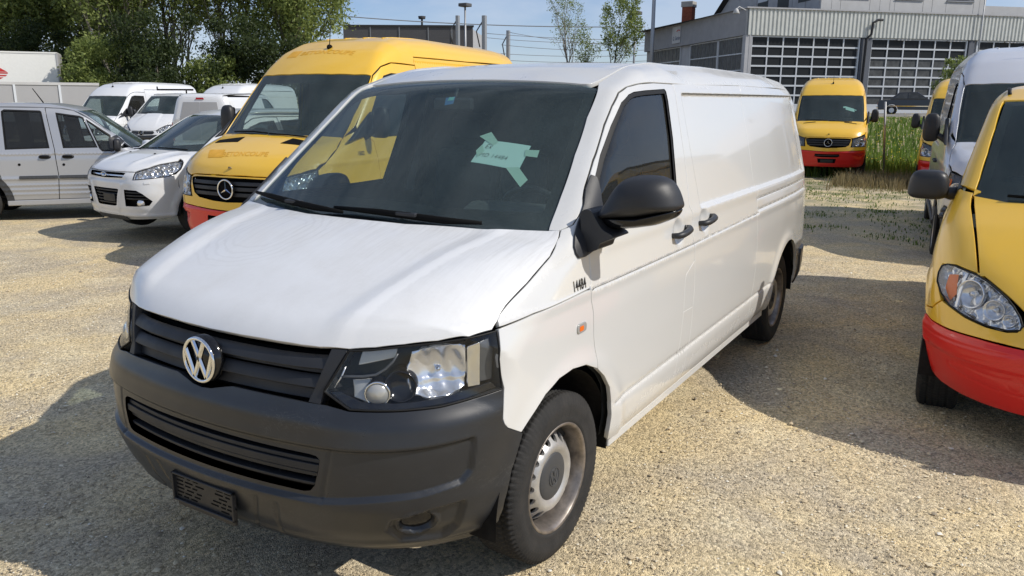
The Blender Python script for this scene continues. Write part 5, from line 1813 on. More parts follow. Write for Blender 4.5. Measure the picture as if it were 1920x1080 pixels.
        panel(B, 'lamp_apron', FRONT, o, M['gloss_black'], house, step=.012, grid=.02, depth=.01, offset=-.014, shrink=False)
        # seal round the lamp
        MB().add(*tube(surf(B, FRONT, resample(S_ / [60, 1], .02) * [60, 1], .000), .0035, 5, closed=True), smooth=True).build('seal', M['rubber_seal'], house)
    # wings
    fen = [(.452, .942), (.430, .839), (.446, .738), (.440, .718), (.424, .699), (.355, .660), (.312, .690), (.212, .753), (.121, .785), (.026, .793), (-.079, .779), (-.177, .735), (-.179, .767), (-.162, .861), (-.155, .968), (-.139, 1.023), (-.131, 1.062), (.038, 1.058), (.261, 1.052), (.425, 1.036)]
    panel(B, 'front_wing', SIDE, fen, PW, t, step=.014, grid=.014, depth=.02, sides=(1,))
    panel(B, 'front_wing', SIDE, fen, PW, t, step=.03, grid=.03, depth=.02, sides=(-1,))
    hood_side = [(x, z) for (x, z) in to_chart(B, TOP, [(.413, .878), (.390, .874), (.353, .875), (.316, .877), (.227, .882), (.115, .881), (.062, .879), (-.004, .862), (-.055, .848), (-.084, .838)], SIDE)]
    uf = [(.420, 1.040)] + hood_side + [(-.130, 1.300), (-.20, 1.345), (-.215, 1.359), (-.17, 1.28), (-.156, 1.208), (-.153, 1.148), (-.145, 1.083), (-.131, 1.066), (.038, 1.062), (.261, 1.056)]
    for sd_, g in ((1, .014), (-1, .03)):
        panel(B, 'upper_wing', SIDE, uf, PW, t, step=g, grid=g, depth=.02, sides=(sd_,), gap=.002)
    # doors with window openings
    win = [(-.285, 1.272), (-.305, 1.385), (-.349, 1.463), (-.434, 1.54), (-.576, 1.651), (-.708, 1.744), (-.79, 1.777), (-.85, 1.789), (-.979, 1.797), (-1.225, 1.806), (-1.241, 1.795), (-1.245, 1.748), (-1.222, 1.573), (-1.183, 1.425), (-1.155, 1.327), (-1.14, 1.275), (-.90, 1.270)]
    door = [(-.156, 1.208), (-.153, 1.148), (-.145, 1.083), (-.131, 1.064), (-.139, 1.023), (-.155, .968), (-.162, .861), (-.179, .767), (-.179, .733), (-.245, .683), (-.303, .618), (-.335, .546), (-.35, .47), (-.352, .40), (-.375, .352), (-1.10, .350), (-1.137, .522), (-1.156, .589), (-1.177, .736), (-1.178, .892), (-1.189, .922), (-1.312, .973), (-1.305, 1.06), (-1.302, 1.103), (-1.310, 1.163), (-1.306, 1.216), (-1.287, 1.244), (-1.325, 1.407), (-1.338, 1.497), (-1.365, 1.832), (-1.107, 1.833), (-.933, 1.825), (-.819, 1.811), (-.734, 1.786), (-.65, 1.730), (-.554, 1.656), (-.423, 1.546), (-.391, 1.521), (-.279, 1.426), (-.237, 1.386), (-.215, 1.359), (-.17, 1.28)]
    def dpost(U):   # handle hollow
        d = -.022 * np.exp(-(((U[:, 0] + 1.105) / .05) ** 2 + ((U[:, 1] - 1.145) / .055) ** 2) ** 2)
        return d
    def spost(U):
        return -.022 * np.exp(-(((U[:, 0] + 1.49) / .05) ** 2 + ((U[:, 1] - 1.155) / .055) ** 2) ** 2)
    slide = [(-1.312, .973), (-1.321, .829), (-1.312, .733), (-1.313, .696), (-1.300, .552), (-1.269, .522), (-1.235, .350), (-2.42, .345), (-2.450, .43), (-2.473, .538), (-2.494, .611), (-2.516, .721), (-2.516, .866), (-2.505, .936), (-2.490, 1.049), (-2.520, 1.16), (-2.545, 1.234), (-2.53, 1.27), (-2.545, 1.38), (-2.557, 1.457), (-2.560, 1.554), (-2.555, 1.684), (-2.540, 1.811), (-2.557, 1.843), (-1.365, 1.834), (-1.338, 1.497), (-1.325, 1.407), (-1.287, 1.244), (-1.306, 1.216), (-1.310, 1.163), (-1.302, 1.103), (-1.305, 1.06)]
    archr = [(-3.42 + .438 * math.cos(math.radians(a)), .335 + .432 * math.sin(math.radians(a))) for a in np.linspace(2, 172, 24)]
    quarter = [(-2.42, .345), (-2.93, .350)] + [(-2.98, .352)] + archr + [(-3.87, .345), (-4.14, .40), (-4.14, .60), (-4.14, 1.83), (-4.05, 1.834), (-2.557, 1.843), (-2.540, 1.811), (-2.555, 1.684), (-2.560, 1.554), (-2.557, 1.457), (-2.545, 1.38), (-2.53, 1.27), (-2.545, 1.234), (-2.520, 1.16), (-2.490, 1.049), (-2.505, .936), (-2.516, .866), (-2.516, .721), (-2.494, .611), (-2.473, .538), (-2.450, .43)]
    flap = [(-1.312, .973), (-1.189, .922), (-1.178, .892), (-1.177, .736), (-1.312, .733), (-1.321, .829)]
    pil = [(-1.177, .736), (-1.156, .589), (-1.137, .522), (-1.10, .350), (-1.235, .350), (-1.269, .522), (-1.300, .552), (-1.313, .696), (-1.312, .733)]
    RW = T5_rows()
    for sd_, g in ((1, .0125), (-1, .035)):
        rw = RW if sd_ > 0 else None
        D = panel(B, 'front_door', SIDE, door, PW, t, holes=[win], step=g, grid=g, depth=.02, sides=(sd_,), rows=rw, post=dpost if sd_ > 0 else None)[0]
        # window rubber, glass, inner trim
        wi = offset_poly(win, .020)
        panel(B, 'window_frame', SIDE, win, M['rubber_seal'], D, holes=[wi], step=.02, grid=.02, depth=.012, offset=-.003, sides=(sd_,), shrink=False)
        panel(B, 'window_glass', SIDE, offset_poly(win, .015), M['side_glass'], D, step=.04, grid=.05, depth=0, offset=-.012, sides=(sd_,), shrink=False)
        panel(B, 'door_trim', SIDE, offset_poly(door, -.004), M['trim_dark'], D, holes=[offset_poly(win, .012)], step=.05, grid=.06, depth=0, offset=-.045, sides=(sd_,), shrink=False)
        S_ = panel(B, 'sliding_door', SIDE, slide, PW, t, step=g, grid=g, depth=.02, sides=(sd_,), rows=rw, post=spost if sd_ > 0 else None)[0]
        panel(B, 'rear_quarter', SIDE, quarter, PW, t, step=g, grid=g, depth=.02, sides=(sd_,), rows=rw, gap=.002)
        panel(B, 'fuel_flap', SIDE, flap, PW, t, step=g, grid=g * 1.5, depth=.02, sides=(sd_,), gap=.002)
        panel(B, 'door_post', SIDE, pil, PW, t, step=g, grid=g * 1.5, depth=.02, sides=(sd_,), gap=.002)
        # roof side frame with the windscreen pillar
        ch = ('roll', 1.0)
        a = to_chart(B, TOP, [(-.078, .836), (-.060, .800), (-.20, .775), (-.376, .741), (-.55, .706), (-.714, .675), (-.76, .655), (-.9, .648), (-1.1, .645), (-1.6, .645), (-2.4, .645), (-3.2, .64), (-3.9, .63), (-4.14, .622)], ch)
        b = to_chart(B, SIDE, [(-4.14, 1.83), (-4.05, 1.834), (-3.2, 1.840), (-2.557, 1.843), (-1.365, 1.834), (-1.107, 1.835), (-.933, 1.827), (-.819, 1.813), (-.734, 1.788), (-.65, 1.732), (-.554, 1.658), (-.423, 1.548), (-.391, 1.523), (-.279, 1.428), (-.237, 1.388), (-.215, 1.361), (-.20, 1.347), (-.130, 1.302)], ch)
        panel(B, 'roof_frame', ch, a + b, PW, t, step=g * 1.2, grid=g * 1.2, depth=.02, sides=(sd_,), gap=.002)
        # dark seals in the shut lines; creases get dark strips for dirt and shade
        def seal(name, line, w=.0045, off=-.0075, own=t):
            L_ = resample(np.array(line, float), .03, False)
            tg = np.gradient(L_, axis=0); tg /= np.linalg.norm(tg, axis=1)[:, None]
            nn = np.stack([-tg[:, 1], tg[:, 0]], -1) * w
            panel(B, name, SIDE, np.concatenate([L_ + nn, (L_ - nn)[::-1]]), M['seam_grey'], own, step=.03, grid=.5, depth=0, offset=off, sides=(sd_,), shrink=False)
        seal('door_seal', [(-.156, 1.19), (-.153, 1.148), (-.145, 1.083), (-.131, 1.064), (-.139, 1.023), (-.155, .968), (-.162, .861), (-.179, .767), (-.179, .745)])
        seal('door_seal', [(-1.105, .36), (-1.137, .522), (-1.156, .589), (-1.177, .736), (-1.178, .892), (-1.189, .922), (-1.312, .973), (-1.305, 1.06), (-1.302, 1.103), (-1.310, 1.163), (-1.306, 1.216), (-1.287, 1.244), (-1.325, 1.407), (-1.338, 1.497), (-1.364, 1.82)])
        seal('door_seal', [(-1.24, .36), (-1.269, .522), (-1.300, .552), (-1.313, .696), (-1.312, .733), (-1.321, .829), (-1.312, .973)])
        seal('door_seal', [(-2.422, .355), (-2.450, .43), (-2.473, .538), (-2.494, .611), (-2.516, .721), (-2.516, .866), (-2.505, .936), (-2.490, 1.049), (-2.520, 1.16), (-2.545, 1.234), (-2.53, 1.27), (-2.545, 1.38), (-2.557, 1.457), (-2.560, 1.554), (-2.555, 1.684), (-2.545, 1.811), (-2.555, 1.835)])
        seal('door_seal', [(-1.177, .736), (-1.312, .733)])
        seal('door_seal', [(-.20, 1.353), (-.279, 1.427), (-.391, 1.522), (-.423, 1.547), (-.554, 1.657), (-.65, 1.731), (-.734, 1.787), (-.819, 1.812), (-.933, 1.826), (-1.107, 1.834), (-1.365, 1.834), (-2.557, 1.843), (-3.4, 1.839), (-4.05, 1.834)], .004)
        if sd_ > 0:
            seal('crease_dirt_shade', [(-.140, 1.0585), (-1.2, 1.0585), (-1.7, 1.0628), (-2.4, 1.0693), (-2.478, 1.070)], .0032, .0045)
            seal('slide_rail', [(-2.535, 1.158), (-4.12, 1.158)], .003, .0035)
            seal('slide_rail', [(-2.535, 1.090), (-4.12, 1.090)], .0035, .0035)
            seal('crease_dirt_shade', [(-.372, .530), (-2.44, .530)], .0022, .0035)
            seal('recess_shade_strip', [(-1.475, 1.786), (-4.14, 1.786)], .0030, .0004)  # dark strip draws the shade under the recess's upper edge
        # sill flange
        sb = MB()
        for x0, x1 in ((-.42, -2.95),):
            yy = .905 * sd_
            sb.box((x0, yy - .012, .300), (x1, yy + .008, .340), .004)
        sb.build('sill_flange', M['white_paint'], t)
        # mirror sail
        sail = [(-.218, 1.362), (-.147, 1.303), (-.100, 1.262), (-.068, 1.228), (-.060, 1.205), (-.068, 1.190), (-.110, 1.188), (-.155, 1.194), (-.209, 1.203), (-.29, 1.224), (-.40, 1.236), (-.64, 1.262), (-.60, 1.275), (-.31, 1.274), (-.318, 1.375), (-.345, 1.455), (-.330, 1.463), (-.27, 1.415)]
        MR = thing_part('door_mirror', t)
        # door mirror: outline seen from the front, domed forwards; the right one is folded back
        sh = [(.927, 1.324), (.961, 1.377), (.993, 1.435), (1.02, 1.466), (1.057, 1.482), (1.109, 1.487), (1.162, 1.485), (1.199, 1.469), (1.224, 1.429), (1.24, 1.381), (1.23, 1.367), (1.095, 1.335), (.941, 1.319)]
        ba = [(.93, 1.326), (1.095, 1.337), (1.238, 1.372), (1.222, 1.340), (1.155, 1.307), (1.076, 1.291), (.991, 1.281), (.951, 1.298)]
        ar = [(.895, 1.345), (.911, 1.362), (.939, 1.359), (.955, 1.334), (.985, 1.290), (1.024, 1.275), (1.035, 1.264), (.976, 1.238), (.972, 1.215), (.905, 1.190)]
        def dome(o, x0, hgt, c, back=.035):
            o = resample(rounded(o, .02, 3), .012)
            c = np.array(c)
            V, n = [], len(o)
            ks = [(-back, .96), (-back * .5, 1.0), (0, 1.0)] + [(hgt * math.sin(q), math.cos(q) ** .62) for q in np.radians((12, 26, 40, 54, 66, 76, 84))] + [(hgt, .02)]
            for dx, s_ in ks:
                for p in o:
                    q = c + (p - c) * s_
                    V.append((x0 + dx - .16 * (q[0] - 1.08), q[0] , q[1]))
            F_ = [(k * n + i_, k * n + (i_ + 1) % n, (k + 1) * n + (i_ + 1) % n, (k + 1) * n + i_) for k in range(len(ks) - 1) for i_ in range(n)]
            F_.append(tuple(range(n))); F_.append(tuple(range((len(ks) - 1) * n, len(ks) * n)))
            return np.array(V), F_
        def place(V):
            V = np.array(V, float) * [1, sd_, 1]
            if sd_ < 0:
                a_ = math.radians(-78); p0 = np.array([-.235, -.965])
                q = V[:, :2] - p0
                V[:, 0] = p0[0] - .02 + q[:, 0] * math.cos(a_) - q[:, 1] * math.sin(a_)
                V[:, 1] = p0[1] - .03 + q[:, 0] * math.sin(a_) + q[:, 1] * math.cos(a_)
                V[:, 0] -= .36; V[:, 1] += .05; V[:, 2] -= .135
            return V
        for nm, (V, F_), mt in (('mirror_shell', dome(sh, -.245, .105, (1.09, 1.385)), 'black_plastic'), ('mirror_base', dome(ba, -.245, .075, (1.09, 1.325)), 'gloss_black')):
            o_ = mesh_obj(nm, place(V), F_, M[mt], MR, smooth=True)
        gl_ = offset_poly([(.95, 1.31), (.985, 1.40), (1.03, 1.455), (1.10, 1.47), (1.18, 1.46), (1.215, 1.41), (1.22, 1.36), (1.10, 1.318)], .006)
        mesh_obj('mirror_glass', place([(-.283 - .16 * (y - 1.08), y, z) for y, z in gl_]), [tuple(range(len(gl_)))], M['chrome'], MR)
        if sd_ < 0: ar = [(.895, 1.27), (.93, 1.27), (.97, 1.24), (.97, 1.20), (.905, 1.19)]
        ab = MB(); ab.prism([tuple(p) for p in rounded(ar, .02, 3)], -.27, -.13, 'yz')
        am = ab.build('mirror_arm', M['black_plastic'], MR)
        if sd_ < 0: am.data.transform(Matrix.Scale(-1, 4, (0, 1, 0)))
        bevel(am, .02, 3, 30)
        panel(B, 'mirror_sail', SIDE, sail, M['black_plastic'], MR, step=.015, grid=.02, depth=.014, offset=.010, sides=(sd_,), shrink=False)
        # handles
        for hx, hz, dd in ((-1.105, 1.143, D), (-1.490, 1.153, S_)):
            yb = B.width(hz) + B.plan(hx)
            hb = MB()
            pts = [(hx + .088, (yb - .004) * sd_, hz - .006), (hx + .078, (yb + .030) * sd_, hz - .005), (hx + .04, (yb + .040) * sd_, hz - .002), (hx - .02, (yb + .040) * sd_, hz + .002), (hx - .065, (yb + .034) * sd_, hz + .006), (hx - .092, (yb + .020) * sd_, hz + .007), (hx - .095, (yb - .004) * sd_, hz + .006)]
            hb.tube(pts, [.012, .015, .016, .016, .017, .018, .016], 10)
            hb.build('door_handle', M['black_plastic'], dd)
        # indicator repeater
        iy = [(-.011, .942), (-.024, .912), (-.078, .914), (-.095, .938), (-.088, .946), (-.03, .950)]
        r_ = panel(B, 'side_indicator', SIDE, rounded([(-.020, .947), (-.020, .915), (-.086, .915), (-.086, .947)], .014), M['ribbed_clear'], t, step=.01, grid=.01, depth=.008, offset=.006, sides=(sd_,), shrink=False)[0]
        panel(B, 'amber_bulb', SIDE, rounded([(-.030, .940), (-.030, .921), (-.062, .921), (-.062, .940)], .006), M['amber'], r_, step=.01, grid=.01, depth=0, offset=.0068, sides=(sd_,), shrink=False)
        # rear corner lamp
        rl = ('front', -3.8)
        panel(B, 'tail_lamp', rl, [(s_ * 1.0, z) for s_, z in [(sd_ * 122, .78), (sd_ * 134, .78), (sd_ * 134, 1.24), (sd_ * 122, 1.24)]], M['red_lens'], t, step=.03, grid=.03, depth=.01, offset=.006, shrink=False)
    # number on the wing
    for sd_ in (1,):
        lettering(B, SIDE, '14484', (-.002, 1.0745), .056, M['sticker_black'], t, 'number_decal', uvx=(-1, 0), wide=.66, bold=.012, off=.0025, space=1.12)
    # roof skin and tailgate
    rf = [(-.690, 0), (-.70, .25), (-.728, .589), (-.745, .625), (-.80, .635), (-.95, .640), (-1.2, .642), (-2.4, .642), (-3.2, .637), (-3.9, .627), (-4.14, .619), (-4.25, .60), (-4.27, 0)]
    rp_ = sym(rf, 1)
    panel(B, 'roof', TOP, rp_, PW, t, step=.03, grid=.022, depth=.02, gap=.001)
    RR = ('front', -3.8)
    back = [(a, .42) for a in np.linspace(107.5, 252.5, 30)] + [(a, 1.86) for a in np.linspace(252.5, 107.5, 30)]
    panel(B, 'tailgate', RR, back, PW, t, step=.05, grid=.04, depth=.02, shrink=False)
    rb_ = [(a, .33) for a in np.linspace(104, 256, 30)] + [(a, .60) for a in np.linspace(256, 104, 30)]
    panel(B, 'rear_bumper', RR, rb_, BP, t, step=.03, grid=.03, depth=.05, offset=.018, shrink=False)
    # windscreen with black border
    ws = [(.20, 0), (.19, .26), (.10, .60), (-.03, .818), (-.068, .797), (-.376, .739), (-.716, .673), (-.728, .586), (-.700, .251), (-.690, 0)]
    wsp = sym(ws, 1)
    inner = sym([(.012, 0), (-.005, .35), (-.075, .62), (-.125, .742), (-.376, .695), (-.672, .632), (-.688, .56), (-.660, .25), (-.650, 0)], 1)
    # the sheet under the bonnet edge needs the screen plane, not the bonnet
    G = panel(B, 'windscreen', TOP, [p if p[0] < .1 else (.1, p[1]) for p in wsp], M['windscreen'], t, step=.04, grid=.04, depth=0, offset=-.008, shrink=False)[0]
    panel(B, 'screen_border', TOP, [p if p[0] < .125 else (.125, p[1]) for p in wsp], M['gap_black'], G, holes=[inner], step=.02, grid=.03, depth=0, offset=-.0125, shrink=False)
    # scuttle: dark strip below the glass
    ct = MB()
    ys = np.linspace(-.80, .80, 25)
    xs = .128 - .285 * ys ** 2
    V = [(x + .02, y, 1.262) for x, y in zip(xs, ys)] + [(x - .10, y, 1.235) for x, y in zip(xs, ys)]
    ct.add(V, [(i, i + 1, i + 26, i + 25) for i in range(24)])
    ct.build('scuttle', M['trim_dark'], t)
    # wipers
    for pts, arm in ((((-.100, -.800), (-.030, -.625), (.045, -.400), (.085, -.235), (.108, -.060)), ((.128, -.24), (.092, -.33), (.045, -.44))),
                     (((.082, -.130), (.085, .089), (.078, .247), (.060, .413), (.022, .560)), ((.128, .42), (.105, .33), (.085, .22)))):
        p = surf(B, TOP, pts, .012)
        bl = MB().tube(p, [.005, .009, .010, .010, .005], 6, squash=1.5)
        wp = bl.build('wiper', M['gap_black'], t)
        c_ = p[len(p) // 2]
        MB().box(c_ - [.012, .05, .004], c_ + [.012, .05, .012], .004).build('wiper_clip', M['black_plastic'], wp)
    jet = MB()
    for y in (-.38, .42):
        p = surf(B, TOP, [(.165 - .2 * y * y, y)], .004)[0]
        jet.lathe([(.0001, .006), (.009, .004), (.012, -.003)], 10, Matrix.Translation(p) @ Matrix.Rotation(math.pi / 2, 4, 'X'))
    # number plate holder, empty
    ph_ = MB()
    px = B.front(.42) + .016
    cx, z0, z1 = px, .366, .474
    cz = (z0 + z1) / 2
    ph_.box((cx - .012, -.158, z0), (cx - .004, .158, z1), .003)
    for zz in (z0, z1 - .008): ph_.box((cx - .006, -.160, zz), (cx + .008, .160, zz + .008), .002)
    for yy in (-.160, .152): ph_.box((cx - .006, yy, z0), (cx + .008, yy + .008, z1), .002)
    ph_.box((cx - .02, -.150, z0 - .022), (cx - .004, .150, z0 - .002), .003)
    hd = ph_.build('plate_holder', M['black_plastic'], t)
    sl = MB()
    rr = random.Random(3)
    for row in range(6):
        y = -.145
        while y < .13:
            L_ = rr.uniform(.012, .045)
            if not -.035 < y < .03:
                sl.box((cx - .0045, y, z0 + .016 + row * .0145), (cx - .0028, y + L_, z0 + .021 + row * .0145))
            y += L_ + rr.uniform(.008, .018)
    tag(sl.build('plate_holder_slot', M['gap_black'], hd), kind='stuff')
    # cabin
    db = MB()
    prof = [(.03, 1.20), (-.10, 1.235), (-.30, 1.245), (-.52, 1.235), (-.60, 1.19), (-.62, 1.05), (-.50, .75), (-.2, .7), (.05, .8)]
    db.prism(prof, -.80, .80, 'xz')
    dsh = db.build('dashboard', M['dash_grey'], t); bevel(dsh, .02, 3, 25)
    cl = MB().prism([(-.50, 1.235), (-.60, 1.30), (-.42, 1.315), (-.26, 1.25)], .20, .62, 'xz')
    bevel(cl.build('instrument_hood', M['dash_grey'], dsh), .02, 3, 20)
    sw = MB()
    cw = Matrix.Translation((-.66, .42, 1.20)) @ Matrix.Rotation(math.radians(-62), 4, 'Y')
    ring = [cw @ Vector((.19 * math.cos(q), .19 * math.sin(q), 0)) for q in np.linspace(0, 2 * np.pi, 36, endpoint=False)]
    sw.add(*tube(ring, .015, 8, closed=True), smooth=True)
    for q in (.3, math.pi - .3, -math.pi / 2): sw.tube([cw @ Vector((0, 0, -.02)), cw @ Vector((.18 * math.sin(q), .18 * math.cos(q), 0))], .02, 6)
    sw.build('steering_wheel', M['black_plastic'], t)
    for yc in (.42, -.42, -.05):
        st = MB()
        w2 = .22 if abs(yc) > .1 else .14
        st.box((-1.28, yc - w2, .72), (-.78, yc + w2, .92), .06)
        so_ = st.build('seat', M['seat_fabric'], t)
        sb = MB().prism([(-1.18, .88), (-1.30, 1.48), (-1.38, 1.46), (-1.32, .86)], yc - w2, yc + w2, 'xz')
        bevel(sb.build('seat_back', M['seat_fabric'], so_), .04, 3, 20)
        if abs(yc) > .1:
            hb = MB().box((-1.40, yc - .13, 1.50), (-1.30, yc + .13, 1.68), .04)
            hb.build('headrest', M['seat_fabric'], so_)
    bh = MB().prism([(-.86, .5), (.86, .5), (.86, 1.15), (.66, 1.84), (-.66, 1.84), (-.86, 1.15)], -1.46, -1.43, 'yz').box((-1.40, -.84, .44), (.15, .84, .5))
    bh.build('bulkhead', M['trim_dark'], t)
    hlr = [p if abs(p[1]) < .64 else (p[0], .64 * np.sign(p[1])) for p in [(-.76, -.62), (-1.46, -.62), (-1.46, .62), (-.76, .62)]]
    panel(B, 'headliner', TOP, hlr, M['dash_grey'], t, step=.05, grid=.08, depth=0, offset=-.045, shrink=False)
    mb_ = MB().box((-.60, -.11, 1.70), (-.575, .11, 1.76), .01)
    mb_.tube([(-.59, 0, 1.74), (-.62, 0, 1.80)], .008, 6)
    mb_.build('rear_view_mirror', M['black_plastic'], t)
    # dark floor and inner lining that closes the gaps between the panels
    inn = [(-4.15, .36), (.30, .36), (.30, .9), (.05, 1.15), (-.15, 1.20), (-4.15, 1.20)]
    ub = MB().box((-4.2, -.84, .30), (.02, .84, .36)).box((.02, -.55, .30), (.62, .55, .80)).box((-.02, -.72, .70), (.45, .72, 1.02))
    ub.build('underbody', M['liner_black'], t)
    for sd_ in (1, -1):
        for po in ([(-.48, .36), (-2.93, .36), (-2.93, 1.22), (-.20, 1.22), (-.20, .80), (-.40, .60)], [(-2.90, .80), (-4.1, .80), (-4.1, 1.80), (-1.40, 1.80), (-1.40, 1.16), (-2.90, 1.16)], [(.36, .90), (-.22, .90), (-.22, 1.20), (.0, 1.15), (.36, 1.02)]):
            panel(B, 'inner_lining', SIDE, po, M['gap_black'], t, step=.08, grid=.1, depth=0, offset=-.035, sides=(sd_,), shrink=False)
        wheel_well(t, .045, .915 * sd_, .438, .45, .335, sd_)
        wheel_well(t, -3.42, .905 * sd_, .432, .45, .335, sd_)
    # wheels
    for x in (0.0, -3.4):
        for sd_ in (1, -1):
            wheel(t, x, .800 * sd_, .333, sd_, steer=math.radians(-2) if x > -1 else 0)
    ax = MB().tube([(0, -.75, .33), (0, .75, .33)], .04, 8).tube([(-3.4, -.75, .33), (-3.4, .75, .33)], .05, 8)
    ax.build('axle', M['liner_black'], t)
    return t

def thing_part(name, parent):
    o = bpy.data.objects.new(name, None)
    o.empty_display_size = .05
    return link(o, parent)

def paper_notes():
    B = HERO
    # handwritten note taped inside the windscreen
    def quad(p, n=8):
        p = np.array(p, float)
        return [(p[0] * (1 - u) + p[1] * u) * (1 - v) + (p[3] * (1 - u) + p[2] * u) * v for v in np.linspace(0, 1, n) for u in np.linspace(0, 1, n)]
    return quad

hero = build_hero()
# ---------------------------------------------------------------- the other parked vehicles
OR30 = ('ortho', 30)
def slats(B, t, z_list, ang, mat, off=-.006, h=.02, depth=.03, name='grille_bar', parent=None):
    for z in z_list:
        a = ang(z)
        o = [(q, z - h / 2) for q in np.linspace(-a, a, 16)] + [(q, z + h / 2) for q in np.linspace(a, -a, 16)]
        panel(B, name, FRONT, o, mat, parent or t, step=.03, grid=.03, depth=depth, offset=off, shrink=False)

def star_emblem(B, t, z, R, dx=.02):
    c = np.array([B.front(z) + dx, 0, z])
    e = MB().add(*tube([(c[0], R * math.cos(q), c[2] + R * math.sin(q)) for q in np.linspace(0, 2 * np.pi, 36, endpoint=False)], R * .085, 6, closed=True), smooth=True)
    for q in (90, 210, 330):
        a = math.radians(q)
        p = [(R * .97 * math.cos(a), R * .97 * math.sin(a)), (R * .13 * math.cos(a + 1.57), R * .13 * math.sin(a + 1.57)), (0, 0), (R * .13 * math.cos(a - 1.57), R * .13 * math.sin(a - 1.57))]
        V = [(c[0] - .002, u, c[2] + v) for u, v in p]
        V[2] = (c[0] + R * .12, 0, c[2])
        e.add(V, [(0, 1, 2), (0, 2, 3)])
    o = MB().lathe([(.001, 0), (R, 0), (R * .98, -.02)], 30, Matrix.Translation(c - [R * .1, 0, 0]) @ Matrix.Rotation(-math.pi / 2, 4, 'Z')).build('emblem_back', M['gap_black'], t)
    e.build('star_emblem', M['chrome'], o)

def lamp(B, t, outline, s, bowls, amber=None, off=-.05, g=.02, dark='lamp_grey', seal=True, bar=None):
    """clear lens over a dark housing with chrome bowls"""
    o = [(s * a, b) for a, b in outline]
    c0 = np.mean(np.array(outline), 0)
    def fac(U):
        a, z = U[:, 0] * 60 * s, U[:, 1]
        return .010 * np.sin(a * 1.3 + 8 * z) * np.sin(z * 55) + .007 * ((a * .8) % 1 - .5) - .012 * (1 - ((a - c0[0]) / 12) ** 2).clip(0, 1)
    h = panel(B, 'headlight', FRONT, o, M[dark], t, step=g, grid=.011 if dark == 'reflector' else g * 1.5, depth=0, offset=off, shrink=False, post=fac if dark == 'reflector' else None)[0]
    L_ = sheet(B, FRONT, o, step=g, grid=g * 1.5, depth=.01, offset=.001)[0]
    S_ = np.array(o)
    rs = resample(S_ / [60, 1], g) * [60, 1]
    l1, l2 = surf(B, FRONT, rs, -.004), surf(B, FRONT, rs, off - .002)
    n = len(l1)
    mesh_obj('housing_wall', np.concatenate([l1, l2]), [(i, (i + 1) % n, (i + 1) % n + n, i + n) for i in range(n)], M['reflector'], h, smooth=True)
    for (a, z, r, yaw) in bowls:
        p = surf(B, FRONT, [(s * a, z)], -.012 - r * .35)[0]
        d = Vector((math.cos(math.radians(yaw)), s * math.sin(math.radians(yaw)), .05)).normalized()
        F_ = Matrix.Translation(p) @ d.to_track_quat('Y', 'Z').to_matrix().to_4x4()
        MB().lathe([(.002, -r * .5), (r * .5, -r * .42), (r * .85, -.1 * r), (r, .22 * r), (r * 1.05, .2 * r), (r * 1.04, -.1 * r)], 28, F_).lathe([(.001, r * .1), (r * .2, r * .05), (r * .25, -r * .4)], 12, F_).build('reflector', M['reflector'], h)
    if amber:
        panel(B, 'indicator', FRONT, rounded([(s * a, b) for a, b in amber], .02), M['amber'], h, step=g, grid=g, depth=0, offset=off * .45, shrink=False)
    if bar:
        panel(B, 'lamp_divider', FRONT, [(s * a, b) for a, b in bar], M['reflector'], h, step=g, grid=g, depth=.01, offset=-.012, shrink=False)
    mesh_obj('lens', L_[0], L_[1], M['lamp_lens'], h, smooth=True, normals=L_[2])
    if seal:
        MB().add(*tube(surf(B, FRONT, rs, .000), .005, 5, closed=True), smooth=True).build('seal', M['rubber_seal'], h)
    return h

def mirror_box(t, c, r, s, mat='black_plastic', arms=1, p=3.2, arm0=None, split=False):
    """door mirror: rounded housing on stubby arms, c = centre for the left side"""
    c = np.array(c, float) * [1, s, 1]
    m = thing_part('door_mirror', t)
    def bend(V):
        V = V.copy(); V[:, 0] = np.where(V[:, 0] < 0, V[:, 0] * .4, V[:, 0])
        V[:, 1] *= 1 + .10 * V[:, 2] / r[2] * (-1)
        return V
    V, F_ = super_blob(*c, *r, p, 28, 16, bend)
    mesh_obj('mirror_shell', V, F_, M[mat], m, smooth=True)
    a0 = np.array(arm0 if arm0 is not None else (c[0] - .02, abs(c[1]) - r[1] - .10, c[2] - r[2] * .5)) * [1, s, 1]
    MB().tube([a0, (a0 + c) / 2 + [0, 0, -.02], c + [0, -s * r[1] * .6, -r[2] * .45]], [.045, .035, .035], 10).build('mirror_arm', M['black_plastic'], m)
    gb = MB()
    o = rounded([(-r[1] * .85, -r[2] * .85), (r[1] * .85, -r[2] * .85), (r[1] * .85, r[2] * .85), (-r[1] * .85, r[2] * .85)], .03)
    gb.add([(c[0] - r[0] * .4 - .003, c[1] + u, c[2] + v) for u, v in o], [tuple(range(len(o)))])
    gb.build('mirror_glass', M['chrome'], m)
    return m

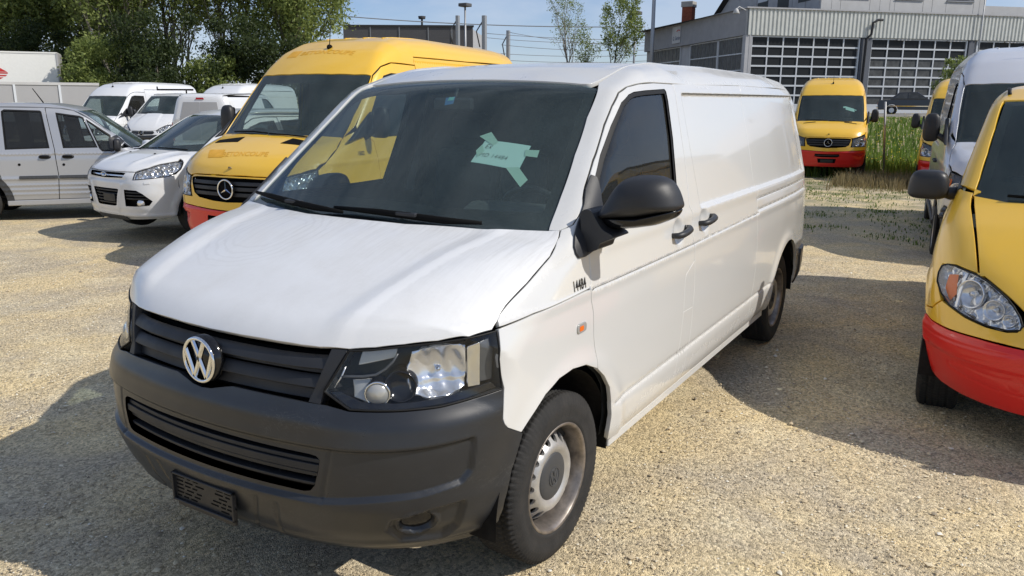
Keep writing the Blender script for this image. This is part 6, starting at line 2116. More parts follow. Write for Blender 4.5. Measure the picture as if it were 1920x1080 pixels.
def shell(B, t, sp):
    g = sp.get('grid', .03)
    PW = M[sp['paint']]
    to = lambda a, pts, b: to_chart(B, a, pts, b)
    # bonnet
    gp = [tuple(p) for p in resample(np.array(sp['gap_or'], float), .03, False)] if 'gap_or' in sp else None
    half = to(FRONT, sp['hood_front'], OR30) + (gp or to(SIDE, sp['hood_side'], OR30)) + to(TOP, sp['hood_rear'], OR30)
    panel(B, 'bonnet', OR30, sym(half), PW, t, step=g, grid=g, depth=.02)
    for s in (1, -1):
        fr = to(FRONT, sp['wing_front'], SIDE)
        wing = fr + sp['wing'] + (to(OR30, gp[::-1], SIDE) if gp else [])
        panel(B, 'front_wing', SIDE, wing, PW, t, step=g, grid=g, depth=.02, sides=(s,))
        for k, (nm, out, win, glas) in enumerate(sp['doors']):
            D = panel(B, nm, SIDE, out, PW, t, holes=[w_ for w_ in win], step=g, grid=g, depth=.02, sides=(s,))[0]
            for w_ in win:
                panel(B, 'window_frame', SIDE, w_, M['rubber_seal'], D, holes=[offset_poly(w_, .02)], step=g, grid=g, depth=.01, offset=-.003, sides=(s,), shrink=False)
                panel(B, 'window_glass', SIDE, offset_poly(w_, .015), M[glas], D, step=.06, grid=.08, depth=0, offset=-.012, sides=(s,), shrink=False)
            panel(B, 'door_trim', SIDE, offset_poly(out, -.012), M['trim_dark'], D, holes=[offset_poly(w_, .005) for w_ in win], step=.08, grid=.1, depth=0, offset=-.05, sides=(s,), shrink=False)
        for hx, hz in sp.get('handles', ()):
            yb = B.width(hz) + B.plan(hx)
            MB().tube([(hx + .09, yb * s, hz), (hx + .07, (yb + .03) * s, hz), (hx - .07, (yb + .03) * s, hz), (hx - .09, yb * s, hz)], .016, 8).build('door_handle', M['black_plastic'], t)
    # roof with the screen pillars
    ch = ('roll', sp.get('roll', 1.2))
    h1 = to(TOP, sp['ws_edge'], ch)
    h2 = to(SIDE, sp['roof_side'], ch)
    h3 = to(TOP, sp['roof_rear'], ch)
    half = h1 + h2 + h3
    half = [(half[0][0], 90.)] + half[1:-1] + [(half[-1][0], 90.)]
    full = half + [(x, 180. - a) for x, a in half[::-1]]
    panel(B, 'roof', ch, [tuple(p) for p in dedupe(full, 1e-6)], PW, t, step=g, grid=g, depth=.02, gap=.002)
    panel(B, 'headliner', ch, [tuple(p) for p in dedupe(full, 1e-6)], M['trim_dark'], t, step=.08, grid=.1, depth=0, offset=-.035, shrink=False)
    G = panel(B, 'windscreen', TOP, sym(sp['ws'], 1), M[sp.get('ws_glass', 'windscreen')], t, step=.06, grid=.06, depth=0, offset=-.006, shrink=False)[0]
    panel(B, 'screen_border', TOP, sym(sp['ws'], 1), M['gap_black'], G, holes=[sym(sp['ws_in'], 1)], step=.04, grid=.05, depth=0, offset=-.010, shrink=False)
    for pts in sp.get('wipers', ()):
        MB().tube(surf(B, TOP, pts, .015), .009, 6).build('wiper', M['gap_black'], t)
    # back end
    xr = sp['tail_x']
    ra = ('front', xr)
    z0, z1, a0 = sp['tail']
    tl = [(a, z0) for a in np.linspace(a0, 360 - a0, 24)] + [(a, z1) for a in np.linspace(360 - a0, a0, 24)]
    panel(B, 'tailgate', ra, tl, PW, t, step=.06, grid=.06, depth=.02, shrink=False)
    panel(B, 'rear_bumper', ra, [(a, .30) for a in np.linspace(a0 - 4, 364 - a0, 20)] + [(a, z0 + .06) for a in np.linspace(364 - a0, a0 - 4, 20)], M[sp.get('bumper', 'bumper_plastic')], t, step=.06, grid=.06, depth=.03, offset=.03, shrink=False)
    for s in (1, -1):
        a1 = a0 + 3 if s > 0 else 357 - a0
        panel(B, 'tail_lamp', ra, [(a1, z0 + .15), (a1 + s * 9, z0 + .15), (a1 + s * 9, z0 + .65), (a1, z0 + .65)], M['red_lens'], t, step=.05, grid=.05, depth=.01, offset=.008, shrink=False)
    # running gear and insides
    wb, R, tr = sp['wb'], sp['R'], sp['track']
    for x in (0, -wb):
        for s in (1, -1):
            wheel(t, x, tr * s, R - .004, s, R=R, W=sp.get('tw', .215), style=sp.get('wheel', 'steel'), rim=sp.get('rim', 'steel_rim'), cap='hub_plastic', detail=sp.get('wdetail', False), rb=sp.get('rb', .21))
            wheel_well(t, x, (tr + .10) * s, sp.get('arch', .44), .40, R, s)
    L_ = sp['tail_x']
    MB().box((L_, -.80, .28), (.25, .80, .34)).box((.25, -.6, .28), (.62, .6, .70)).box((-.25, -.62, .62), (.35, .62, sp.get('bay', .95))).build('underbody', M['liner_black'], t)
    dz, sx = sp['dash'], sp['seat_x']
    db = MB().prism([(.05, dz - .04), (-.30, dz), (-.45, dz - .02), (-.52, dz - .25), (-.3, dz - .5), (.1, dz - .3)], -.78, .78, 'xz').build('dashboard', M['dash_grey'], t)
    bevel(db, .02, 2, 25)
    ring = [(sx + .40 + .10 * math.sin(q), .38 + .19 * math.cos(q), dz - .02 + .16 * math.sin(q)) for q in np.linspace(0, 2 * np.pi, 28, endpoint=False)]
    MB().add(*tube(ring, .014, 6, closed=True), smooth=True).build('steering_wheel', M['black_plastic'], t)
    for x in [sx] + sp.get('rear_seats', []):
        for y in (.38, -.38):
            so_ = MB().box((x, y - .22, dz - .55), (x + .48, y + .22, dz - .38), .05).build('seat', M['seat_fabric'], t)
            sbk = MB().prism([(x + .03, dz - .42), (x - .10, dz + .18), (x - .18, dz + .16), (x - .10, dz - .44)], y - .22, y + .22, 'xz').build('seat_back', M['seat_fabric'], so_)
            bevel(sbk, .03, 2, 20)
            MB().box((x - .21, y - .13, dz + .20), (x - .11, y + .13, dz + .36), .035).build('headrest', M['seat_fabric'], so_)
    if sp.get('bulkhead'):
        bx, zt, yt = sp['bulkhead']
        MB().prism([(-.85, .4), (.85, .4), (.85, 1.15), (yt, zt), (-yt, zt), (-.85, 1.15)], bx - .03, bx, 'yz').build('bulkhead', M['trim_dark'], t)
    MB().box((L_ + .2, -.80, .36), (-.2, .80, .40)).build('cabin_floor', M['liner_black'], t)

def fascia(B, t, name, half, mat, holes=(), post=None, g=.02, off=0., depth=.03):
    return panel(B, name, FRONT, sym(half), mat, t, holes=holes, step=g, grid=g, depth=depth, post=post, offset=off)[0]

def both(pts): return [[(s * a, b) for a, b in pts] for s in (1, -1)]

def dark_opening(B, t, out, slat_z=(), off=-.07, name='intake_duct', bar='grille_bar', h=.018, mat='black_plastic'):
    c = np.mean(np.array(out), 0)
    fat = [(c[0] + (a - c[0]) * 1.12, c[1] + (b - c[1]) * 1.12) for a, b in out]
    o = panel(B, name, FRONT, fat, M['gap_black'], t, step=.04, grid=.05, depth=0, offset=off, shrink=False)[0]
    P = np.array(out)
    for z in slat_z:
        xs = []
        for (x0, y0), (x1, y1) in zip(P, np.roll(P, -1, 0)):
            if (y0 > z) != (y1 > z): xs.append(x0 + (x1 - x0) * (z - y0) / (y1 - y0))
        if len(xs) < 2: continue
        a, b = min(xs), max(xs)
        q = [(u, z - h / 2) for u in np.linspace(a, b, 12)] + [(u, z + h / 2) for u in np.linspace(b, a, 12)]
        panel(B, bar, FRONT, q, M[mat], o, step=.03, grid=.03, depth=.03, offset=-.012, shrink=False)
    return o

# ---- tall delivery van (four yellow or white ones stand in the yard)
def tall_van(name, label, loc, rz, paint_='yellow_paint', bumper='red_paint', group=None, close=False, old=False, cat='van'):
    B = SPR
    t = thing(name, label, cat, loc, math.radians(rz), group)
    arch = arc(0, .345, .455, 36, 172, 18)
    rarch = arc(-3.665, .345, .455, 8, 172, 18)
    win = [(-.30, 1.455), (-.34, 1.60), (-.66, 2.00), (-.78, 2.12), (-.95, 2.155), (-1.43, 2.14), (-1.43, 1.43), (-.45, 1.42)]
    sp = dict(grid=.03 if close else .045, paint=paint_, bumper='bumper_plastic',
        hood_front=[(0, 1.062), (20, 1.063), (31, 1.058), (35, 1.040), (40, 1.062), (48, 1.10), (57, 1.135)],
        hood_side=[(.44, 1.20), (.22, 1.33), (.08, 1.42)], hood_rear=[(.045, .85), (.12, .60), (.19, .30), (.21, 0)],
        wing_front=[(58, 1.125), (57.5, .98), (56, .80), (56, .74)],
        wing=[(.44, .60)] + arch[:1] + arch + [(-.455, .38), (-.47, 1.02), (-.40, 1.38), (-.14, 1.52), (.0, 1.465), (.08, 1.42), (.22, 1.33), (.44, 1.20)],
        doors=[('front_door', [(-.47, .38), (-1.53, .38), (-1.53, 2.26), (-1.0, 2.27), (-.80, 2.22), (-.64, 2.12), (-.14, 1.56), (-.14, 1.52), (-.40, 1.38), (-.47, 1.02)], [win], 'side_glass'),
               ('side_panel', [(-1.54, .38), (-3.18, .38)] + rarch + [(-4.15, .40), (-4.62, .44), (-4.62, 2.36), (-1.54, 2.36)], [], 'side_glass')],
        handles=[(-1.38, 1.12), (-1.70, 1.12)], roll=1.4,
        ws_edge=[(-.50, 0), (-.515, .3), (-.565, .6), (-.622, .795), (-.45, .82), (-.2, .835), (.035, .852), (.05, .855)],
        roof_side=[(.0, 1.475), (-.14, 1.57), (-.64, 2.13), (-.80, 2.23), (-1.0, 2.28), (-1.53, 2.27), (-1.54, 2.37), (-3.0, 2.37), (-4.62, 2.37)],
        roof_rear=[(-4.66, .62), (-4.70, .3), (-4.70, 0)],
        ws=[(.21, 0), (.19, .30), (.12, .60), (.05, .84), (-.2, .83), (-.45, .815), (-.615, .79), (-.560, .6), (-.51, .3), (-.495, 0)],
        ws_in=[(.14, 0), (.12, .30), (.06, .60), (.0, .79), (-.2, .785), (-.42, .77), (-.50, .72), (-.47, .55), (-.41, .3), (-.39, 0)],
        wipers=[[(.20, -.05), (.16, -.30), (.10, -.62)], [(.20, .55), (.21, .25), (.21, -.02)]],
        tail_x=-4.3, tail=(.50, 2.50, 108), wb=3.665, R=.345, track=.86, tw=.225, arch=.45, dash=1.34, seat_x=-1.05, bulkhead=(-1.50, 2.2, .78), bay=1.15, rb=.205, wdetail=close)
    shell(B, t, sp)
    Y, Rd = M[paint_], M[bumper]
    # nose round the grille
    gr = [(0, 1.040), (15, 1.040), (28, 1.036), (32.2, 1.025), (32.4, 1.0), (29.5, .86), (25, .815), (12, .790), (0, .782)]
    nose = [(0, 1.058), (31, 1.054), (33.0, 1.030), (33.0, .94), (31.8, .815), (51.5, .822), (56, .83), (56, .745), (52, .735), (36, .720), (15, .700), (0, .692)]
    fascia(B, t, 'nose_panel', nose, Y, [sym(gr)], g=.02)
    o = dark_opening(B, t, sym(gr), (.985, .925, .865), h=.034, name='grille')
    star_emblem(B, t, .92, .095 if not old else .10)
    bl = [(0, .688), (15, .696), (36, .716), (52, .731), (56, .741), (59, .70), (61.5, .60), (61.5, .42), (60, .30), (40, .29), (20, .29), (0, .29)]
    low = [(0, .625), (17.6, .63), (18.2, .565), (14, .545), (0, .540)]
    fo = both([(34, .640), (53, .633), (50, .53), (45, .50), (38, .55)])
    pl = d2m(sym([(0, .50), (14, .50), (13.5, .42), (0, .42)]))
    fd = [d2m(f) for f in fo]
    def post(U):
        d = .012 * bump(U[:, 1], .675, .02) + .010 * bump(U[:, 1], .36, .03)
        for f in fd: d = d - .03 * sstep(0, .03, sdf(U, f))
        return d
    fascia(B, t, 'front_bumper', bl, Rd, [sym(low)], post=post, g=.018 if close else .03)
    dark_opening(B, t, sym(low), (.585,))
    panel(B, 'plate_holder', FRONT, sym([(0, .485), (9, .485), (9, .41), (0, .41)]), M['black_plastic'], t, step=.03, grid=.05, depth=.015, offset=.018, shrink=False)
    panel(B, 'plate_recess', FRONT, sym([(0, .505), (13.5, .505), (12.5, .395), (0, .395)]), M['gap_black'] if not old else M[bumper], t, step=.03, grid=.05, depth=.004, offset=.004, shrink=False)
    hl = [(34.5, 1.032), (39, 1.055), (48, 1.094), (57.3, 1.124), (57.2, .98), (55.6, .835), (51.5, .826), (42, .820), (33, .818), (33.8, .93)]
    for s in (1, -1):
        lamp(B, t, hl, s, [(49, .93, .085, 35), (40.5, .90, .055, 25)] if not old else [(50, .95, .075, 35), (44, .89, .05, 25)], g=.03, amber=[(54, .85), (56, .86), (56.8, 1.06), (54.5, 1.04)] if not old else None, dark='reflector' if old else 'lamp_grey')
        panel(B, 'bonnet_vent', TOP, [(p[0], p[1] * s) for p in ([(.275, .36), (.30, .66), (.255, .665), (.225, .36)] if not old else [(.405, .65), (.30, .68), (.26, .34), (.42, .30)])], M['gap_black'], t, step=.03, grid=.04, depth=.008, offset=.004, shrink=False)
        mr_ = mirror_box(t, (-.33, 1.115, 1.60), (.075, .095, .175), s, arm0=(-.24, .90, 1.42))
        bk_ = MB().prism([(.10, 1.40), (-.30, 1.46), (-.40, 1.62), (-.36, 1.72), (-.22, 1.62), (-.02, 1.47)], s * .93, s * .975, 'xz')
        bevel(bk_.build('mirror_bracket', M['black_plastic'], mr_), .015, 2, 25)
        for x0, x1 in ((-.55, -3.1),):
            MB().box((x0, s * .955, .36), (x1, s * .985, .42), .01).build('side_rubbing_strip', M['black_plastic'], t)
    # small badge on the bonnet and the aerial on the roof front
    p = surf(B, FRONT, [(0, 1.13)], .003)[0]
    MB().lathe([(.001, .008), (.022, .006), (.026, 0)], 16, Matrix.Translation(p) @ Matrix.Rotation(-math.pi / 2 + .5, 4, 'Y') @ Matrix.Rotation(math.pi / 2, 4, 'X')).build('bonnet_badge', M['steel_rim'], t)
    p = surf(B, TOP, [(-.93, .0)], 0)[0]
    ab = MB().add(*super_blob(p[0], 0, p[2] + .01, .05, .022, .035, 2.2, 12, 8), smooth=True)
    ab.tube([p + [0, 0, .03], p + [-.05, 0, .34]], [.006, .003], 5)
    ab.build('aerial', M['gap_black'], t)
    # roof ribs
    rb = MB()
    for y in (-.42, -.14, .14, .42):
        rb.tube(surf(B, TOP, [(x, y) for x in np.linspace(-1.45, -4.4, 14)], .002), .016, 6, squash=.6)
    rb.build('roof_rib', M[paint_], t)
    return t

def repaint(o, table):
    for c in [o] + list(o.children_recursive):
        if c.type == 'MESH':
            for sl in c.material_slots:
                if sl.material and sl.material.name in table:
                    m = sl.material.name
                    sl.link = 'OBJECT'
                    sl.material = M[table[m]]

van_l = tall_van('delivery_van', 'tall yellow delivery van with red bumper parked right behind the white panel van', (-4.04, -4.85, -.106), 7.1, old=True, close=True)
van_c = tall_van('delivery_van', 'yellow van with red bumper facing the camera near the grass bank', (-20.75, -1.91, -.24), 10.3, group='tall vans parked about the yard')
van_l['group'] = 'tall vans parked about the yard'
def clone(src, label, loc, rz, table=None):
    o = copy_tree(src)
    o.location = loc; o.rotation_euler = (0, 0, math.radians(rz)); o['label'] = label
    if table: repaint(o, table)
    return o
van_r2 = clone(van_c, 'yellow van with red bumper partly hidden behind the silver tall van', (-19.0, 1.44, -.31), 3.2)
van_r = clone(van_c, 'silver white tall van with big black mirror, between the two yellow vans on the right', (-8.69, 2.54, -.166), 5.6, {'yellow_paint': 'pale_silver_paint', 'red_paint': 'bumper_plastic'})
van_b = clone(van_c, 'white high roof van with open dark door window, behind the silver car roof', (-14.36, -25.24, -.341), 18.0, {'yellow_paint': 'white_paint_clean', 'red_paint': 'white_paint_clean'})
van_b2 = clone(van_c, 'white high roof van of which only the roof shows behind the grey rear doors', (-17.0, -22.6, -.36), 16.0, {'yellow_paint': 'white_paint_clean', 'red_paint': 'white_paint_clean'})
# faded name left on the yellow paint
lettering(SPR, OR30, 'BETONCOUPE', (-.235, .035), .155, M['faded_yellow'], van_l, 'faded_lettering', uvx=(.62, -.05), uvy=(-.35, -.85), wide=.95, bold=.015, off=.002)
panel(SPR, 'faded_emblem', OR30, [(-.534, -.124), (-.300, -.120), (-.21, .048), (-.42, .047)], M['faded_yellow'], van_l, step=.05, grid=.05, depth=0, offset=.002, shrink=False)
lettering(SPR, TOP, 'BETONCOUPE', (-.80, -.36), .13, M['faded_yellow'], van_l, 'faded_lettering', uvx=(0, .92), uvy=(-.75, .12), wide=1.0, bold=.015, off=.002)
panel(SPR, 'faded_emblem', TOP, [(-.80, -.56), (-.78, -.40), (-.90, -.38), (-.92, -.54)], M['faded_yellow'], van_l, step=.05, grid=.05, depth=0, offset=.002, shrink=False)
lettering(SPR, SIDE, '15022', (-.061, 1.243), .062, M['sticker_black'], van_l, 'number_decal', uvx=(-1, 0), wide=.8, bold=.01, off=.003)

# ---- smaller yellow van at the right edge
def yellow_van():
    B = VITO
    t = thing('delivery_van', 'low yellow van with red bumper and large clear headlight at the right edge', 'van', (-2.772, 2.859, -.051), math.radians(.63))
    arch = arc(0, .335, .44, 40, 172, 20)
    rarch = arc(-3.2, .335, .44, 8, 172, 18)
    win = [(-.34, 1.245), (-.40, 1.34), (-.70, 1.62), (-.86, 1.72), (-1.0, 1.755), (-1.30, 1.765), (-1.24, 1.24), (-.9, 1.235)]
    sp = dict(grid=.02, paint='yellow_paint', bumper='red_paint',
        hood_front=[(0, .765), (12, .768), (24, .775), (28.5, .776), (31, .793), (34.8, .832), (41.3, .883), (48.5, .930)],
        hood_side=[(.52, .975), (.371, 1.082), (.133, 1.195), (-.02, 1.268)], hood_rear=[(-.03, .772), (.06, .60), (.14, .30), (.16, 0)],
        wing_front=[(50.7, .936), (59.4, .956), (65.2, .940), (64.6, .884), (60.5, .802), (58.2, .765), (62.8, .705), (67, .694), (70, .690)],
        wing=[(.41, .66)] + arch[1:] + [(-.445, .36), (-.46, .90), (-.36, 1.18), (-.20, 1.31), (-.05, 1.295)], gap_or=[(.686, .043), (.704, -.09), (.720, -.219), (.736, -.350), (.749, -.482), (.760, -.575), (.766, -.650)],
        doors=[('front_door', [(-.455, .34), (-1.40, .34), (-1.40, 1.0), (-1.45, 1.79), (-1.1, 1.80), (-.90, 1.775), (-.72, 1.70), (-.30, 1.36), (-.20, 1.31), (-.36, 1.18), (-.47, .90)], [win], 'dark_glass'),
               ('side_panel', [(-1.41, .34), (-2.74, .34)] + rarch + [(-3.66, .36), (-3.70, .40), (-3.70, 1.80), (-1.46, 1.80)], [], 'side_glass')],
        handles=[(-1.25, 1.0), (-1.58, 1.0)], roll=1.0,
        ws_edge=[(-.632, 0), (-.64, .25), (-.68, .50), (-.722, .682), (-.50, .712), (-.323, .732), (-.15, .752), (-.028, .772)],
        roof_side=[(-.05, 1.302), (-.20, 1.318), (-.30, 1.368), (-.72, 1.71), (-.90, 1.785), (-1.1, 1.81), (-1.45, 1.80), (-1.46, 1.81), (-3.70, 1.81)],
        roof_rear=[(-3.73, .5), (-3.75, .25), (-3.75, 0)],
        ws=[(.16, 0), (.14, .30), (.06, .60), (-.03, .765), (-.15, .745), (-.323, .724), (-.50, .704), (-.715, .674), (-.675, .50), (-.635, .25), (-.627, 0)],
        ws_in=[(.02, 0), (.0, .30), (-.07, .55), (-.12, .695), (-.323, .672), (-.50, .655), (-.66, .625), (-.62, .45), (-.58, .25), (-.57, 0)],
        wipers=[[(.14, -.10), (.10, -.35), (.03, -.60)]],
        tail_x=-3.3, tail=(.45, 1.82, 108), wb=3.2, R=.335, track=.815, tw=.215, arch=.43, dash=1.14, seat_x=-1.05, bulkhead=(-1.45, 1.8, .62), bay=.80, wdetail=True)
    shell(B, t, sp)
    nose = [(0, .760), (24, .770), (28.8, .771), (30.6, .74), (31.5, .712), (33.9, .702), (39.8, .704), (47, .722), (54.2, .752), (57.8, .765), (62.6, .702), (67, .69), (69, .684), (68, .650), (62.1, .640), (51, .640), (41.8, .645), (34, .645), (28, .640), (0, .620)]
    fascia(B, t, 'nose_panel', nose, M['yellow_paint'], g=.018)
    gl = [(0, .75), (24, .755), (26, .70), (22, .66), (0, .65)]
    panel(B, 'grille', FRONT, sym(gl), M['black_plastic'], t, step=.02, grid=.03, depth=.01, offset=.004, shrink=False)
    star_emblem(B, t, .70, .075)
    bl = [(0, .616), (28, .636), (41.8, .641), (51, .636), (62.1, .636), (68, .646), (70, .640), (69.5, .56), (68, .48), (66, .40), (63.5, .345), (58, .30), (50, .285), (40, .28), (20, .28), (0, .28)]
    low = [(0, .50), (18, .50), (18, .42), (0, .42)]
    def post(U):
        a = np.abs(U[:, 0]) * 60
        d = .010 * sstep(.5, .52, U[:, 1]) * (1 - sstep(.60, .63, U[:, 1]))
        for l in ([(30, .598), (45, .590), (60, .585), (68, .59)], [(26, .553), (40, .535), (50, .517), (58, .515), (66, .55)], [(26, .462), (36, .465), (47, .480), (51, .465), (51, .440), (46, .425), (36, .400), (26, .39)]):
            d = d - .005 * np.exp(-(seg_dist(np.stack([np.abs(U[:, 0]), U[:, 1]], -1), d2m(l)) / .004) ** 2)
        q = np.hypot(np.abs(U[:, 0]) - 29.4 / 60, U[:, 1] - .447)
        d = d - .004 * np.exp(-((q - .035) / .004) ** 2)
        return d
    fascia(B, t, 'front_bumper', bl, M['red_paint'], [sym(low)], post=post, g=.010)
    dark_opening(B, t, sym(low), (.46,))
    hl = [(59.4, .950), (50.7, .930), (46, .908), (41.3, .876), (38, .850), (35.4, .822), (32.5, .78), (30.9, .745), (31.0, .722), (33.9, .709), (39.8, .711), (47.0, .729), (54.2, .758), (59.8, .806), (63.0, .85), (64.6, .895), (64.8, .932), (62.5, .948)]
    for s in (1, -1):
        lamp(B, t, hl, s, [(50.0, .845, .072, 35), (40.5, .795, .05, 25), (35, .76, .03, 25)], amber=[(60.8, .905), (57.4, .918), (54.6, .82), (56.2, .775), (60.2, .83)], off=-.055, g=.02, dark='reflector', bar=[(54.9, .935), (54.1, .935), (51.8, .755), (52.6, .755)])
        # mirror, wide and low
        m = mirror_box(t, (-.22, 1.015, 1.312), (.085, .110, .088), s, p=3.6, arm0=(-.24, .82, 1.26))
        sail = [(-.20, 1.318), (-.13, 1.31), (-.30, 1.23), (-.36, 1.235), (-.40, 1.32), (-.32, 1.36)]
        panel(B, 'mirror_sail', SIDE, sail, M['black_plastic'], m, step=.02, grid=.03, depth=.01, offset=.006, sides=(s,), shrink=False)
        # roof strip with its little fixing cover
        rp = surf(B, TOP, [(x, s * .655) for x in np.linspace(-.85, -3.6, 14)], .004)
        MB().tube(rp, .012, 6).build('roof_strip', M['rubber_seal'], t)
    return t
yellow_van()

# ---- white family car with big lower grilles
def white_suv():
    B = KUGA
    t = thing('suv_car', 'white compact off-road car with roof rails, between the silver and the tall yellow vehicles', 'car', (-4.51, -7.706, -.066), math.radians(-4.2))
    arch = arc(0, .345, .42, 30, 172, 18); rarch = arc(-2.69, .345, .42, 8, 172, 18)
    w1 = [(-.34, 1.10), (-.60, 1.25), (-.90, 1.42), (-1.10, 1.48), (-1.35, 1.50), (-1.38, 1.10)]
    w2 = [(-1.46, 1.10), (-1.46, 1.50), (-2.0, 1.50), (-2.30, 1.44), (-2.36, 1.14)]
    w3 = [(-2.44, 1.15), (-2.42, 1.43), (-2.75, 1.36), (-2.95, 1.22)]
    sp = dict(grid=.03, paint='white_paint_clean', bumper='white_paint_clean',
        hood_front=[(0, .888), (14, .890), (28, .893), (35.6, .893), (45, .940), (54, .985), (62, 1.002), (69, 1.017)],
        hood_side=[(.26, 1.04), (.1, 1.06), (-.05, 1.09)], hood_rear=[(-.05, .745), (.03, .60), (.12, .30), (.15, 0)],
        wing_front=[(73.0, 1.022), (73.0, .998), (69.6, .912), (65.5, .862), (66.3, .80), (67, .70)],
        wing=[(.375, .58)] + arch + [(-.42, .33), (-.44, .80), (-.38, 1.08), (-.12, 1.13), (-.03, 1.10), (.1, 1.07), (.25, 1.048)],
        doors=[('front_door', [(-.43, .33), (-1.40, .33), (-1.42, .9), (-1.42, 1.545), (-1.2, 1.55), (-1.0, 1.53), (-.75, 1.42), (-.25, 1.15), (-.38, 1.08), (-.45, .80)], [w1], 'side_glass'),
               ('rear_door', [(-1.41, .33), (-2.24, .33), (-2.27, .50), (-2.38, .72), (-2.42, .9), (-2.40, 1.50), (-2.0, 1.545), (-1.43, 1.55)], [w2], 'dark_glass'),
               ('rear_quarter', [(-2.25, .33), (-2.28, .50), (-2.39, .72), (-2.43, .9), (-2.41, 1.50), (-2.85, 1.43), (-3.10, 1.20), (-3.25, 1.0), (-3.25, .45), (-3.12, .36)] + rarch[::-1], [w3], 'dark_glass')],
        handles=[(-1.30, .98), (-2.25, 1.0)], roll=.9,
        ws_edge=[(-.725, 0), (-.74, .25), (-.79, .42), (-.84, .555), (-.60, .61), (-.30, .665), (-.05, .72), (-.04, .74)],
        roof_side=[(-.12, 1.135), (-.25, 1.155), (-.75, 1.43), (-1.0, 1.54), (-1.2, 1.56), (-2.0, 1.555), (-2.41, 1.51), (-2.85, 1.44)],
        roof_rear=[(-3.02, .45), (-3.08, .25), (-3.1, 0)],
        ws=[(.15, 0), (.12, .30), (.03, .60), (-.04, .735), (-.05, .715), (-.30, .66), (-.60, .603), (-.835, .548), (-.785, .42), (-.735, .25), (-.72, 0)],
        ws_in=[(.06, 0), (.03, .30), (-.05, .55), (-.11, .665), (-.30, .615), (-.60, .56), (-.76, .51), (-.72, .40), (-.68, .25), (-.66, 0)],
        wipers=[[(.12, .05), (.09, .30), (.02, .58)], [(.13, -.55), (.14, -.25), (.13, .02)]],
        tail_x=-2.7, tail=(.42, 1.40, 108), wb=2.69, R=.345, track=.80, tw=.225, wheel='alloy', rim='steel_rim', arch=.41, dash=1.03, seat_x=-1.15, rear_seats=[-2.0], bay=.90, rb=.225)
    shell(B, t, sp)
    gr = [(0, .878), (22, .880), (27.0, .876), (24, .815), (0, .805)]
    low = [(0, .672), (17, .672), (19, .665), (16, .55), (14.3, .455), (12, .445), (0, .445)]
    fg = [(25.3, .668), (36.5, .662), (41, .62), (47.5, .525), (44.8, .468), (35, .455), (25, .452)]
    f = [(0, .884), (28.5, .888), (35.2, .888), (33.9, .795), (58, .826), (66, .86), (66.5, .80), (66.5, .70), (69, .60), (67, .50), (64, .36), (62, .29), (40, .27), (20, .25), (0, .25)]
    lo = d2m(sym([(0, .70), (20, .70), (22, .56), (19, .42), (0, .41)]))
    def post(U):
        a = np.abs(U[:, 0]); z = U[:, 1]
        d = .012 * bump(a - (22.5 - (.69 - z) * 20) / 60, 0, .02) * (1 - sstep(.72, .76, z)) * sstep(.33, .38, z)
        d = d + .010 * bump(z, .335, .02) - .012 * sstep(-.0, .02, .315 - z) - .010 * bump(z, .79, .02) * (1 - sstep(.4, .5, a))
        return d
    fascia(B, t, 'front_bumper', f, M['white_paint_clean'], [sym(gr), sym(low)] + both(fg), post=post, g=.015)
    dark_opening(B, t, sym(gr), (.845,), h=.016, mat='chrome', name='grille')
    dark_opening(B, t, sym(low), (.64, .60, .56, .52, .48), h=.012)
    for q in both(fg):
        dark_opening(B, t, q, (.63, .59, .55), h=.012)
    # skid plate, plate holder, oval badge, fog lamps
    panel(B, 'skid_plate', FRONT, sym([(0, .345), (17, .345), (22, .30), (24, .262), (0, .262)]), M['hub_plastic'], t, step=.03, grid=.03, depth=.01, offset=.008, shrink=False)
    panel(B, 'plate_holder', FRONT, [(-2, .60), (14, .60), (14, .505), (-2, .505)], M['black_plastic'], t, step=.03, grid=.03, depth=.012, offset=.010, shrink=False)
    c = surf(B, FRONT, [(0, .845)], .006)[0]
    MB().add(*tube([(c[0] + .004, .062 * math.cos(q), c[2] + .024 * math.sin(q)) for q in np.linspace(0, 2 * np.pi, 28, endpoint=False)], .006, 6, closed=True), smooth=True).build('oval_badge', M['chrome'], t)
    hl = [(35.9, .882), (44, .925), (53.9, .976), (62, .993), (68, 1.004), (72.6, 1.008), (69.1, .916), (64, .866), (59.2, .833), (47, .812), (34.8, .798)]
    for s in (1, -1):
        lamp(B, t, hl, s, [(46, .865, .040, 30), (54, .90, .045, 40), (62, .93, .035, 50)], off=-.05, g=.02, dark='reflector', seal=True)
        panel(B, 'lamp_chrome', FRONT, [(s * a, b) for a, b in [(35.6, .80), (35.8, .87), (37.4, .885), (37.0, .80)]], M['chrome'], t, step=.02, grid=.02, depth=0, offset=-.02, shrink=False)
        p = surf(B, FRONT, [(s * 38.5, .495)], -.012)[0]
        d = Vector((.8, s * .6, 0)).normalized()
        MB().lathe([(.001, .004), (.045, 0), (.050, -.02)], 20, Matrix.Translation(p) @ d.to_track_quat('Y', 'Z').to_matrix().to_4x4()).build('fog_lamp', M['reflector'], t)
        panel(B, 'washer_cover', FRONT, rounded([(s * 42.5, .765), (s * 46.5, .770), (s * 46.5, .745), (s * 42.5, .740)], .01), M['white_paint_clean'], t, step=.02, grid=.02, depth=.006, offset=.006, shrink=False)
        mirror_box(t, (-.36, 1.03, 1.13), (.07, .11, .075), s, mat='white_paint_clean', p=2.6, arm0=(-.36, .86, 1.07))
        MB().tube(surf(B, TOP, [(x, s * .585) for x in np.linspace(-.98, -2.75, 14)], .035), [.006] + [.016] * 12 + [.006], 8).build('roof_rail', M['steel_rim'], t)
